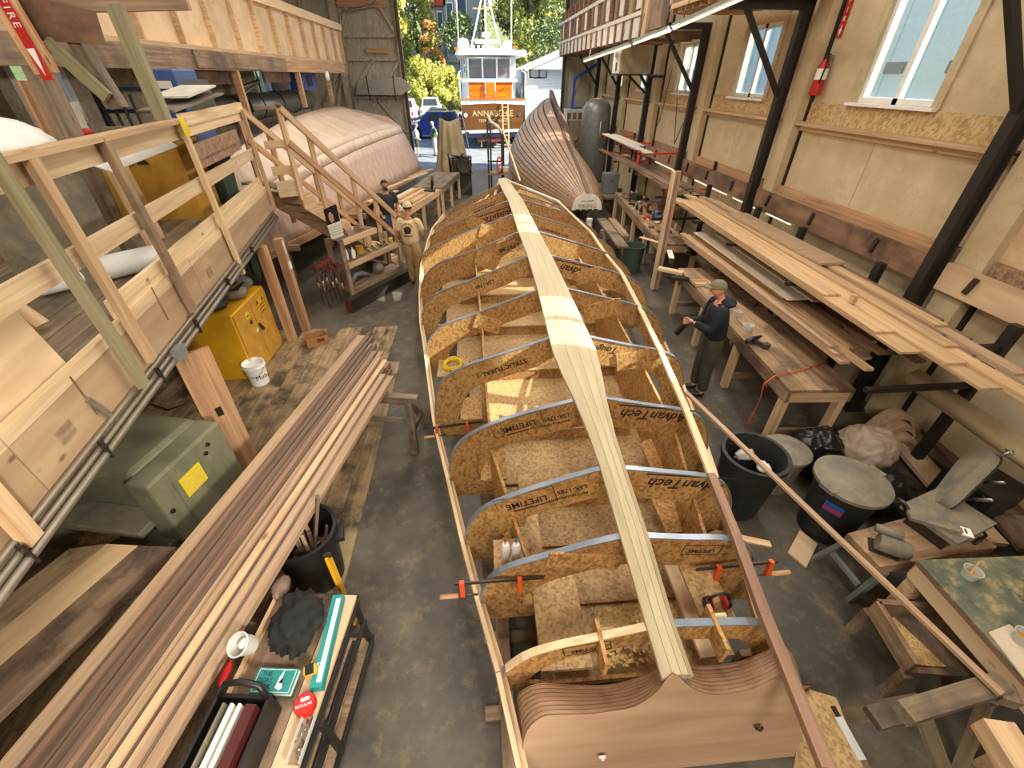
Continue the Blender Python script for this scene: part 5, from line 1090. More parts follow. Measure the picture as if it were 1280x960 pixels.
# grinder / tool clutter on the far part
o = bz(864, 318); g = T('bench_vise', 'dark bench vise on the end of the tool bench', 'vise', o); box('base', o+Vector((0, 0, .03)), (.16, .16, .06), 'steel_dark', g, rz=.4); box('jaw', o+Vector((0, 0, .11)), (.18, .08, .12), 'steel_dark', g, rz=.4, bev=.01); tube('screw', [o+Vector((-.2, -.1, .1)), o+Vector((.1, .05, .1))], .018, 'steel', g); tube('handle', [o+Vector((-.19, -.16, .06)), o+Vector((-.19, -.04, .15))], .008, 'steel', g, 6)
for k, (px, py, l, w, m, la) in enumerate(((838, 318, .5, .1, 'paper', 'white sheet of plans lying on the bench by the vise'), (822, 262, .32, .18, 'ply_dark', 'brown box tray among the bench tools'), (795, 250, .3, .2, 'dark_green', 'green case at the back of the tool bench'), (812, 300, .5, .1, 'fir_pale', 'pale board scrap on the tool bench'), (838, 340, .45, .12, 'fir_pale', 'pale offcut at the bench edge near the vise'), (850, 350, .3, .1, 'steel_dark', 'flat steel jig on the bench by the vise'))):
    o = bz(px, py); h = .012 if k in (0, 3) else (.16 if k in (1, 2) else .05); tag(box('bench_item', o+Vector((0, 0, h/2)), (l, w, h), m, None, rz=1.3+.3*k), la, ['paper', 'tray', 'case', 'board', 'offcut', 'jig'][k])
o = bz(833, 305); gw = T('grinding_wheel', 'dark round grinding wheel standing on the tool bench', 'grinder', bz(865, 300)); c = bz(866, 303, 1.02); lathe('wheel', [(0, -.02), (.03, -.025), (.12, -.02), (.12, .02), (.03, .025), (0, .02)], 'steel_black', c+Vector((0, 0, .02)), gw, 24, Matrix.Rotation(math.pi/2, 4, 'Y') @ Matrix.Rotation(.5, 4, 'X')); box('stand', c+Vector((.07, 0, -.06)), (.1, .12, .12), 'steel_dark', gw)
o = bz(800, 242); pt_ = T('yellow_hand_tool', 'bright yellow pliers-like clamp on the tool bench', 'tool', bz(803, 248)); c = bz(804, 250); bar('arm', c+Vector((-.12, .15, .12)), c+Vector((.06, -.1, .02)), .03, .03, 'yellow', pt_); bar('arm', c+Vector((-.04, .17, .13)), c+Vector((.08, -.04, .03)), .03, .03, 'yellow', pt_); blob('base', c+Vector((.05, -.1, .04)), (.08, .06, .04), 'black_plastic', pt_, .2, 3, 2, 2)
tag(blob('red_sander', bz(808, 274)+Vector((0, 0, .04)), (.09, .06, .045), 'red', None, .15, 2, 4, 3, .3), 'small red power sander on the tool bench', 'sander')
mats = ['steel_dark', 'fir_old', 'black_plastic', 'cedar_dark', 'fir', 'dusty_grey', 'red_brown', 'steel', 'blue', 'white_dull']; words = ['dark steel', 'weathered wood', 'black plastic', 'reddish wood', 'pale wood', 'dusty grey', 'rust-red', 'bright steel', 'blue', 'off-white']
used_ = []; OCC = [(o_.location.x, o_.location.y, .2) for o_ in bpy.data.objects if o_.parent is None and o_.name.split('.')[0] in ('bench_vise', 'grinding_wheel', 'yellow_hand_tool', 'red_sander', 'bench_item')]
for k in range(56):
    for tr__ in range(150):
        f = .1+.9*rq.random(); s = rq.uniform(.1, .66)
        q_ = Vector((3.9, 9.0, 0)).lerp(Vector((4.3, 14.1, 0)), f)+Vector((.99, -.08, 0))*s
        if all((abs(f-a)*5.1)**2+(s-b)**2 > .215**2 for a, b in used_) and all(math.hypot(q_.x-a, q_.y-b) > c+.1 for a, b, c in OCC): break
    else: continue
    used_.append((f, s)); p = Vector((3.9, 9.0, 0)).lerp(Vector((4.3, 14.1, 0)), f)+Vector((.99, -.08, 0))*s; m = k % 10; sz = (rq.uniform(.05, .2), rq.uniform(.03, .07), rq.uniform(.03, .12))
    kind = k % 4; z = .902
    if kind == 0: o = box('hand_tool', (p.x, p.y, z+sz[2]/2), sz, mats[m], None, rz=rq.uniform(0, 3), bev=.008)
    elif kind == 1: o = tube('hand_tool', [(p.x, p.y, z+.02), (p.x+rq.uniform(-.06, .06), p.y+rq.uniform(-.06, .06), z+.05), (p.x+rq.uniform(-.09, .09), p.y+rq.uniform(-.09, .09), z+.02)], [.012, .018, .02], mats[m], None, 7)
    elif kind == 2: o = lathe('hand_tool', [(0, 0), (.04, 0), (.042, .1), (.02, .12), (.015, .16), (0, .16)], mats[m], (p.x, p.y, z), None, 12)
    else: o = blob('hand_tool', (p.x, p.y, z+.03), (.07, .05, .035), mats[m], None, .4, 3, k, 2, .2)
    tag(o, '%s %s in the clutter on the tool bench' % (words[m], ['block tool', 'bent handle tool', 'small bottle', 'lumpy fitting'][kind]), 'tool', 'small tools on the bench')
# tool rack with handles behind the bench
tr_ = T('tool_rack', 'wall rack of upright screwdrivers and chisels over the tool bench', 'tool rack', (5.1, 11.5, .9)); box('rack_board', (5.05, 11.6, 1.15), (.12, 1.4, .06), 'fir_old', tr_); box('back', (5.12, 11.6, 1.02), (.03, 1.5, .24), 'fir_old', tr_)
for k in range(16): tube('handle', [(5.05, 10.98+k*.08, 1.1), (5.05+rq.uniform(-.02, .02), 10.98+k*.08, 1.28+.05*(k % 3))], .016, ['fir_orange', 'red', 'steel_dark', 'yellow'][k % 4], tr_, 6)
# leaning bundle of boards
a = PZ(820, 362, .0); bnd = [(0, 'cedar'), (-.05, 'mahogany'), (-.1, 'fir_pale')]
for dx, m in bnd:
    b = PY(849, 214, 8.66)+Vector((dx, 0, 0)); tag(bar('leaning_board', a+Vector((dx, 0, .02)), b, .045, .11, m, None, up=(0, 1, 0)), {'cedar': 'pale reddish', 'mahogany': 'dark red', 'fir_pale': 'cream'}[m]+' board leaning upright against the tool bench', 'board')
cgr = PZ(788, 338, .0); cn = T('green_can', 'tall dark green bin standing beside the tool bench', 'bin', cgr); lathe('can', [(0, 0), (.2, 0), (.25, .58), (.27, .59), (.27, .62), (.24, .62), (.19, .02), (0, .02)], 'green_can', cgr, cn, 28)
for px, py in ((778, 318), (800, 315)): pass
p = PZ(797, 322, 0)+Vector((.45, .1, 0)); tag(lathe('white_pail', [(0, 0), (.13, 0), (.15, .36), (.16, .37), (.14, .37), (.12, .02), (0, .02)], 'white_dull', p), 'white pail standing under the tool bench', 'pail')
p = PZ(800, 285, 0)+Vector((.2, .3, 0)); tag(lathe('white_pail', [(0, 0), (.13, 0), (.15, .36), (.16, .37), (.14, .37), (.12, .02), (0, .02)], 'dusty_grey', p), 'dusty grey pail standing under the tool bench', 'pail')
# planks on trestles beside the second hull
for k, (a, b, w, z, m, la) in enumerate((((3.32, 9.7), (3.42, 12.15), .26, .62, 'fir_grey', 'wide grey plank laid on a trestle by the second hull'), ((3.62, 10.5), (3.7, 12.15), .2, .62, 'fir_old', 'weathered plank beside the wide grey plank on the trestle'), ((4.4, 14.5), (4.5, 16.9), .5, .62, 'fir_grey', 'wide grey board under the metal case beside the tank'))):
    tag(bar('trestle_plank', (*a, z), (*b, z), w, .045, m), la, 'plank')
sawhorse((3.5, 11.2, 0), (1, 0, 0), .595, .66, 'fir_old', 'timber trestle under the grey planks by the second hull', 'trestle')
sawhorse((4.46, 15.6, 0), (1, 0, 0), .595, .7, 'fir_old', 'timber trestle under the wide grey board by the tank', 'trestle')
tag(lathe('block_stand', [(0, 0), (.09, 0), (.09, .55), (.07, .6), (.09, .62), (.09, .7), (0, .7)], 'white_dull', (3.02, 11.9, 0), None, 6), 'pale block stand in front of the small transom', 'stand')

# lumber rack
rk = T('lumber_rack', 'cantilever lumber rack of black steel arms on the right wall', 'rack', (5.1, 6, 1))
for y in (3.3, 5.0, 6.6, 7.9, 9.9):
    box('upright', (5.14, y, .95), (.08, .1, 1.9), 'steel_black', rk)
    for z in (1.19, 1.66): bar('arm', (5.14, y, z), (3.95, y, z), .06, .05, 'steel_black', rk)
def rb(X, w, y0, y1, z, h, m, la, g=None, slope=0.0): return tag(bar('rack_board', (X, y0, z+h/2), (X+slope, y1, z+h/2), w-.004, h, m), la, 'board', g)
x = 3.98
for k, (w, y0, m) in enumerate(((.12, 3.75, 'cedar'), (.1, 3.55, 'lumber_gold'), (.1, 3.95, 'lumber_gold'), (.11, 3.7, 'cedar'), (.09, 4.2, 'lumber_brown'), (.12, 3.85, 'lumber_gold'), (.1, 4.3, 'cedar_dark'), (.12, 4.1, 'lumber_brown'), (.12, 3.7, 'lumber_brown'))):
    for j in range(3):
        if (k+j) % 4 == 3 and j == 2: continue
        rb(x+w/2, w, y0+.12*((k*3+j*5) % 4), 8.1+.15*((k+j) % 3), 1.216+.034*j, .032, m, {'cedar': 'reddish', 'lumber_gold': 'golden', 'lumber_brown': 'brown', 'cedar_dark': 'dark reddish'}[m]+' board in the lower tier of the lumber rack', {'cedar': 'reddish', 'lumber_gold': 'golden', 'lumber_brown': 'brown', 'cedar_dark': 'dark reddish'}[m]+' boards, lower rack tier')
    x += w
q = [PZ(868, 290, 1.42), PZ(985, 374, 1.42), PZ(1030, 372, 1.42), PZ(912, 288, 1.42)]
tag(sheet('plywood_sheet', [q[0], q[1], q[1]+Vector((.42, 0, 0)), q[0]+Vector((.42, 0, 0))], .02, 'ply_pale', None), 'pale whitish plywood sheet on the lower rack tier', 'plywood sheet')
tag(sheet('plywood_sheet', [q[0]+Vector((.03, .1, -.03)), q[1]+Vector((.02, .12, -.03)), q[1]+Vector((.5, .12, -.03)), q[0]+Vector((.5, .1, -.03))], .02, 'ply', None), 'tan plywood sheet under the whitish sheet', 'plywood sheet')
tag(sheet('plywood_sheet', [q[0]+Vector((.3, -.2, .024)), q[1]+Vector((.26, -.12, .024)), q[1]+Vector((.7, -.12, .024)), q[0]+Vector((.7, -.2, .024))], .02, 'white_dull', None), 'grey-white sheet overlapping the whitish plywood', 'plywood sheet')
x = 3.95
for k, (w, y0, y1, m) in enumerate(((.22, 3.2, 9.6, 'lumber_gold'), (.2, 2.6, 9.4, 'lumber_gold'), (.14, 2.0, 9.9, 'lumber_gold'), (.12, 3.1, 9.2, 'lumber_brown'), (.14, 2.4, 9.7, 'cedar'), (.12, 3.4, 9.5, 'lumber_brown'))):
    for j in range(2 if k % 2 else 3): rb(x+w/2+.2*((y0+.35*j if j < 2 else y0+1.2)-3)/6.4, w, y0+.35*j if j < 2 else y0+1.2, y1-.3*j, 1.688+.027*j, .025, m if j < 2 else 'lumber_gold', {'cedar': 'reddish', 'lumber_gold': 'golden', 'lumber_brown': 'brown', 'cedar_dark': 'dark reddish'}[m if j < 2 else 'lumber_gold']+' board in the upper tier of the lumber rack', {'cedar': 'reddish', 'lumber_gold': 'golden', 'lumber_brown': 'brown', 'cedar_dark': 'dark reddish'}[m if j < 2 else 'lumber_gold']+' boards, upper rack tier', .2*(y1-.3*j-(y0+.35*j if j < 2 else y0+1.2))/6.4)
    x += w
tag(box('wide_board', (4.75, 6.6, 1.79), (.36, 2.6, .03), 'cedar', None), 'short wide reddish board lying across the upper rack tier', 'board')
tag(box('end_block', (4.2, 4.2, 1.80), (.05, .06, .09), 'fir', None), 'small square block standing on the golden boards', 'block')
tag(box('red_block', (4.35, 5.6, 1.62), (.12, .3, .07), 'red', None), 'red painted block under the upper rack tier', 'block')
tag(tube('wide_pipe', [(4.93, 3.7, 1.02), (4.93, .4, 1.02)], .11, 'cream', None, 20), 'wide cream pipe below the rack by the wall', 'pipe')
# mid-distance rack of boards on orange arms
rk2 = T('arm_rack', 'wall rack of orange-tipped arms holding thin boards over the tool bench', 'rack', (5.2, 12, 1.8))
for y in (10.3, 12.3, 14.4, 16.2):
    for z in (1.72, 2.2) if y > 12 else (1.72,): bar('arm', (5.35, y, z), (4.3, y, z), .05, .05, 'orange_red', rk2); box('tip', (4.27, y, z), (.07, .06, .06), 'steel_dark', rk2)
    box('upright', (5.36, y, 1.7), (.05, .06, 1.2), 'steel_black', rk2)
for k, (X, w, y0, y1, m, z) in enumerate(((4.4, .14, 10.2, 16.8, 'fir_grey', 1.747), (4.58, .16, 10.0, 15.8, 'lumber_brown', 1.747), (4.76, .14, 9.9, 15.0, 'cedar_dark', 1.747), (4.92, .14, 9.7, 14.4, 'ply_dark', 1.747), (4.5, .2, 10.4, 14.6, 'lumber_brown', 1.78), (4.75, .2, 10.0, 12.6, 'fir_grey', 1.78), (4.45, .22, 12.1, 16.6, 'white_dull', 2.228), (4.7, .2, 13.5, 16.4, 'white_dull', 2.228))):
    tag(bar('thin_board', (X, y0, z+.015), (X, y1, z+.015), w, .026, m), ['long grey board at the front of the orange arm rack', 'brown board second on the orange arm rack', 'dark reddish board on the orange arm rack', 'dark plywood strip by the wall on the orange arm rack', 'brown board stacked on top of the orange arm rack', 'short grey board stacked on the orange arm rack', 'long white board on the upper orange arms', 'short white board on the upper orange arms by the wall'][k], 'board')
o = sheet('red_flag', [(4.32, 12.35, 2.26), (4.32, 12.62, 2.26), (4.30, 12.55, 1.85), (4.30, 12.42, 1.9)], .01, 'red', None); tag(o, 'red rag hanging from the end of the white boards', 'rag')
# tank, electrical box, crane
tk = T('pressure_tank', 'tall grey vertical pressure tank with dusty domed top', 'tank', (4.58, 18.6, 0))
lathe('shell', [(.0, .25), (.3, .27), (.42, .36), (.47, .5), (.47, 2.75), (.45, 2.92), (.36, 3.07), (.2, 3.17), (0, 3.2)], 'grey_tank', (4.58, 18.6, 0), tk, 36, None, True, 1.12, 1.12)
for a in range(3): box('foot', (4.58+.38*math.cos(a*2.09), 18.6+.38*math.sin(a*2.09), .2), (.08, .08, .4), 'steel_dark', tk)
lathe('cap_fitting', [(0, 0), (.05, 0), (.05, .05), (.02, .06), (.02, .16), (0, .16)], 'brass', (4.58, 18.6, 3.18), tk, 12); lathe('dome_dust', [(0, .035), (.2, .005), (.25, -.03), (.22, -.035)], 'cream', (4.58, 18.6, 3.17), tk, 28)
tube('pipe_loop', [(4.8, 18.1, 2.5), (4.6, 17.9, 2.5), (4.6, 17.9, 1.7), (4.85, 18.1, 1.7)], .025, 'galv', tk)
eb = T('electrical_box', 'large grey and tan electrical box on a bracket by the windows', 'electrical box', (4.3, 14.1, 3.9)); box('case', (4.35, 14.2, 4.2), (.85, .7, .62), 'tarp', eb, bev=.02); box('face', (3.91, 14.2, 4.2), (.02, .66, .58), 'white_dull', eb); box('meter', (3.895, 14.15, 4.05), (.02, .1, .2), 'black', eb); lathe('dial', [(0, 0), (.1, 0), (.1, .015), (0, .015)], 'grey_paint', (3.9, 14.25, 4.35), eb, 18, Matrix.Rotation(-math.pi/2, 4, 'Y')); box('bracket_shelf', (4.4, 14.2, 3.87), (1.1, .8, .03), 'steel_dark', eb); bar('strut', (4.9, 14.2, 3.4), (4.3, 14.2, 3.85), .05, .05, 'steel_black', eb); bar('wall_mount', (4.9, 14.2, 3.84), (5.3, 14.2, 3.84), .06, .06, 'steel_black', eb)
p0, p1, p2 = PY(715, 135, 22.3), PY(719, 98, 22.3), PY(744, 82, 22.3)
cr = T('engine_hoist', 'blue steel shop hoist arm standing on the white cabinet', 'hoist', (p0.x, 22.3, 2.6)); bar('mast', (p0.x, 22.3, 2.68), (p0.x+.02, 22.3, p1.z), .12, .12, 'blue', cr, up=(0, 1, 0)); bar('boom', (p1.x-.08, 22.3, p1.z-.05), p2+Vector((.2, 0, .12)), .1, .12, 'blue', cr); bar('ram', (p0.x+.05, 22.25, 3.1), (p1.x+.25, 22.25, p1.z+.05), .06, .06, 'steel', cr); box('base', (p0.x+.15, 22.3, 2.71), (.5, .3, .06), 'blue', cr)
tube('hook_chain', [p2+Vector((-.4, 0, -.02)), p2+Vector((-.4, 0, -.5))], .012, 'black', cr, 6)
wc = T('white_cabinet', 'white topped wooden stand with small cubby holes under the hoist', 'cabinet', (p0.x+.2, 22.3, 0)); box('top', (p0.x+.2, 22.3, 2.63), (1.0, .8, .08), 'white_dull', wc); box('cubbies', (p0.x+.2, 22.3, 2.42), (.95, .75, .34), 'white_dull', wc)
for k in range(4): box('cubby_face', (p0.x-.18+.24*k, 21.91, 2.42), (.16, .02, .24), 'cedar_dark', wc)
for dx in (-.4, .4):
    for dy in (-.3, .3): box('leg', (p0.x+.2+dx, 22.3+dy, 1.12), (.1, .1, 2.24), 'fir_old', wc)
box('shelf', (p0.x+.2, 22.3, 1.2), (.85, .7, .05), 'fir_old', wc); tag(blob('brown_bag', (p0.x+.15, 22.25, 1.5), (.22, .16, .24), 'tarp', None, .2, 2, 3, 3, .1), 'tan sack hanging inside the white topped stand', 'sack')
mg = T('metal_case', 'blue-grey metal case standing on the wide grey board', 'case', (4.45, 15.3, .645)); box('case', (4.45, 15.3, .95), (.5, .4, .6), 'grey_paint', mg, bev=.02); box('latch', (4.45, 15.09, 1.05), (.06, .02, .05), 'steel', mg)
# fire extinguisher with its sign
fe = T('fire_extinguisher', 'red fire extinguisher hanging on the cream wall', 'fire extinguisher', PX(1018, 120, 5.4)); a, b = PX(1018, 119, 5.38), PX(1033, 74, 5.38); x, y = 5.38, (a.y+b.y)/2
lathe('cylinder', [(0, 0), (.075, 0), (.08, .02), (.08, b.z-a.z-.1), (.06, b.z-a.z-.04), (.03, b.z-a.z), (0, b.z-a.z)], 'red', (x, y, a.z), fe, 24); lathe('label_band', [(.081, .0), (.0815, .0), (.0815, .14), (.081, .14)], 'paper', (x, y, a.z+.2), fe, 24)
lathe('valve', [(0, 0), (.025, 0), (.025, .05), (0, .06)], 'steel_dark', (x, y, b.z-.01), fe, 12); bar('lever', (x-.03, y-.1, b.z+.06), (x, y+.04, b.z+.05), .03, .015, 'black', fe); tube('hose', [(x, y-.03, b.z+.03), (x-.05, y-.12, b.z-.05), (x-.06, y-.1, b.z-.3)], .012, 'black', fe, 8); box('wall_hook', (5.45, y, b.z+.02), (.05, .04, .06), 'steel', fe)
sg = T('fire_sign', 'narrow red vertical sign with white lettering above the extinguisher', 'sign', PX(1060, 20, 5.49)); a, b = PX(1050, 47, 5.488), PX(1065, -8, 5.488); y = (a.y+b.y)/2; box('plate', (5.486, y, (a.z+b.z)/2), (.012, .11, b.z-a.z), 'red', sg)
for k, ch in enumerate('FIRE'): text('letter', ch, .09, 'paper', MXY((5.479, y, b.z-.08-.1*k), (0, -1, 0), (0, 0, 1)), sg)
prism('arrow', [(-.03, .03), (0, -.05), (.03, .03)], .003, 'paper', MXY((5.478, y, a.z+.07), (0, -1, 0), (0, 0, 1)), sg)
for px, py, la in ((1080, 90, ''),): pass
# ropes on the wall by the third window
tag(tube('wall_rope', [PX(x, y, 5.3) for x, y in ((852, 45), (838, 95), (825, 150), (820, 160))], .012, 'cedar_dark', None, 6), 'brown rope running down beside the third window', 'rope')
tag(tube('wall_rope', [PX(x, y, 5.3) for x, y in ((848, 100), (845, 145), (843, 180), (852, 158), (858, 148))], .012, 'cedar_dark', None, 6), 'brown rope with a loop hanging under the third window ledge', 'rope')

# bins and bags
def bin_(px, py, h, r0, r1, m, la, base_z=0, lid=None, name='trash_can', ribs=0):
    p = PZ(px, py, h); p.z = .003; t = T(name, la, 'bin', p)
    lathe('can', [(0, 0), (r0, 0), (r1, h-.05), (r1+.025, h-.045), (r1+.025, h), (r1-.012, h), (r0-.01, .02), (0, .02)], m, p, t, 32)
    for k in range(ribs):
        a = 6.283*k/ribs; bar('rib', p+Vector((math.cos(a)*(r0+.005), math.sin(a)*(r0+.005), .03)), p+Vector((math.cos(a)*(r1+.005), math.sin(a)*(r1+.005), h-.07)), .02, .012, m, t, up=(math.cos(a), math.sin(a), 0))
    if lid: lathe('lid', [(r1+.035, h-.03), (r1+.045, h-.03), (r1+.045, h+.005), (r1-.04, h+.03), (r1-.06, h+.03), (r1-.1, h+.05), (0, h+.07)], lid, p, t, 36)
    return p, t
p, t = bin_(945, 566, .78, .24, .3, 'dusty_black', 'big dark open barrel with rags beside the boat')
tag(blob('blue_rag', p+Vector((-.1, -.06, .5)), (.1, .1, .05), 'blue_machine', None, .3, 3, 4, 3), 'blue rag inside the open dark barrel', 'rag'); tag(blob('white_rag', p+Vector((.12, -.04, .6)), (.06, .07, .05), 'paper', None, .4, 3, 6, 3), 'crumpled white paper inside the open dark barrel', 'paper'); tag(blob('plastic_wrap', p+Vector((.0, .13, .62)), (.1, .05, .07), 'clear_plastic', None, .4, 3, 8, 3), 'clear plastic wrap hanging over the dark barrel rim', 'plastic')
bin_(984, 562, .55, .17, .2, 'dusty_grey', 'small ribbed grey can with lid between the two dark barrels', 0, 'dusty_grey', 'trash_can', 22)
p, t = bin_(1066, 600, .72, .23, .28, 'dusty_black', 'large black barrel with a dusty pale lid by the saw', 0, 'dusty_grey')
for s in (-1, 1): box('lid_handle', (p.x+s*.3, p.y+.08*s, .72), (.07, .14, .04), 'dusty_grey', t, rz=.3)
d_ = (Vector((0, 0, 0))-p); d_.z = 0; d_.normalize(); mk('sticker', boxv(.16, .12, .006), BOXF, 'blue', t, MXY(p+d_*.282+Vector((0, 0, .52)), (-d_.y, d_.x, 0), (d_.x*.1, d_.y*.1, 1))); mk('sticker_stripe', boxv(.16, .03, .004), BOXF, 'red', t, MXY(p+d_*.286+Vector((0, 0, .5)), (-d_.y, d_.x, 0), (d_.x*.1, d_.y*.1, 1)))
for (bx_, by_, sz, m, la, sd_) in ((3.76, 3.3, (.27, .24, .34), 'bag_black', 'black rubbish bag slumped under the workbench end', 1), (4.42, 3.32, (.3, .26, .32), 'bag_tan', 'large tan translucent bag between the black bags', 2), (4.22, 2.72, (.33, .22, .27), 'bag_black', 'shiny black rubbish bag behind the lidded barrel', 3)):
    tag(blob('rubbish_bag', (bx_, by_, sz[2]*.87), sz, m, None, .16, 1.5, sd_, 5, .15, -.2, .12), la, 'bag')
# portable band saw on its bench
bs = T('saw_stand', 'grey-green steel leg stand with a plywood box top for the band saw', 'stand', PZ(1100, 720, 0))
zt = .62; q = [PZ(1062, 668, zt), PZ(1112, 752 - 28, zt), PZ(1216, 655, zt), PZ(1170, 615, zt)]
q = [Vector((3.08, 2.04, zt)), Vector((3.12, 1.72, zt)), Vector((4.25, 1.82, zt)), Vector((4.2, 2.24, zt))]
sheet('top', [q[1], q[2], q[3], q[0]], .12, 'bench_top', bs)
fwd = (q[2]-q[1]).normalized()
a, b = PZ(1095, 668, zt+.0), PZ(1108, 748, zt)
for e, f in ((q[1]+fwd*.1, PZ(1062, 750, 0)), (q[0]+fwd*.1, PZ(1018, 698, 0)), (q[2]-fwd*.1, q[2]+Vector((.05, -.02, -zt))), (q[3]-fwd*.1, q[3]+Vector((.05, .02, -zt)))): bar('leg', (e.x, e.y, zt-.1), (f.x, f.y, .0), .06, .04, 'grey_paint', bs, up=(0, 1, 0))
bar('brace', Vector((3.19, 1.79, .22)), Vector((3.17, 2.12, .22)), .04, .04, 'grey_paint', bs)
sw = T('band_saw', 'grey metal-cutting band saw with raised arm and motor', 'band saw', (3.6, 2.1, zt)); c = Vector((3.86, 2.02, zt))
box('bed', c+Vector((0, 0, .2)), (.52, .42, .05), 'dusty_grey', sw, rz=.3); box('body', c+Vector((0, 0, .09)), (.34, .3, .17), 'steel_dark', sw, rz=.3); 
h0 = c+Vector((.12, .1, .24)); dirn = Vector((.72, .35, .55)).normalized(); vv = (h0-C0).normalized(); e1 = (vv-dirn*vv.dot(dirn)).normalized(); e2 = dirn.cross(e1).normalized(); up_ = (e1*.9+e2*.44).normalized(); side = dirn.cross(up_).normalized()
prof = []
for k in range(11): a = math.pi*k/10-math.pi/2; prof.append((.42+.15*math.cos(a), .06+.15*math.sin(a)))
for k in range(11): a = math.pi*k/10+math.pi/2; prof.append((0+.10*math.cos(a), .02+.10*math.sin(a)))
prism('arm_guard', prof, .09, 'dusty_grey', MXY(h0, dirn, up_), sw); prism('guard_rim', [(x*1.0, y*1.0) for x, y in prof], .012, 'steel_dark', MXY(h0-side*.014, dirn, up_) @ Matrix.Scale(1.03, 4), sw)
tube('guide_rod', [h0+dirn*.1-side*.06, h0+dirn*.1-up_*.25-side*.06], .014, 'steel', sw); tube('guide_rod', [h0+dirn*.3-side*.06, h0+dirn*.3-up_*.2-side*.06], .014, 'steel', sw); tube('tension_screw', [h0+dirn*.52+up_*.02, h0+dirn*.62-up_*.1], .012, 'steel', sw); tube('wing', [h0+dirn*.58-up_*.12, h0+dirn*.64-up_*.02], .01, 'steel', sw)
box('vise_plate', c+Vector((-.22, -.08, .24)), (.34, .1, .03), 'dusty_grey', sw, rz=-.5); lathe('hand_wheel', [(.0, 0), (.08, 0), (.08, .02), (0, .02)], 'steel_dark', c+Vector((-.3, .12, .18)), sw, 20, Matrix.Rotation(1.2, 4, 'Y'))
box('scale_label', c+Vector((-.06, -.17, .23)), (.14, .09, .012), 'paper', sw, rz=-.5)
for k in range(3): box('scale_bar', c+Vector((-.06+.025*(k-1), -.17-.012*(k-1), .238)), (.012, .05, .002), 'ink', sw, rz=-.5)
tube('cord', [c+Vector((.2, -.05, .2)), c+Vector((.27, -.15, .1)), c+Vector((.33, -.12, .02)), c+Vector((.2, -.17, .02))], .012, 'black', sw)
mt = T('saw_motor', 'small grey electric motor bolted on the saw stand', 'motor', (3.2, 1.85, zt)); lathe('case', [(0, 0), (.07, 0), (.075, .02), (.075, .2), (.06, .22), (0, .22)], 'dusty_grey', (3.2, 1.9, zt+.085), mt, 22, Matrix.Rotation(-.6, 4, 'Z') @ Matrix.Rotation(math.pi/2, 4, 'Y')); tube('capacitor', [(3.2, 1.97, zt+.17), (3.35, 1.87, zt+.17)], .035, 'dusty_grey', mt); box('foot', (3.26, 1.87, zt+.01), (.2, .14, .02), 'steel_dark', mt, rz=-.6)
tag(sheet('floor_board', [PZ(985, 690, .03), PZ(1008, 709, .03), PZ(1022, 680, .03), PZ(1000, 662, .03)], .025, 'ply', None), 'small pale plywood offcut leaning by the lidded barrel', 'board')
# wall-side lumber on the floor
lpieces = [((1150, 520), (1260, 640), .3, .2, 'ply_dark'), ((1120, 545), (1240, 680), .28, .1, 'ply'), ((1180, 500), (1280, 575), .3, .4, 'ply'), ((1230, 620), (1290, 690), .22, .12, 'fir_old')]
for k, (a, b, w, z, m) in enumerate(lpieces): tag(bar('floor_plank', PZ(*a, z), PZ(*b, z), w, .05, m), ['brown wide plank against the wall behind the saw', 'tan plank on the floor behind the rubbish bags', 'tan plank raised along the wall under the pipe', 'weathered plank on the floor by the wall beyond the saw'][k], 'plank')
ac = PZ(1135, 505, .45)
for k, (r, la) in enumerate(((.34, 'outer'), (.28, 'middle'), (.22, 'inner'))):
    rings = []
    for j in range(13):
        a = math.pi*j/12; rings.append([(4.98+math.cos(a)*r*.9, 3.7+dy, .05+math.sin(a)*rr*1.5) for dy, rr in ((-.12-.1*k, r), (-.12-.1*k, r-.05), (.02-.1*k, r-.05), (.02-.1*k, r))])
    tag(loft('bent_rib', rings, 'cedar', None), la+' arched laminated rib standing by the wall', 'laminated rib')
pd = T('black_crate', 'black ribbed plastic crate by the wall beyond the saw', 'crate', PZ(1255, 600, .2)); c = Vector((5.1, 2.62, 0)); box('body', (c.x, c.y, .25), (.5, .45, .5), 'black_plastic', pd, rz=.2)
for k in range(6): box('rib', (c.x-.26, c.y-.2+.08*k, .26), (.02, .025, .46), 'black_plastic', pd, rz=.2)
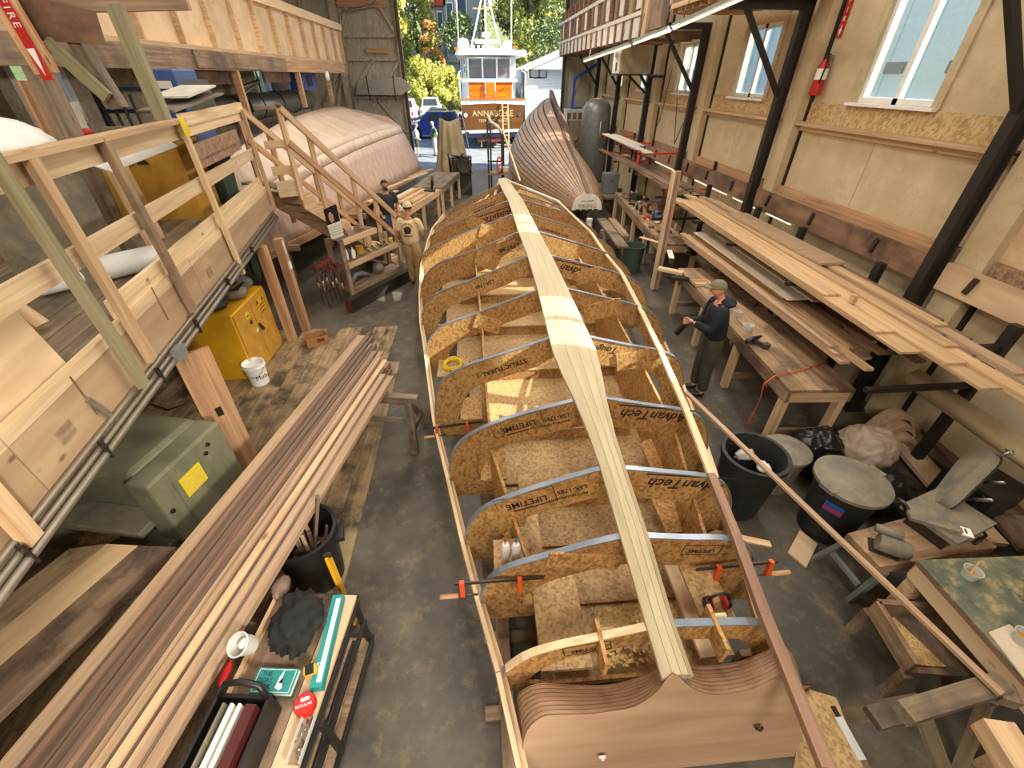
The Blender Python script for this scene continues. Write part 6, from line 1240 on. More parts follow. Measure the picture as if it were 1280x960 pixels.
# glass topped table at the near right
gt = T('glass_table', 'glass topped work table covered with dried resin drips', 'table', (3.9, .9, 0)); g0 = PZ(1147, 700, .85); 
g = [Vector((g0.x, g0.y, .85)), Vector((g0.x-.02, .55, .85)), Vector((4.7, .45, .85)), Vector((4.75, 1.58, .85))]
sheet('glass_top', g, .015, 'glass_table', gt); sheet('board_top', [Vector((p.x, p.y, .834)) for p in g], .03, 'ply_dark', gt); 
for k in range(4): a, b = g[k], g[(k+1) % 4]; bar('frame', Vector((a.x, a.y, .73)).lerp(Vector((3.95, 1.05, .73)), .03), Vector((b.x, b.y, .73)).lerp(Vector((3.95, 1.05, .73)), .03), .04, .14, 'ply', gt)
for p in g: c = p.lerp(Vector((3.95, 1.05, .85)), .1); box('leg', (c.x, c.y, .34), (.09, .09, .68), 'fir', gt)
for (px, py, la) in ((1210, 715, 'clear deli cup with a stirring stick on the glass table'), (1275, 795, 'clear tub of resin on the pale board of the glass table')):
    o = PZ(px, py+5, .852 if px < 1250 else .868); t = T('resin_cup', la, 'cup', o); lathe('cup', [(0, 0), (.045, 0), (.055, .07), (.06, .072), (.053, .07), (.042, .005), (0, .005)], 'plastic_clear', o, t, 20); lathe('resin', [(0, .006), (.04, .006), (.043, .03), (0, .03)], 'yellow_dull', o, t, 16)
    if px < 1250: bar('stick', o+Vector((0, 0, .02)), o+Vector((.03, .03, .14)), .012, .003, 'fir_orange', t)
tag(sheet('mixing_board', [PZ(1236, 790, .864), PZ(1290, 860, .864), PZ(1330, 840, .864), PZ(1262, 780, .864)], .011, 'ply_pale', None), 'pale mixing board lying on the glass table', 'board')
tr2 = T('sawdust_trough', 'long wooden trough of sawdust under the glass table', 'trough', PZ(1130, 820, 0)); a, b = PZ(1092, 758, .42), PZ(1140, 836, .42); u = (b-a).normalized(); n = Vector((-u.y, u.x, 0))
bar('rim', a, b, .04, .16, 'bench_top', tr2); bar('rim', a+n*.5, b+n*.5, .04, .16, 'ply_dark', tr2); bar('end', a, a+n*.5, .04, .16, 'bench_top', tr2); sheet('bottom', [a-Vector((0, 0, .06)), b-Vector((0, 0, .06)), b+n*.5-Vector((0, 0, .06)), a+n*.5-Vector((0, 0, .06))], .02, 'table_brown', tr2)
for p in (a, b, a+n*.5, b+n*.5): box('leg', (p.x, p.y, .17), (.06, .06, .34), 'fir_old', tr2)
tag(sheet('sawdust_bed', [a+n*.06+u*.05-Vector((0, 0, .05)), b+n*.06-u*.05-Vector((0, 0, .05)), b+n*.3-u*.05-Vector((0, 0, .05)), a+n*.15+u*.05-Vector((0, 0, .05))], .006, 'sawdust', None), 'golden sawdust lying in the wooden trough', 'sawdust', None, 'stuff')
# near sawhorse with the long strip resting on it
sh2 = T('near_sawhorse', 'grey timber trestle in front of the glass table', 'sawhorse', (2.7, .7, 0)); a, b = PZ(1125, 885, .80), PZ(1195, 858, .80)
bar('beam', PZ(1128, 892, .80), PZ(1250, 855, .80), .11, .09, 'fir_grey', sh2); bar('beam_end', PZ(1250, 855, .79), PZ(1262, 880, .79), .1, .08, 'fir_grey', sh2)
bar('leg', PZ(1148, 880, .80), PZ(1190, 990, .3), .1, .05, 'fir_grey', sh2); bar('leg', PZ(1240, 860, .78), Vector((3.1, .6, .0)), .1, .05, 'fir_grey', sh2); bar('leg', PZ(1150, 880, .76), Vector((2.35, .95, 0)), .1, .05, 'fir_grey', sh2); bar('leg', PZ(1235, 870, .76), Vector((3.2, 1.0, 0)), .1, .05, 'fir_grey', sh2)
bar('foot_board', PZ(1090, 898, .62), PZ(1130, 888, .62), .12, .05, 'fir_grey', sh2)
tag(bar('timber_block', PZ(1240, 905, .86), PZ(1300, 1000, .86), .16, .12, 'fir'), 'thick pale timber block resting on the near trestle', 'timber')
tag(bar('long_strip', PZ(857, 490, 1.03), PZ(1252, 868, .88), .045, .025, 'cedar'), 'long reddish wooden strip bridging the boat and the trestle', 'strip')
tag(sheet('strand_board', [PZ(1012, 862, .3), PZ(988, 975, .3), PZ(1085, 975, .3), PZ(1046, 872, .3)], .02, 'osb_floor', None), 'strand board offcut on the floor beside the transom', 'board')
p = PZ(1045, 930, .28); tag(box('support_crate', (p.x+.02, p.y-.06, .14), (.24, .16, .275), 'fir_old', None), 'low timber block under the strand board offcut', 'block')
sc = T('scraper', 'bright steel drywall knife with black handle on the strand board', 'scraper', PZ(1062, 920, .305)); a, b = PZ(1048, 896, .303), PZ(1078, 950, .303); bar('blade', a, b, .055, .004, 'steel_bright', sc); c = a-(b-a).normalized()*.06; bar('handle', a, c, .03, .015, 'black', sc)
# things clamped to the boat
def clamp(name, label, a, b, jaw, parent=None):
    t = T(name, label, 'clamp', a); bar('bar', a, b, .01, .025, 'steel_dark', t); u = (b-a).normalized()
    for p in (a.lerp(b, .08), a.lerp(b, .72)): bar('jaw', p+Vector((0, 0, .015)), p-Vector((0, .02, .11)), .03, .03, 'orange_red', t, up=(0, 1, 0))
    p = a.lerp(b, .08)-Vector((0, .02, .11)); tube('screw', [p-u*.02, p-u*.1+u*.2], .008, 'steel_dark', t, 6); tube('grip', [p-u*.15, p-u*.03], .016, 'fir_orange', t, 8)
    return t
f2 = FINFO[2]
clamp('bar_clamp', 'orange bar clamp gripping the left sheer batten by the second mould', PY(568, 730, f2['Y']-.08), PY(680, 722, f2['Y']-.04), 0)
clamp('bar_clamp', 'orange bar clamp gripping the ribband on the right bilge', PY(972, 702, f2['Y']-.12), PY(870, 712, f2['Y']-.1), 0)
f5 = FINFO[4]; clamp('bar_clamp', 'rusty bar clamp on the left sheer by the fourth mould', PY(541, 535, FINFO[5]['Y']-.25), PY(600, 527, FINFO[5]['Y']-.25), 0)
b2 = FINFO[2]
for px, m, la in ((632, 'red', 'clear glue bottle with red tip inside the boat'), (645, 'blue', 'clear glue bottle with blue tip inside the boat')):
    a = PY(px, 696, FINFO[2]['Y']+.18); t = T('glue_bottle', la, 'bottle', a); lathe('bottle', [(0, 0), (.03, 0), (.033, .01), (.033, .13), (.022, .155), (.011, .16), (.009, .185), (0, .185)], 'clear_plastic', a, t, 18); lathe('tip', [(0, 0), (.01, 0), (.005, .035), (0, .035)], m, a+Vector((0, 0, .185)), t, 10)
z = PY(640, 699, FINFO[2]['Y']+.18).z; box('ledge_board', (PY(640, 699, FINFO[2]['Y']+.18).x, FINFO[2]['Y']+.2, z-.02), (.26, .3, .03), 'osb_floor', moulds)
em = T('ear_muffs', 'black and red ear defenders lying inside the boat', 'ear muffs', PY(895, 750, FINFO[1]['Y']+.2)); c = PY(897, 752, FINFO[1]['Y']+.22)
tube('headband', [c+Vector((.065*math.cos(a), 0, .075*math.sin(a)+.02)) for a in [math.pi*k/12 for k in range(13)]], .009, 'black', em, 8)
for s in (-1, 1): lathe('ear_cup', [(0, -.022), (.035, -.02), (.042, 0), (.035, .02), (0, .022)], 'black_plastic', c+Vector((s*.06, 0, -.01)), em, 20, Matrix.Rotation(math.pi/2, 4, 'Y')); lathe('ear_ring', [(.03, -.006), (.044, -.004), (.044, .004), (.03, .006)], 'red', c+Vector((s*.045, 0, -.01)), em, 20, Matrix.Rotation(math.pi/2, 4, 'Y'))
sheet('ledge_board', [c+Vector((-.12, -.1, -.06)), c+Vector((-.12, .3, -.06)), c+Vector((.1, .3, -.06)), c+Vector((.1, -.1, -.06))][::-1], .02, 'osb_floor', moulds)
yc_ = PZ(567, 452, .62); cd = []
for k in range(40): a = k*.7; cd.append(yc_+Vector(((.12+.02*math.sin(k*1.7))*math.cos(a), -.1+(.13+.02*math.cos(k*2.3))*math.sin(a), .012*(k//9)+.004*math.sin(k))))
tag(tube('power_cord', cd, .012, 'sign_yellow', None, 6), 'coiled yellow extension cord lying inside the boat frame', 'cord')
box('ledge_board', (yc_.x, yc_.y-.08, .59), (.42, .5, .03), 'osb_floor', moulds)
p = PZ(890, 680, .6)
tag(sheet('side_plank', [PZ(880, 668, .75), PZ(965, 683, .75), PZ(962, 676, .75), PZ(895, 662, .75)], .02, 'fir', None), 'pale board sticking out of the right side of the boat', 'board')
f1 = FINFO[1]; V = []; Fc = []
for k in range(420):
    x = f1['X']-.24+rq.random()*.6; y = f1['Y']+rq.uniform(.05, .42); z = f1['zo']+.0+rq.uniform(.0, .03); a = rq.uniform(0, 6.28); l = rq.uniform(.008, .022); b = len(V)
    u = Vector((math.cos(a), math.sin(a), rq.uniform(-.4, .6)))*l; w = Vector((-math.sin(a), math.cos(a), rq.uniform(-.3, .3)))*l*.5; c = Vector((x, y, z)); V += [c-u-w, c+u-w, c+u+w+Vector((0, 0, .006)), c-u+w]; Fc.append((b, b+1, b+2, b+3))
o = mk('shavings', V, Fc, 'sawdust'); tag(o, 'curly pale wood shavings scattered behind the transom', 'shavings', None, 'stuff')
# ================================================================ farther inside: two more hulls, benches, door-side things
# --- plywood hull on the left, upside down
hp = T('plywood_hull', 'upside-down hull sheathed in pinkish plywood behind the stairs', 'boat', (-4.7, 15, 0))
ST = [(8.6, .12, .25, 2.35, 1.55, .9), (10.5, .42, .75, 2.7, 1.8, .85), (12.5, .80, 1.15, 2.88, 2.0, .8), (14.5, 1.15, 1.5, 2.97, 2.1, .8), (16.5, 1.5, 1.95, 3.0, 2.14, .8), (18.2, 1.78, 2.35, 2.98, 2.14, .78), (19.3, 1.9, 2.6, 2.9, 2.1, .78)]
XK = -4.75
def hullstrip(name, fa, fb, mat, s, nseg, parent):
    rows = []
    for st_ in ST:
        a, b = fa(st_), fb(st_); rows.append([(XK+s*(1 if s > 0 else .8)*(a[0]+(b[0]-a[0])*k/nseg), st_[0], a[1]+(b[1]-a[1])*k/nseg+ .02*math.sin(math.pi*k/nseg)) for k in range(nseg+1)])
    V = [p for r in rows for p in r]; n = nseg+1; Fc = []
    for i in range(len(rows)-1):
        for k in range(nseg): f = (i*n+k, i*n+k+1, (i+1)*n+k+1, (i+1)*n+k); Fc.append(f if s < 0 else f[::-1])
    M = Matrix.Rotation(math.pi/2, 4, 'Z'); Mi = M.inverted(); V = [tuple(Mi @ Vector(p)) for p in V]
    o = mk(name, V, Fc, mat, parent, M, True); 
    m = o.modifiers.new('thick', 'SOLIDIFY'); m.thickness = .02; return o
for s in (1, -1):
    hullstrip('bottom_panel', lambda q: (0, q[3]), lambda q: (q[1], q[4]+(q[3]-q[4])*.25), 'ply_pink_top', s, 6, hp)
    hullstrip('bilge_panel', lambda q: (q[1], q[4]+(q[3]-q[4])*.25), lambda q: (q[1]*1.03+.05, q[4]-.02), 'ply_pink_top', s, 2, hp)
    hullstrip('side_panel', lambda q: (q[1]*1.03+.06, q[4]-.03), lambda q: (q[2], q[5]), 'ply_pink', s, 5, hp)
    for a, b in zip(ST[:-1], ST[1:]): bar('sheer_board', (XK+s*(1 if s > 0 else .8)*(a[2]+.02), a[0], a[5]-.06), (XK+s*(1 if s > 0 else .8)*(b[2]+.02), b[0], b[5]-.06), .04, .16, 'fir_orange', hp)
q = ST[-1]; prism('transom', [(XK-q[2]*.8, q[5]), (XK+q[2], q[5]), (XK+q[1]+.1, q[4]), (XK+q[1], q[4]+.22), (XK+q[1]*.8, q[3]-.3), (XK, q[3]), (XK-q[1]*.6, q[3]-.3), (XK-q[1]*.8, q[4]+.22), (XK-q[1]*.8-.1, q[4])], .05, 'ply_pink', Matrix(((1, 0, 0, 0), (0, 0, 1, 19.27), (0, 1, 0, 0), (0, 0, 0, 1))), hp)
for y in (9.5, 12, 14.5, 17, 19):
    h = 1.0 if y < 11 else 2.0
    for s in (-1, 1): bar('shore', (XK+s*h*.6, y, 0), (XK+s*h*.6, y, .95), .1, .1, 'fir_old', hp, up=(0, 1, 0))
    bar('bearer', (XK-h*.9, y, .86), (XK+h*.9, y, .86), .1, .12, 'fir_old', hp)
for k in range(5): tag(bar('scrap_plank', (-3.1+.1*k+(.32 if k > 2 else 0), 13.2+.9*k, .94+.034*(k % 2)), (-2.5+.12*k+(.32 if k > 2 else 0), 14.6+.95*k, .94+.034*(k % 2)), .14, .03, ['fir_pale', 'fir_old', 'fir_pale', 'ply', 'fir'][k]), ['pale', 'weathered', 'cream', 'plywood', 'yellowish'][k]+' scrap plank jutting from under the plywood hull', 'plank')
# benches in front of it
wbench('side_bench', 'timber bench with long boards in front of the plywood hull', (-1.95, 12.3, 0), (-1.2, 14.9, 0), .95, .9, 'fir', 3, -1, 'fir')
wbench('side_bench', 'far timber bench with lower shelf before the canvas cover', (-1.12, 15.2, 0), (-.62, 17.9, 0), 1.0, .9, 'fir_grey', 3, -1, 'fir_grey')
bu = Vector((.75, 2.6, 0)).normalized(); bn_ = Vector((-bu.y, bu.x, 0))
def BB(al, ac_, z): return Vector((-1.95, 12.3, 0))+bu*al+bn_*ac_+Vector((0, 0, z))
for k in range(5):
    ac_, z = ((.48, .917), (.605, .917), (.73, .917), (.855, .917), (.61, .948))[k]; tag(bar('bench_plank', BB(.75+.05*k, ac_, z), BB(2.62, ac_, z), .115, .028, ['fir_pale', 'fir', 'fir_pale', 'ply_pale', 'fir_orange'][k]), ['cream', 'yellowish', 'pale', 'whitish', 'orange'][k]+' plank laid lengthwise on the side bench', 'plank')
fr = T('wood_tray', 'shallow rectangular wooden frame on the side bench', 'tray', BB(1.4, .2, .9))
for a, b in (((.8, .06), (2.0, .06)), ((.8, .36), (2.0, .36)), ((.8, .06), (.8, .36)), ((2.0, .06), (2.0, .36))): bar('rail', BB(*a, .935), BB(*b, .935), .03, .06, 'fir', fr)
c = BB(2.4, .2, .94); ms = T('mitre_saw', 'dark mitre saw with round blade guard on the side bench', 'saw', c); box('base', c+Vector((0, 0, -.005)), (.34, .3, .06), 'steel_dark', ms); lathe('blade_guard', [(0, -.03), (.14, -.03), (.15, 0), (.14, .03), (0, .03)], 'black_plastic', c+Vector((.1, .05, .25)), ms, 22, Matrix.Rotation(math.pi/2, 4, 'Y')); bar('arm', c+Vector((.05, .12, .03)), c+Vector((.08, 0, .3)), .05, .06, 'steel_dark', ms); bar('handle', c+Vector((.08, -.05, .32)), c+Vector((.02, -.2, .36)), .03, .03, 'orange_red', ms)
for k in range(14):
    p = BB(.1+.17*(k % 4), .1+.2*(k//4), .935); m = k % 5; o = blob('bench_clutter', p, (.06, .05, .04), ['paper', 'steel_dark', 'blue', 'black_plastic', 'red_brown'][m], None, .3, 3, k+30, 2, .2); tag(o, ['white paper wad', 'dark metal part', 'blue plastic part', 'black plastic part', 'rust-red part'][m]+' in the clutter at the near end of the side bench', 'clutter', 'clutter on the side bench')
# engine and canvas covered thing
eg = T('engine', 'dark marine engine with wires on a stand by the canvas cover', 'engine', (-.4, 19.0, 0)); c = Vector((-.55, 18.75, 1.0)); box('block', c, (.7, .8, .6), 'steel_dark', eg, bev=.05); box('stand', c-Vector((0, 0, .65)), (.7, .8, .7), 'steel_black', eg); lathe('flywheel', [(.2, -.05), (.28, -.06), (.3, 0), (.28, .06), (.2, .05)], 'steel_dark', c+Vector((.1, -.45, .1)), eg, 24, Matrix.Rotation(math.pi/2, 4, 'X'))
for k in range(7): tube('hose', [c+Vector((rq.uniform(-.4, .4), -.3, .3)), c+Vector((rq.uniform(-.5, .5), -.5, rq.uniform(.2, .5))), c+Vector((rq.uniform(-.5, .5), -.35, -.2))], .03, ['black', 'steel', 'steel_dark'][k % 3], eg, 7)
rows = []
for k_ in range(17):
    z = .362+2.03*k_/16; f = k_/16; rx, ry = .78-.42*f**.8, .5-.36*f
    rows.append([(-1.0+math.cos(a)*rx*(1+(.13-.06*f)*math.sin(a*9+z*1.5)+.06*math.sin(a*4-2*z)), 20.5+math.sin(a)*ry*(1+.16*math.sin(a*9+z*1.5)), z+.07*math.sin(a*2+1)*f+.04*math.sin(a*7)*(1-f)) for a in [6.2832*k/72 for k in range(72)]])
tag(loft('canvas_cover', rows, 'tarp', None, True, True, True), 'tall object draped in a tan canvas cover by the door', 'canvas cover')
sb = T('pallet', 'low timber pallet under the canvas cover', 'pallet', (-1.0, 20.5, 0)); 
for k in range(4): box('slat', (-1.0, 20.1+.26*k, .3), (1.3, .18, .04), 'fir_old', sb)
for x in (-1.5, -.5): box('bearer', (x, 20.5, .14), (.12, 1.0, .28), 'fir_old', sb)
# --- the planked hull with the small transom
VH = T('planked_hull', 'upside-down varnished strip planked hull with small pale transom', 'boat', (3, 17, 0))
VS = [(12.35, 3.02, .42, 1.22, .80), (13.5, 3.05, .85, 1.5, .7), (15, 3.1, 1.25, 1.74, .62), (16.8, 3.16, 1.6, 2.02, .6), (18.5, 3.25, 1.9, 2.34, .65), (20, 3.32, 1.95, 2.64, .8), (21.2, 3.38, 1.5, 2.9, 1.1), (22.0, 3.42, .85, 3.08, 1.6)]
def vsec(st_, t, s):
    y, x, b, zk, zs = st_; f = (y-12.35)/9.65; px = 1.9-1.0*f
    xx = b*(math.sin(t*math.pi/2)**(.85-.4*f*f)); zz = zk-(zk-zs)*(t**px*.35+(1-math.cos(t*math.pi/2))*.65)
    return Vector((x+s*xx*(1 if s < 0 or y < 12.5 else max(.34, 1-(y-12.35)*.16)), y, zz))
NS = 15
def interp(y):
    for a, b in zip(VS[:-1], VS[1:]):
        if a[0] <= y <= b[0]: u = (y-a[0])/(b[0]-a[0]); return tuple(a[i]+(b[i]-a[i])*u for i in range(5))
    return VS[-1]
ys = [12.35+(22-12.35)*k/22 for k in range(23)]
for s in (-1, 1):
    for j in range(NS):
        rings = []
        for y in ys:
            S_ = interp(y); a, b = vsec(S_, (j+.09)/NS, s), vsec(S_, (j+.91)/NS, s); m = vsec(S_, (j+.5)/NS, s)-Vector((S_[1], y, 0)); nrm = Vector((m.x*.6, 0, max(.1, m.z-S_[4]*.8))).normalized()*.02
            rings.append([tuple(a+nrm), tuple(b+nrm), tuple(b-nrm), tuple(a-nrm)])
        o = loft('strake', rings, 'strake', VH, smooth=False)
    rows = [[tuple(vsec(interp(y), k/NS, s)) for k in range(NS+1)] for y in ys]; o = loft('seam_backing', rows, 'seam_black', VH, closed=False, smooth=True)
    o.data.polygons.foreach_set('use_smooth', [True]*len(o.data.polygons))
rings = [[(interp(y)[1]+dx, y, interp(y)[3]+dz) for dx, dz in ((-.05, -.02), (.05, -.02), (.05, .05+.0), (-.05, .05))] for y in ys]; loft('keel', rings, 'strake_dark', VH)
prism('deadwood', [(17.8, 2.2), (22.05, 3.0), (22.35, 3.05), (22.4, 3.36), (21.9, 3.34), (20.5, 2.92)], .1, 'strake_dark', Matrix(((0, 0, 1, 3.32), (1, 0, 0, 0), (0, 1, 0, 0), (0, 0, 0, 1))), VH)
tf = [vsec(VS[0], k/10, -1) for k in range(10, -1, -1)]+[vsec(VS[0], k/10, 1) for k in range(1, 11)]
pol = [(p.x, p.z+.02) for p in tf][::-1]
prism('transom', pol[::-1], .05, 'white_dull', Matrix(((1, 0, 0, 0), (0, 0, -1, 12.36), (0, 1, 0, 0), (0, 0, 0, 1))), VH)
text('lettering', 'VIKING', .16, 'brass', MXY((3.02, 12.305, .93), (1, 0, 0), (0, 0, 1)), VH); text('lettering', 'NORTH HAVEN', .05, 'ink', MXY((3.02, 12.305, 1.06), (1, 0, 0), (0, 0, 1)), VH)
for k in range(4): box('slot', (2.76+.17*k, 12.305, .83), (.13, .01, .035), 'ink', VH)
for y in (13, 15.5, 18, 20.5):
    b = interp(y)
    bar('cradle_beam', (b[1]-b[2]-.1, y, b[4]-.04), (b[1]+b[2]*.4+.1, y, b[4]-.04), .1, .12, 'fir_old', VH)
    for s in (-1, 1): bar('cradle_leg', (b[1]+s*b[2]*(.8 if s < 0 else .3), y, 0), (b[1]+s*b[2]*(.8 if s < 0 else .3), y, b[4]-.1), .1, .1, 'fir_old', VH, up=(0, 1, 0))
# --- pipe scaffold with rails between the hulls
ps = T('steel_scaffold', 'small dark steel scaffold with a pale handrail between the hulls', 'scaffold', (.8, 18.5, 0)); Y0 = 16.9
def sp(x, y, dy=0): return PY(x, y, Y0+dy)
for x in (609, 613, 627, 630): a = sp(x, 148 if x < 620 else 165); bar('post', (a.x, Y0+(0 if x in (609, 627) else .5), 0), (a.x, Y0+(0 if x in (609, 627) else .5), a.z), .06, .06, 'steel_dark', ps, up=(0, 1, 0))
for z in (.5, 1.0, 1.4): a, b = sp(609, 180), sp(630, 180); bar('crossbar', (a.x, Y0, z), (b.x, Y0, z), .05, .05, 'steel_dark', ps)
a, b = sp(609, 180), sp(636, 205); sheet('platform', [(a.x, Y0-.1, 1.02), (b.x, Y0-.1, 1.02), (b.x, Y0+.7, 1.02), (a.x, Y0+.7, 1.02)], .05, 'fir_old', ps)
tube('pale_handrail', [sp(610, 145), sp(613, 152), sp(622, 158), sp(628, 167)], .05, 'white_dull', ps); bar('pole', sp(629, 165), PY(650, 226, 15.2), .05, .05, 'fir_pale', ps)
bar('side_post', (sp(636, 185).x, Y0, 0), (sp(637, 185).x, Y0, 1.9), .05, .05, 'galv', ps, up=(0, 1, 0)); bar('side_rail', (sp(626, 186).x, Y0, 1.85), (sp(637, 186).x, Y0, 1.85), .04, .04, 'steel_dark', ps)
tag(tube('red_hose', [(sp(624, 200).x+.09*math.cos(a), Y0-.12+.03*math.sin(a*3), .25*math.sin(a)-.0) for a in [k*.4 for k in range(34)]], .025, 'red', None, 6), 'red hose bundle hanging on the steel scaffold', 'hose'); bpy.data.objects['red_hose'].location.z = 1.3
tag(box('scaffold_tool', (sp(631, 200).x, Y0+.3, 1.1), (.35, .3, .14), 'white_dull', None), 'white tool case on the scaffold platform', 'case')
# --- long duct and blue heater on the left wall
dc = T('wall_duct', 'wide grey duct pipe running along the left wall', 'duct', (-6.4, 16, 3)); a, b = PX(345, 130, -6.4), PX(424, 122, -6.4); zc = 3.12
tube('duct', [(-6.45, 12.5, zc), (-6.45, 20.5, zc)], .33, 'galv', dc, 24)
for y in (14, 15.6, 17.2, 18.8): lathe('duct_band', [(.335, -.03), (.345, -.03), (.345, .03), (.335, .03)], 'steel_dark', (-6.45, y, zc), dc, 24, Matrix.Rotation(math.pi/2, 4, 'X')); 
for y in (13, 16.4, 20): bar('hanger', (-6.45, y, zc+.3), (-6.45, y, 4.0), .03, .03, 'steel_dark', dc)
tag(tube('blue_hose', [PX(292, 128, -6.0)+Vector((0, 0, -.3)), PX(300, 120, -6.0), PX(310, 124, -6.0), PX(316, 140, -6.0)], .05, 'hull_blue', None), 'dark blue hose arching over the duct behind the railing', 'hose')
p = PX(383, 101, -5.6); bh = T('blue_heater', 'bright blue box heater hung under the loft beam', 'heater', p); box('case', (-5.7, p.y, p.z), (.4, 1.6, .5), 'blue', bh); box('grille', (-5.49, p.y, p.z), (.02, .5, .3), 'black', bh); bar('hanger', (-5.7, p.y, p.z+.25), (-5.7, p.y, 4.205), .05, .05, 'steel_dark', bh)
p = PX(408, 98, -4.9); tag(blob('white_cloth', (-4.85, p.y, 3.85), (.05, .16, .14), 'paper', None, .4, 3, 2, 2), 'scrap of white cloth tied to the loft beam end', 'cloth')
for k, px in enumerate((150, 205, 250)):
    p = PX(px, 60, -5.06)
wbx = T('pipe_bracket', 'grey pipe bracket hanging under the loft by the left windows', 'bracket', (-5.75, 12, 4.2)); a = PX(300, 115, -5.75); tube('pipe', [(-5.75, a.y, 3.4), (-5.75, a.y, 4.2)], .045, 'galv', wbx); tube('arm', [(-5.75, a.y, 3.6), (-5.7, a.y+1.2, 3.75)], .04, 'galv', wbx); tube('brace', [(-5.75, a.y, 3.45), (-5.7, a.y+1.0, 3.68)], .03, 'galv', wbx)
# ================================================================ people
FAT = 1.0
def skin_mesh(chains, sub=1):
    """chains: list of [(point, radius), ...]; returns one evaluated skin mesh"""
    objs = []
    for ch in chains:
        me = bpy.data.meshes.new('skel'); me.from_pydata([tuple(p) for p, r in ch], [(i, i+1) for i in range(len(ch)-1)], [])
        o = bpy.data.objects.new('skel', me); COL.objects.link(o); o.modifiers.new('s', 'SKIN')
        for v, (p, r) in zip(me.skin_vertices[0].data, ch): v.radius = (r[0]*FAT, r[1]*FAT) if isinstance(r, tuple) else (r*FAT, r*FAT)
        me.skin_vertices[0].data[0].use_root = True
        m = o.modifiers.new('u', 'SUBSURF'); m.levels = sub; m.render_levels = sub; objs.append(o)
    bpy.context.view_layer.update(); dg = bpy.context.evaluated_depsgraph_get(); bm = bmesh.new()
    for o in objs:
        me = bpy.data.meshes.new_from_object(o.evaluated_get(dg)); bm.from_mesh(me); bpy.data.meshes.remove(me)
    for o in objs: d = o.data; bpy.data.objects.remove(o); bpy.data.meshes.remove(d)
    return bm
def fuse(name, bm, vox, mat, parent):
    me = bpy.data.meshes.new(name); bm.to_mesh(me); bm.free(); o = bpy.data.objects.new('tmp', me); COL.objects.link(o)
    m = o.modifiers.new('r', 'REMESH'); m.mode = 'VOXEL'; m.voxel_size = vox; s = o.modifiers.new('sm', 'SMOOTH'); s.factor = .5; s.iterations = 3
    bpy.context.view_layer.update(); e = bpy.data.meshes.new_from_object(o.evaluated_get(bpy.context.evaluated_depsgraph_get())); bpy.data.objects.remove(o); bpy.data.meshes.remove(me)
    e.name = name; e.materials.clear(); e.materials.append(MATS[mat]); e.polygons.foreach_set('use_smooth', [True]*len(e.polygons)); return link(bpy.data.objects.new(name, e), parent)
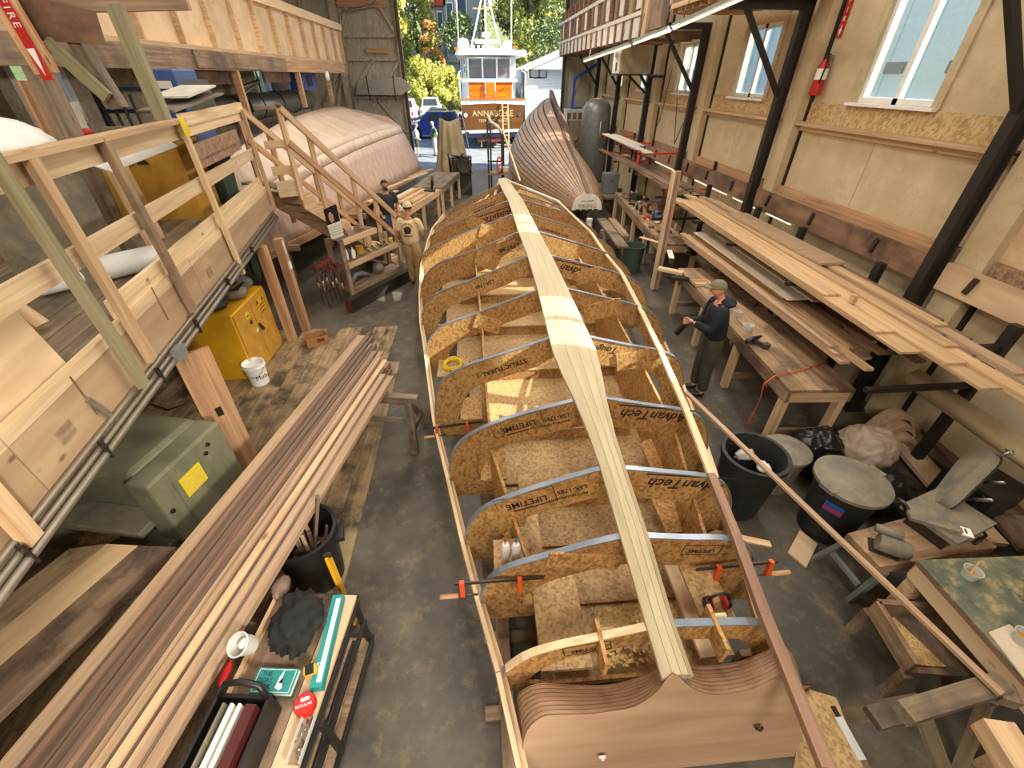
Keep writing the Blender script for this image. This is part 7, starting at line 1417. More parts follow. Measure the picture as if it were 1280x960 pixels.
def person(loc, face, h, label, skin='skin', shirt='navy', legs='olive', shoes='black', hair='hair', cap=None, pose=None, sleeves='long', shorts=False, extra=None):
    t = T('person', label, 'person', loc); k = h/1.78; R_ = Matrix.Rotation(face-math.pi/2, 3, 'Z')     # local: faces +Y before turning
    def P(x, y, z): v = R_ @ Vector((x*k, y*k, 0)); return Vector((loc[0]+v.x, loc[1]+v.y, loc[2]+z*k))
    ps = dict(lean=0.0, head=(0, .03, 0), la=((-.24, -.02, 1.12), (-.22, .12, .9)), ra=((.24, -.02, 1.12), (.22, .12, .9)), lf=(-.11, 0), rf=(.11, .0), bend=0)
    ps.update(pose or {}); ln = ps['lean']; B = ps['bend']
    hip = lambda s: P(s*.09, 0, .93); sh = lambda s: P(s*.2, ln+B, 1.45-B*.3); nk = P(0, ln+B+.01, 1.53-B*.35); hd = P(ps['head'][0], ln+B+.04+ps['head'][1], 1.66-B*.45+ps['head'][2])
    ch = [[(P(0, 0, .95), (.17*k, .13*k)), (P(0, ln*.5+B*.4, 1.15), (.165*k, .12*k)), (P(0, ln+B*.8, 1.36), (.19*k, .13*k)), (nk-Vector((0, 0, .03*k)), .07*k), (nk, .05*k), (hd, .07*k)]]
    ch.append([(hd-Vector((0, 0, .07*k)), .075*k), (hd+Vector((0, 0, .01*k)), .105*k), (hd+Vector((0, 0, .085*k)), .09*k)])
    fwd = R_ @ Vector((0, 1, 0)); rt = R_ @ Vector((1, 0, 0))
    ch.append([(hd+fwd*.07*k+Vector((0, 0, .02*k)), .014*k), (hd+fwd*.105*k-Vector((0, 0, .012*k)), .017*k)])            # nose
    ch.append([(hd+fwd*.05*k-Vector((0, 0, .085*k)), .03*k), (hd+fwd*.075*k-Vector((0, 0, .09*k)), .025*k)])            # chin
    for s in (-1, 1): ch.append([(hd+rt*s*.07*k, .02*k), (hd+rt*s*.088*k-fwd*.01*k+Vector((0, 0, .01*k)), .022*k)])     # ears
    arms = {}
    for s, key in ((-1, 'la'), (1, 'ra')):
        el, wr = P(*ps[key][0]), P(*ps[key][1]); arms[s] = (sh(s), el, wr); q_ = .72 if sleeves == 'long' else 1.0; ch.append([(P(s*.08, ln+B*.9, 1.43-B*.3), .05*k), (sh(s), .075*k*q_), (sh(s).lerp(el, .5), .06*k*q_), (el, .05*k*q_), (el.lerp(wr, .45), .046*k*q_), (wr, .033*k)])
        d = (wr-el).normalized(); sd_ = d.cross(fwd); sd_ = (sd_ if sd_.length > .1 else d.cross(Vector((0, 0, 1)))).normalized(); pn = sd_.cross(d).normalized(); palm = wr+d*.075*k
        ch.append([(wr, .026*k), (wr+d*.04*k, (.034*k, .02*k)), (palm, (.036*k, .018*k))])
        for j, fl_ in enumerate((.062, .072, .068, .052)):
            b = palm+sd_*(j-1.5)*.02*k; m1 = b+d*fl_*.5*k+pn*.008*k; ch.append([(b-d*.02*k, .0105*k), (b+d*.01*k, .0105*k), (m1, .0095*k), (m1+(d*.7+pn*.7)*fl_*.45*k, .008*k)])
        b = wr+d*.03*k+sd_*.03*k*-1; ch.append([(b, .012*k), (b-sd_*.025*k+d*.02*k+pn*.01*k, .011*k), (b-sd_*.03*k+d*.05*k+pn*.02*k, .009*k)])
    lg = {}
    for s, key in ((-1, 'lf'), (1, 'rf')):
        fx, fy = ps[key]; kn = P((s*.1+fx)/2, fy/2+.03, .5); an = P(fx, fy, .09); lg[s] = (hip(s), kn, an)
        ch.append([(P(0, 0, .96), .1*k), (hip(s), .11*k), (hip(s).lerp(kn, .5), .09*k), (kn, .068*k), (kn.lerp(an, .35), .066*k), (an, .045*k), (P(fx, fy+.04, .05), .036*k), (P(fx, fy+.15, .035), .03*k)])
    fuse('body', skin_mesh(ch), .012*k, skin, t)
    # clothing
    g = 1.17
    top = [[(P(0, .0, .90), (.19*k*g, .145*k*g)), (P(0, ln*.5+B*.4, 1.15), (.185*k*g, .14*k*g)), (P(0, ln+B*.8, 1.36), (.20*k*g, .145*k*g)), (nk-Vector((0, 0, .045*k)), .1*k)]]
    for s in (-1, 1):
        a, e, w = arms[s]; c = [(P(s*.07, ln+B*.9, 1.42-B*.3), .07*k), (a, .1*k), (a.lerp(e, .5), .085*k)]
        c += [(e, .078*k), (e.lerp(w, .5), .066*k), (e.lerp(w, .93), .05*k)] if sleeves == 'long' else [(a.lerp(e, .8), .085*k)]
        top.append(c)
    fuse('jacket' if sleeves == 'long' else 'shirt', skin_mesh(top), .014*k, shirt, t)
    bot = [[(P(0, 0, 1.0), (.19*k, .15*k)), (P(0, 0, .92), (.2*k, .16*k))]]
    for s in (-1, 1):
        a, kn, an = lg[s]; c = [(P(0, 0, .95), .1*k), (a, .14*k), (a.lerp(kn, .5), .12*k), (kn, .1*k)]
        if not shorts: c += [(kn.lerp(an, .5), .09*k), (kn.lerp(an, .97), .08*k)]
        bot.append(c)
    fuse('shorts' if shorts else 'trousers', skin_mesh(bot), .014*k, legs, t)
    for key in ('lf', 'rf'):
        fx, fy = ps[key]; bm = skin_mesh([[(P(fx, fy-.05, .055), .05*k), (P(fx, fy+.02, .06), .052*k), (P(fx, fy+.1, .045), .045*k), (P(fx, fy+.19, .038), .036*k)]]); o = fuse('shoe', bm, .012*k, shoes, t)
    # hair, eyes, mouth, cap
    if cap is None or hair == 'hair_pony':
        hb = bmesh.new(); bmesh.ops.create_icosphere(hb, subdivisions=3, radius=1)
        for v in list(hb.verts):
            if v.co.y > .35 and v.co.z < .45 or v.co.z < -.45: hb.verts.remove(v)
        for v in hb.verts: q = v.co; w = R_ @ Vector((q.x*.094*k, q.y*.105*k, 0)); v.co = hd+Vector((w.x, w.y, q.z*.105*k+.035*k))
        frombm('hair', hb, 'hair' if hair == 'hair_pony' else hair, t, None, True)
    for s in (-1, 1): lathe('eye', [(0, 0), (.009*k, .002), (0, .006)], 'black', hd+fwd*.082*k+rt*s*.032*k+Vector((0, 0, .022*k)), t, 8, frame_to((0, 0, 0), fwd) @ Matrix.Rotation(math.pi/2, 4, 'Y'))
    box('mouth', hd+fwd*.088*k-Vector((0, 0, .055*k)), (.04*k, .008*k, .008*k), 'red_brown', t, rz=face-math.pi/2)
    if cap:
        cb_ = bmesh.new(); bmesh.ops.create_uvsphere(cb_, u_segments=20, v_segments=12, radius=1)
        for v in list(cb_.verts):
            if v.co.z < -.05: cb_.verts.remove(v)
        for v in cb_.verts: q = v.co; w = R_ @ Vector((q.x*.1*k, q.y*.112*k, 0)); v.co = hd+Vector((w.x, w.y, q.z*.1*k+.045*k))
        c_ = frombm('cap', cb_, cap, t, None, True)
        M = MXY(hd+Vector((0, 0, .05*k)), rt, fwd); prism('visor', [(-.085*k, .06*k), (.085*k, .06*k), (.06*k, .16*k), (0, .185*k), (-.06*k, .16*k)], .008, cap, M, c_)
    return t, P, fwd, rt, hd
# navy hoodie man by the near bench, looking at what he holds (faces left)
p = PZ(867, 490, 0)
t, P, fwd, rt, hd = person((p.x+.05, p.y-.02, .0), math.radians(168), 1.76, 'man in a navy hoodie and olive cap standing by the near workbench', 'skin', 'navy', 'olive', 'black', 'hair_grey', 'olive_cap', dict(lean=.06, head=(0, .05, -.02), la=((-.22, .14, 1.14), (-.06, .36, 1.2)), ra=((.22, .14, 1.12), (.04, .37, 1.16)), lf=(-.1, -.02), rf=(.1, .05)))
nkp = P(0, .0, 1.475); blob('hood', nkp, (.125, .12, .075), 'navy', t, .2, 2, 3, 3)
o = P(0, .5, .98); hm = T('hand_plane', 'small dark tool held by the man in the navy hoodie', 'tool', o); bar('body', P(.04, .42, 1.12), P(.02, .52, .96), .05, .06, 'black_plastic', hm); bar('grip', P(.03, .45, 1.2), P(.02, .42, 1.1), .03, .03, 'steel_dark', hm)
# tan tee shirt man, seen from behind
p = PZ(521, 358, 0)
t, P, fwd, rt, hd = person((p.x, p.y+.06, 0), math.radians(84), 1.76, 'man in a tan printed tee shirt and cap seen from behind', 'skin_dark', 'tan_shirt', 'khaki', 'hair', 'hair_pony', 'tan_shirt', dict(la=((-.27, -.02, 1.15), (-.27, .14, .98)), ra=((.27, .0, 1.15), (.24, .16, 1.0)), lf=(-.09, .05), rf=(.1, -.05)), 'short')
bk = P(0, -.165, 1.28); Mb = MXY(bk, rt, Vector((fwd.x*.12, fwd.y*.12, 1)))
arc = [(math.cos(a)*.11, math.sin(a)*.10) for a in [math.pi*.15+math.pi*.7*k/6 for k in range(7)]]
for k, (x, y) in enumerate(arc): mk('print_letter', boxv(.016, .03, .004, (x, y+.03, .012)), BOXF, 'ink', t, Mb)
blob('print_emblem', Mb @ Vector((0, 0, .006)), (.07, .008, .065), 'ink', t, .5, 5, 3, 3)
for k in range(7): mk('print_letter', boxv(.018, .024, .004, (-.08+.027*k, -.11, .012)), BOXF, 'ink', t, Mb)
# dark tee shirt man behind the handrail
q = PY(470, 218, 11.2); 
t, P, fwd, rt, hd = person((-2.32, 11.75, 0), math.radians(-62), 1.78, 'bearded man in a charcoal tee shirt standing at the side bench', 'skin_dark', 'charcoal', 'jeans', 'black', 'hair', None, dict(lean=.03, la=((-.27, .05, 1.14), (-.2, .26, 1.02)), ra=((.27, .03, 1.14), (.22, .22, 1.0)), head=(0, .02, -.01)), 'short')
blob('beard', hd+fwd*.055-Vector((0, 0, .07)), (.052, .04, .045), 'hair', t, .1, 2, 3, 3)
# outside
a, b = PZ(523, 196, 0), PZ(545, 195, 0)
person((a.x, a.y, 0), math.radians(10), 1.66, 'person in a printed shirt, shorts and cap standing outside', 'skin', 'shirt_print', 'olive', 'black', 'hair', 'dusty_grey', dict(la=((-.24, 0, 1.1), (-.2, .12, .95)), ra=((.24, 0, 1.1), (.2, .15, 1.0))), 'short', True)
person((b.x, b.y, 0), math.radians(200), 1.74, 'grey haired person in a green polo and pale trousers outside', 'skin', 'shirt_green', 'trouser_grey', 'black', 'hair_grey', None, dict(la=((-.36, -.08, 1.18), (-.2, .05, 1.0)), ra=((.36, -.08, 1.18), (.2, .05, 1.0))), 'short')
person((b.x+.62, b.y+.5, 0), math.radians(190), 1.6, 'person in dark clothes partly hidden behind the canvas cover', 'skin', 'charcoal', 'navy', 'black', 'hair', None, None, 'long')
# ================================================================ outside
gd = STR(box('ground', (20, 120, -.16), (260, 191.6, .2), 'outdoor_concrete')); 
STR(mk('ground_slope', [(-90, 66, -.05), (110, 66, -.05), (110, 74, 2.0), (-90, 74, 2.0), (110, 130, 16), (-90, 130, 16)], [(0, 1, 2, 3), (3, 2, 4, 5)], 'grass'))
STR(box('apron', (.5, 25.0, -.012), (8, 2, .02), 'outdoor_concrete'))
# --- the yacht on stands
ya = T('motor_yacht', 'white motor yacht with varnished transom and pilothouse standing outside the door', 'boat', (1.2, 36, 0)); YT = 32.0
def yp(x, y, Y=YT): return PY(x, y, Y)
hw = (yp(655, 131).x-yp(577, 131).x)/2; xc = (yp(655, 131).x+yp(577, 131).x)/2; zt, zb = yp(600, 131).z, yp(600, 161).z
def hsec(Y, w, zt_, zb_, kz):
    return [(xc-w, Y, zt_), (xc-w*.97, Y, (zt_+zb_)/2), (xc-w*.9, Y, zb_), (xc-w*.55, Y, zb_-.35), (xc, Y, kz), (xc+w*.55, Y, zb_-.35), (xc+w*.9, Y, zb_), (xc+w*.97, Y, (zt_+zb_)/2), (xc+w, Y, zt_)]
hs = [hsec(YT+.02, hw, zt, zb, zb-.55), hsec(36, hw*1.06, zt+.05, zb-.0, zb-.75), hsec(41, hw*.95, zt+.5, zb-.05, zb-.8), hsec(44.5, hw*.5, zt+1.1, zb+.05, zb-.7), hsec(46, hw*.04, zt+1.5, zb+.4, zb-.3)]
for i0, i1, m in ((0, 2, 'white_gloss'), (2, 4, 'hull_red'), (4, 6, 'hull_red'), (6, 8, 'white_gloss')): loft('hull_side', [r[i0:i1+1] for r in hs], m, ya, closed=False)
sheet('deck', [hs[0][0], hs[0][8], hs[2][8], hs[2][0]], .04, 'white_gloss', ya)
tfp = [yp(x, y) for x, y in ((579, 163), (653, 161), (656, 131), (616, 129), (577, 131))]
prism('transom', [(p.x, p.z) for p in tfp], .08, 'varnish_brown', Matrix(((1, 0, 0, 0), (0, 0, -1, YT+.02), (0, 1, 0, 0), (0, 0, 0, 1))), ya)
for k in range(1, 4): z = zb+(zt-zb)*k/4; box('transom_seam', (xc, YT-.065, z), (hw*1.95, .006, .012), 'strake_dark', ya)
text('lettering', 'ANNABELLE', .46, 'ink_gold', MXY((yp(616, 142).x, YT-.068, yp(616, 142).z), (1, 0, 0), (0, 0, 1)), ya, wide=1.05); text('lettering', 'TREMONT', .2, 'ink_gold', MXY((yp(608, 151).x, YT-.068, yp(608, 151).z), (1, 0, 0), (0, 0, 1)), ya, wide=1.1); text('lettering', 'MAINE', .2, 'ink_gold', MXY((yp(628, 151).x, YT-.068, yp(628, 151).z), (1, 0, 0), (0, 0, 1)), ya, wide=1.1)
for x, y, m in ((582, 144, 'white_gloss'), (649, 143, 'steel')): p = yp(x, y); lathe('hawse_port', [(0, 0), (.11, 0), (.1, .03), (0, .03)], m, (p.x, YT-.065, p.z), ya, 16, Matrix.Rotation(math.pi/2, 4, 'X'))
p0, p1 = yp(577, 164), yp(655, 162); bar('boot_stripe', (p0.x, YT-.02, p0.z-.05), (p1.x, YT-.02, p1.z-.02), .1, .16, 'white_gloss', ya); bar('hull_bottom', (p0.x+.1, YT+.05, p0.z-.25), (p1.x-.1, YT+.05, p1.z-.22), .15, .28, 'hull_blue', ya); prism('bottom_face', [(xc-hw*.85, zb-.15), (xc-hw*.5, zb-.62), (xc, zb-.78), (xc+hw*.5, zb-.62), (xc+hw*.85, zb-.15)], .1, 'hull_red', Matrix(((1, 0, 0, 0), (0, 0, -1, YT+.15), (0, 1, 0, 0), (0, 0, 0, 1))), ya)
p = yp(584, 168); lathe('exhaust', [(.1, 0), (.16, 0), (.16, .12), (.1, .12)], 'steel_black', (p.x, YT-.1, p.z+.02), ya, 16, Matrix.Rotation(math.pi/2, 4, 'X'))
pp = yp(602, 189); lathe('propeller_hub', [(0, -.15), (.07, -.1), (.09, .1), (0, .2)], 'brass', (pp.x, YT+.6, .55), ya, 14, Matrix.Rotation(math.pi/2, 4, 'X'))
for k in range(4): a = k*math.pi/2+.5; prism('propeller_blade', [(-.05, .05), (.05, .05), (.15, .25), (.08, .4), (-.08, .4), (-.15, .25)], .02, 'brass', Matrix.Translation((pp.x, YT+.6, .55)) @ Matrix.Rotation(a, 4, 'Y') @ Matrix.Rotation(math.pi/2-.4, 4, 'X') @ Matrix.Scale(1, 4), ya)
box('rudder', (pp.x+.02, YT+.35, .6), (.07, .35, 1.1), 'cream', ya)
for x in (-1.3, 1.3):
    for Y in (33.5, 38): bar('boat_stand', (xc+x*1.25, Y, 0), (xc+x*.7, Y, zb-.3), .08, .08, 'hull_blue', ya); bar('boat_stand', (xc+x*.95, Y+.4, 0), (xc+x*.7, Y, zb-.3), .06, .06, 'hull_blue', ya)
box('keel_block', (xc, 36, .12), (.6, 4, .3), 'fir_old', ya); box('keel', (xc, 37, .45), (.25, 7, .6), 'hull_red', ya)
# aft cockpit coaming, cabin bulkhead, pilothouse
YC = 33.3
def cp(x, y, Y=YC): return PY(x, y, Y)
p0, p1 = yp(574, 131), yp(658, 131); box('coaming', (xc, YT+.1, zt+.12), (hw*2.04, .12, .3), 'white_gloss', ya); box('cap_rail', (xc, YT+.08, zt+.3), (hw*2.08, .2, .05), 'varnish', ya)
for x0, x1, nm in ((585.5, 606.5, 'bulkhead'), (619.5, 640, 'bulkhead')):
    a, b = cp(x0, 102), cp(x1, 126); box(nm, ((a.x+b.x)/2, YC, (a.z+b.z)/2), (b.x-a.x, .06, a.z-b.z), 'varnish', ya)
    for q in range(3): z = a.z-.12-q*(a.z-b.z)/3; box('moulding', ((a.x+b.x)/2, YC-.035, z), ((b.x-a.x)*.86, .015, .02), 'varnish_brown', ya)
a, b = cp(607, 103), cp(619, 131); d_ = box('cabin_door', ((a.x+b.x)/2, YC-.12, (a.z+b.z)/2), (b.x-a.x, .12, a.z-b.z), 'varnish', ya); box('door_panel_trim', ((a.x+b.x)/2, YC-.185, (a.z+b.z)/2+.2), ((b.x-a.x)*.7, .01, (a.z-b.z)*.4), 'varnish', d_)
a, b = cp(577, 100), cp(646, 103); box('window_sill', ((a.x+b.x)/2, YC-.02, a.z-.02), (b.x-a.x, .2, .16), 'white_gloss', ya)
a, b = cp(579, 72), cp(645, 71)
xs = [cp(x, 85).x for x in (585, 603, 621, 638)]; z0, z1 = cp(600, 99).z, cp(600, 72).z
for x in xs: box('window_mullion', (x, YC, (z0+z1)/2), (.1, .1, z1-z0), 'white_gloss', ya)
for x0, x1 in zip(xs[:-1], xs[1:]): box('window_pane', ((x0+x1)/2, YC+.01, (z0+z1)/2), (x1-x0-.1, .02, z1-z0), 'glass', ya)
for s, xe, X1 in ((-1, xs[0], cp(576, 85).x), (1, xs[-1], cp(646, 85).x)):
    for k in range(3):
        u0, u1 = k/3, (k+1)/3; pa, pb_ = Vector((xe, YC, 0)).lerp(Vector((X1, YC+1.4, 0)), u0), Vector((xe, YC, 0)).lerp(Vector((X1, YC+1.4, 0)), u1)
        sheet('side_pane', [(pa.x, pa.y, z0), (pb_.x, pb_.y, z0), (pb_.x, pb_.y, z1), (pa.x, pa.y, z1)], .02, 'glass', ya); bar('window_mullion', (pb_.x, pb_.y, z0), (pb_.x, pb_.y, z1), .08, .08, 'white_gloss', ya, up=(0, 1, 0))
    sheet('cabin_side', [(xe, YC, cp(600, 128).z), (X1, YC+1.4, cp(600, 128).z), (X1, YC+1.4, z0), (xe, YC, z0)], .04, 'white_gloss', ya); box('cabin_wall', (X1, YC+3.4, (z0+zt)/2), (.06, 4.0, z0-zt), 'white_gloss', ya); box('cabin_wall', (X1, YC+3.4, (z0+z1)/2), (.05, 4.0, z1-z0), 'window_dark', ya)
box('interior_dash', (xc, YC+1.6, z0+.3), (2.4, .4, .7), 'red_brown', ya); box('interior_cushion', (xc, YC+1.0, z0+.12), (1.6, .4, .16), 'blue', ya); box('interior_bulkhead', (xc, YC+3.2, (z0+z1)/2), (3.0, .05, z1-z0), 'grey_paint', ya)
rz_ = cp(610, 66).z; rings = []
for y, w in ((YC-.75, (cp(656, 66).x-cp(566, 66).x)/2*.92), (YC-.4, (cp(656, 66).x-cp(566, 66).x)/2), (YC+6, 2.2), (YC+7, 1.7)): rings.append([(xc+.0-w, y, rz_-.12), (xc+w, y, rz_-.12), (xc+w*.96, y, rz_+.1), (xc, y, rz_+.22), (xc-w*.96, y, rz_+.1)])
loft('roof', rings, 'white_gloss', ya)
for x, y in ((571, 65), (644, 63)): p = cp(x, y); box('nav_light', (p.x, YC-.3, p.z+.15), (.25, .2, .14), 'varnish', ya)
# mast, radar, domes, antennas
mz = rz_+.2; mx = cp(607.5, 40).x
for dx in (-.95, .95): tube('mast_leg', [(mx+dx, YC+.6, mz), (mx+dx*.15, YC+.6, mz+2.55)], .05, 'white_gloss', ya)
tube('mast', [(mx, YC+.6, mz), (mx, YC+.6, mz+3.4)], .06, 'white_gloss', ya); box('spreader', (mx, YC+.6, cp(607, 9).z), (1.5, .08, .06), 'yellow_dull', ya); box('radar_scanner', (mx, YC+.6, cp(607, 51).z), (1.35, .18, .2), 'white_gloss', ya); lathe('radar_base', [(0, 0), (.25, 0), (.25, .25), (0, .3)], 'white_gloss', (mx, YC+.6, cp(607, 57).z-.2), ya, 18); lathe('radar_dome', [(0, 0), (.22, 0), (.25, .12), (.2, .25), (0, .3)], 'white_gloss', (mx, YC+.6, cp(607, 42).z-.15), ya, 18)
for x, r in ((579, .36), (634.5, .3)): p = cp(x, 62); lathe('satellite_dome', [(0, 0), (r, 0), (r*1.05, r*.8), (r*.8, r*1.5), (0, r*1.8)], 'white_gloss', (p.x, YC+.6, mz-.08), ya, 22)
for x, h_ in ((573.5, 4.2), (639.5, 4.6)): p = cp(x, 60); tube('antenna', [(p.x, YC+.2, mz-.1), (p.x, YC+.2, mz+h_)], .035, 'white_gloss', ya, 6)
for k in range(5): p = cp(592+k*6, 64); lathe('roof_fitting', [(0, 0), (.08, 0), (.06, .2), (0, .22)], 'white_gloss', (p.x, YC+.1, mz-.03), ya, 10)
for s in (-1, 1):
    X = xc+s*(hw+.05); pts = [(X, 34+k*1.4, zt+.95+.05*k) for k in range(7)]; tube('guard_rail', pts, .03, 'steel', ya, 6)
    for q in pts: tube('stanchion', [(q[0], q[1], zt), q], .025, 'steel', ya, 6)
    tube('cockpit_rail', [(xc+s*hw*1.02, YT+.1, zt+.3), (xc+s*hw*1.04, YT+.2, zt+1.6), (xc+s*hw*.98, YC+.8, zt+1.8)], .04, 'white_gloss', ya, 6)
ld = T('ladder', 'varnished wooden ladder leaning on the yacht transom', 'ladder', (2.0, 31.6, 0)); la, lb = yp(628, 133, 31.85), yp(635, 133, 31.85)
for q in (la, lb): bar('rail', (q.x, 31.0, 0), (q.x, 31.86, q.z+.2), .07, .05, 'fir_orange', ld, up=(0, 1, 0))
for k in range(8): f = (k+.7)/8.5; bar('rung', (la.x, 31.0+.86*f, f*(la.z+.2)), (lb.x, 31.0+.86*f, f*(la.z+.2)), .04, .04, 'fir_orange', ld)
bl = T('step_ladder', 'blue step ladder standing beside the yacht transom', 'ladder', (-.6, 31.2, 0))
for dx in (0, .35):
    bar('rail', (-.75+dx, 31.2, 0), (-1.0+dx*.8, 31.5, 1.9), .05, .04, 'hull_blue', bl); bar('rear_leg', (-1.05+dx, 31.9, 0), (-1.0+dx*.8, 31.5, 1.9), .04, .04, 'hull_blue', bl)
for k in range(6): f = (k+.5)/6.2; bar('rung', (-.75-.25*f, 31.2+.3*f, 1.9*f), (-.4-.32*f, 31.2+.3*f, 1.9*f), .05, .03, 'hull_blue', bl)
# --- white clapboard building on the right
wb_ = T('clapboard_building', 'white clapboard building with low pitched roof beyond the yacht', 'building', (8, 40, 0)); X0 = PY(660, 90, 34).x
box('gable_wall', (X0+6, 36.0+4, 2.1), (12, 12, 4.2), 'clapboard', wb_)
for k in range(26): z = .25+.155*k; box('clapboard', (X0+6, 33.98, z), (12.05, .04, .11), 'clapboard', wb_)
for k in range(26): z = .25+.155*k; box('clapboard', (X0-.02, 40, z), (.04, 12.05, .11), 'clapboard', wb_)
prism('roof', [(-.3, 4.2), (13.3, 4.2), (6.5, 6.6)], 13, 'roof_grey', Matrix(((1, 0, 0, X0), (0, 0, 1, 33.4), (0, 1, 0, 0), (0, 0, 0, 1))), wb_); bar('fascia', (X0-.3, 33.35, 4.22), (X0+6.5, 33.35, 6.6), .05, .25, 'white', wb_)
prism('gable', [(0, 4.1), (13, 4.1), (6.5, 6.4)], .1, 'clapboard', Matrix(((1, 0, 0, X0), (0, 0, 1, 33.9), (0, 1, 0, 0), (0, 0, 0, 1))), wb_)
for x, w, m in ((664.5, .42, 'white'), (669, .75, 'window_dark'), (674, .4, 'white'), (678, .6, 'window_dark')):
    p = PY(x, 89, 33.9); box('shutter' if m == 'white' else 'window', (p.x, 33.93, p.z), (w, .06, .72), m, wb_)
    if m != 'white': box('pane', (p.x, 33.895, p.z), (w*.8, .01, .6), 'shingle', wb_)
stg = T('white_railing', 'white painted stair railing beside the clapboard building', 'railing', (3.6, 33, 0)); 
for x in (658, 664, 671): p = PY(x, 110, 33); box('post', (p.x, 33, 1.65), (.09, .09, 3.3), 'white_gloss', stg)
for z in (3.3, 2.7, 2.1): a, b = PY(658, 110, 33), PY(671, 110, 33); bar('rail', (a.x, 33, z), (b.x, 33, z), .07, .09, 'white_gloss', stg)
# --- grey house on the hill
hh = T('shingled_house', 'grey shingled house with red roofed wing on the wooded hill', 'house', (-2, 78, 5)); a = PY(556, 30, 76); b = PY(592, 30, 76); X0, X1 = a.x, b.x+1
box('main_wall', ((X0+X1)/2, 79, 10.2), (X1-X0, 6, 9.6), 'shingle', hh); prism('gable', [(X0, 15), (X1, 15), ((X0+X1)/2, 18)], 6, 'shingle', Matrix(((1, 0, 0, 0), (0, 0, 1, 76), (0, 1, 0, 0), (0, 0, 0, 1))), hh)
for x, y in ((576, 8), (562, 16)):
    p = PY(x, y, 75.9); w_ = box('window', (p.x, 75.96, p.z), (1.6 if x == 576 else .9, .1, 2.2), 'white', hh); box('pane', (p.x, 75.9, p.z), (1.3 if x == 576 else .7, .03, 1.9), 'car_dark', w_)
box('wing_wall', (X0-1.5, 79, 9.0), (3.6, 5, 5.2), 'shingle', hh); prism('wing_roof', [(X0-3.6, 11.4), (X0+.3, 11.4), (X0+.3, 12.5), (X0-3.0, 12.5)], 6, 'roof_red', Matrix(((1, 0, 0, 0), (0, 0, 1, 76), (0, 1, 0, 0), (0, 0, 0, 1))), hh)
for k in range(3): p = X0-2.8+k*1.1; w_ = box('window', (p, 76.46, 10.0), (.8, .1, 1.9), 'white', hh); box('pane', (p, 76.4, 10.0), (.6, .03, 1.6), 'car_dark', w_)
box('foundation', ((X0+X1)/2-1, 79, 3.5), (X1-X0+3, 5, 6), 'shingle', hh)
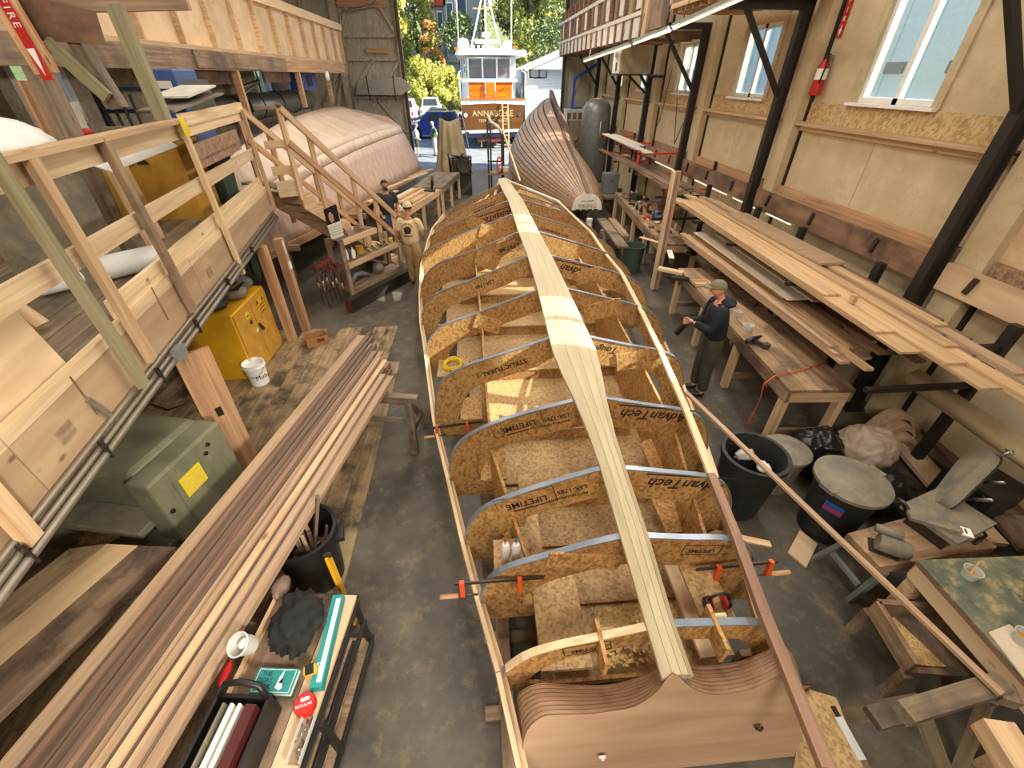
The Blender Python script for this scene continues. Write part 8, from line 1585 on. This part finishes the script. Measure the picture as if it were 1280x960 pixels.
# --- vehicles
def wheel(t, x, y, r, w, ax):
    R_ = Matrix.Rotation(math.pi/2, 4, 'Y' if ax == 'X' else 'X'); lathe('tire', [(r*.55, -w/2), (r*.95, -w/2), (r, -w*.3), (r, w*.3), (r*.95, w/2), (r*.55, w/2)], 'rubber', (x, y, r), t, 24, R_); lathe('hub', [(0, -w*.42), (r*.56, -w*.42), (r*.56, w*.42), (0, w*.42)], 'steel', (x, y, r), t, 18, R_)
def vehicle(name, label, c, L, Wd, H_, kind, paint, heading):
    """profile in local x (length, front = +x) and z"""
    t = T(name, label, 'car', c); M = Matrix.Translation(Vector(c)) @ Matrix.Rotation(heading, 4, 'Z'); hb = .28
    l = L/2
    if kind == 'suv': body = [(-l, .45), (-l+.05, hb), (l-.1, hb), (l, .5), (l-.02, .82), (l-.75, 1.0), (-l+.05, 1.02)]; cab = [(l-.95, 1.0), (l-1.75, H_), (-l+.45, H_), (-l+.08, 1.02)]
    elif kind == 'sedan': body = [(-l, .45), (-l+.05, hb), (l-.1, hb), (l, .5), (l-.05, .72), (l-1.0, .9), (-l+.8, .95), (-l, .9)]; cab = [(l-1.1, .9), (l-1.9, H_), (-l+1.3, H_), (-l+.55, .94)]
    else: body = [(-l, .5), (-l+.05, .42), (l-.1, .42), (l, .6), (l-.02, 1.0), (l-1.0, 1.16), (-l, 1.16)]; cab = [(l-1.15, 1.16), (l-1.75, H_), (-l+1.95, H_), (-l+1.75, 1.16)]
    def ring(poly, w, inset=0): return [tuple(M @ Vector((x, s, z))) for x, z in poly for s in (w,)]
    def ext(nm, poly, w, wt, mat, par):
        zs = [z for x, z in poly]; z0, z1 = min(zs), max(zs); f = lambda z: w+(wt-w)*(z-z0)/(z1-z0)
        n = len(poly); V = [tuple(M @ Vector((x, -f(z), z))) for x, z in poly]+[tuple(M @ Vector((x, f(z), z))) for x, z in poly]
        return mk(nm, V, [tuple(range(n)), tuple(range(n, 2*n))[::-1]]+[(i, n+i, n+(i+1) % n, (i+1) % n) for i in range(n)], mat, par)
    ext('body', body, Wd/2, Wd/2-.03, paint, t); ext('cabin', cab, Wd/2-.06, Wd/2-.22, paint, t)
    z0, z1 = cab[0][1], H_
    g = .07; sh_ = lambda f, z: [(cab[0][0]+(cab[1][0]-cab[0][0])*f, z)]
    for s in (-1, 1):       # side windows, split in two
        for a, b in ((.1, .48), (.53, .93)):
            lo0 = cab[3][0]+(cab[0][0]-cab[3][0])*(1-b)+.05; lo1 = cab[3][0]+(cab[0][0]-cab[3][0])*(1-a)-.08; hi0 = cab[2][0]+(cab[1][0]-cab[2][0])*(1-b)+.05; hi1 = cab[2][0]+(cab[1][0]-cab[2][0])*(1-a)-.02
            y0, y1 = Wd/2-.06-.16*.12+.004, Wd/2-.06-.16*.85+.004; q = [M @ Vector((lo0, s*y0, z0+.06)), M @ Vector((lo1, s*y0, z0+.06)), M @ Vector((hi1, s*y1, z1-.09)), M @ Vector((hi0, s*y1, z1-.09))]
            sheet('side_window', q if s < 0 else [q[1], q[0], q[3], q[2]], .012, 'window_dark', t)
    for (x0, x1, nm, sg_) in ((cab[0][0], cab[1][0], 'windshield', 1), (cab[3][0], cab[2][0], 'rear_window', -1)):
        xa, xb = x0+(x1-x0)*.12, x0+(x1-x0)*.86; za, zb2 = z0+(z1-z0)*.12, z0+(z1-z0)*.86; q = [M @ Vector((xa+sg_*.008, -Wd/2+.2, za)), M @ Vector((xa+sg_*.008, Wd/2-.2, za)), M @ Vector((xb+sg_*.008, Wd/2-.3, zb2)), M @ Vector((xb+sg_*.008, -Wd/2+.3, zb2))]
        sheet(nm, q if sg_ > 0 else [q[1], q[0], q[3], q[2]], .012, 'window_dark', t)
    R_ = .36 if kind == 'suv' else (.32 if kind == 'sedan' else .4)
    for x in (-l+.85, l-.9):
        for s in (-1, 1): p = M @ Vector((x, s*(Wd/2-.1), 0)); o0_ = len(bpy.data.objects); wheel(t, p.x, p.y, R_, .24, 'X' if abs(math.sin(heading)) > .7 else 'Y')
    for s in (-1, 1):
        p = M @ Vector((-l-.005, s*(Wd/2-.12), .85)); box('tail_light', p, (.03, .14, .36), 'tail_red', t, rz=heading); p = M @ Vector((l-.06, s*(Wd/2-.22), .68)); box('head_light', p, (.08, .3, .12), 'white_gloss', t, rz=heading); p = M @ Vector((cab[0][0]-.35, s*(Wd/2+.06), z0+.08)); box('mirror', p, (.1, .18, .14), paint, t, rz=heading)
    p = M @ Vector((-l-.03, 0, .5)); box('rear_bumper', p, (.1, Wd*.95, .18), 'steel' if kind == 'pickup' else paint, t, rz=heading)
    if kind == 'pickup':
        p = M @ Vector((-l+.9, 0, 1.165)); box('bed', p, (1.5, Wd-.2, .01), 'rubber', t, rz=heading); p = M @ Vector((-l-.005, 0, .88)); box('tailgate', p, (.02, Wd*.72, .42), paint, t, rz=heading); p = M @ Vector((-l-.018, 0, .95)); box('tailgate_handle', p, (.01, .2, .06), 'ink', t, rz=heading); p = M @ Vector((-l-.09, 0, .5)); box('plate', p, (.01, .3, .14), 'paper', t, rz=heading)
    return t
p = PZ(546, 172, 0); vehicle('suv', 'dark blue SUV parked side-on behind the two people', (-3.1, p.y+.6, -.06), 4.2, 1.95, 1.74, 'suv', 'car_blue', math.pi)
vehicle('sedan', 'dark red car parked beyond the blue SUV', (-3.0, 43.5, -.06), 4.6, 1.85, 1.48, 'sedan', 'car_red', math.pi); vehicle('sedan', 'dark blue car half hidden between the red car and the yacht', (-3.6, 47.5, -.06), 4.6, 1.85, 1.5, 'sedan', 'car_dark', math.pi); vehicle('sedan', 'dark grey car behind the yacht bow rail', (-.2, 52.5, -.06), 4.5, 1.8, 1.5, 'sedan', 'car_dark', 1.9)
vehicle('pickup_truck', 'white pickup truck with its tailgate toward the workshop', (-4.7, 57.5, -.06), 5.6, 2.0, 2.0, 'pickup', 'pickup_white', math.pi/2); vehicle('pickup_truck', 'white pickup truck cut off by the open door edge', (-7.0, 54.0, -.06), 5.6, 2.0, 2.0, 'pickup', 'pickup_white', math.pi/2)
# --- trees
def tree(name, label, base, h, r, n, mat, seed, trunk_h=None, conical=False, leaf=.28, group=None):
    rr = random.Random(seed); t = T(name, label, 'tree', base, group); b = Vector(base); th = trunk_h or h*.35
    tube('trunk', [b-Vector((0, 0, .5)), b+Vector((.1, 0, th)), b+Vector((-.1, .1, h*.8))], [r*.09, r*.06, r*.02], 'bark', t, 8)
    cl = []
    for k in range(34):
        a = rr.uniform(0, 6.28); f = rr.random(); z = th*.5+(h-th*.5)*f; rad = r*(1-f)*1.0 if conical else r*math.sqrt(max(.05, 1-((f-.45)/.6)**2)); q = rad*rr.uniform(.35, .9); cl.append((b+Vector((q*math.cos(a), q*math.sin(a), z)), r*rr.uniform(.22, .4)))
    V = []; Fc = []
    for k in range(n):
        c, cr_ = cl[k % len(cl)]; d = Vector((rr.gauss(0, 1), rr.gauss(0, 1), rr.gauss(0, .8))).normalized(); p = c+d*cr_*(rr.random()**.4); s = leaf*rr.uniform(.5, 1.2)
        u = Vector((rr.gauss(0, 1), rr.gauss(0, 1), rr.gauss(0, 1))).normalized(); v = u.cross(Vector((rr.gauss(0, 1), rr.gauss(0, 1), rr.gauss(0, 1)))).normalized(); i = len(V); V += [p-u*s*.5, p+v*s*.35, p+u*s*.5, p-v*s*.35]; Fc.append((i, i+1, i+2, i+3))
    mk('crown', V, Fc, mat, t); return t
TR = [('conifer', 'tall pale green tree behind the white pickup cut by the door', (-12.0, 72, 1.4), 22, 4.5, 5200, 'leaf', 1, True), ('conifer', 'tall feathery tree left of the grey house', (-7.2, 73.5, 1.8), 18, 3.6, 4200, 'leaf', 2, True), ('broadleaf_tree', 'dense green tree right above the yacht pilothouse', (7.4, 68, 1.2), 20, 5.0, 7000, 'leaf', 3, False), ('broadleaf_tree', 'large yellow-green tree above the clapboard building', (13, 70, 1.4), 21, 6.0, 7000, 'leaf', 4, False), ('broadleaf_tree', 'dark-leaved tree behind the yacht left rail', (-1.4, 67, .6), 9, 3.0, 3600, 'leaf_dark', 5, False), ('broadleaf_tree', 'bare-stemmed tree directly behind the yacht mast', (6.4, 73, 2.0), 15, 3.6, 3600, 'leaf_dark', 6, False), ('bush', 'round yellow-green bush behind the white pickup', (-5.6, 64, 0), 5.2, 3.0, 3600, 'leaf_yellow', 7, False), ('bush', 'bright yellow-green bush nearer the yacht', (-2.9, 63.5, 0), 4.4, 2.4, 2600, 'leaf_yellow', 8, False), ('small_tree', 'small orange-leaved tree above the yellow bush', (-4.9, 67, .6), 8.5, 1.6, 1500, 'leaf_orange', 9, False), ('broadleaf_tree', 'green tree between the clapboard roof and the yacht', (9.2, 60, 0), 9, 3.2, 3200, 'leaf_dark', 10, False), ('broadleaf_tree', 'far green tree filling the gap right of the house', (2.2, 88, 7), 18, 5.5, 4200, 'leaf', 12, False), ('broadleaf_tree', 'far dark tree on the hill beyond the feathery tree', (-14, 92, 8), 20, 6, 4200, 'leaf_dark', 13, False), ('broadleaf_tree', 'wide pale tree closing the view above the clapboard roof', (18, 86, 6), 22, 7, 5200, 'leaf', 14, False), ('broadleaf_tree', 'sunlit tree between the yacht antenna and the loft', (9.5, 80, 4), 20, 5.5, 5200, 'leaf_yellow', 15, False), ('conifer', 'slim pale tree at the door edge behind the pickups', (-9.6, 68, .6), 19, 3.4, 4200, 'leaf_yellow', 16, True)]
for nm, la, b_, h_, r_, n_, m_, sd_, co in TR: tree(nm, la, b_, h_, r_, int(n_*1.9), m_, sd_, None, co, .46 if h_ > 10 else .3)

# --- pale blue shed seen through the right-hand windows
bs_ = T('blue_shed', 'pale blue metal shed seen through the workshop windows', 'building', (18, 8, 0)); box('wall', (20, 10, 3.4), (8, 44, 6.8), 'shed_blue', bs_)
for k in range(30): box('wall_rib', (15.98, -11+1.45*k, 3.4), (.06, .12, 6.8), 'shed_blue', bs_)
box('eave', (15.8, 10, 6.9), (.6, 44.4, .2), 'white', bs_)
for k in range(14): box('window', (15.95, -8+2.7*k, 4.1), (.06, .9, .35), 'window_dark', bs_)
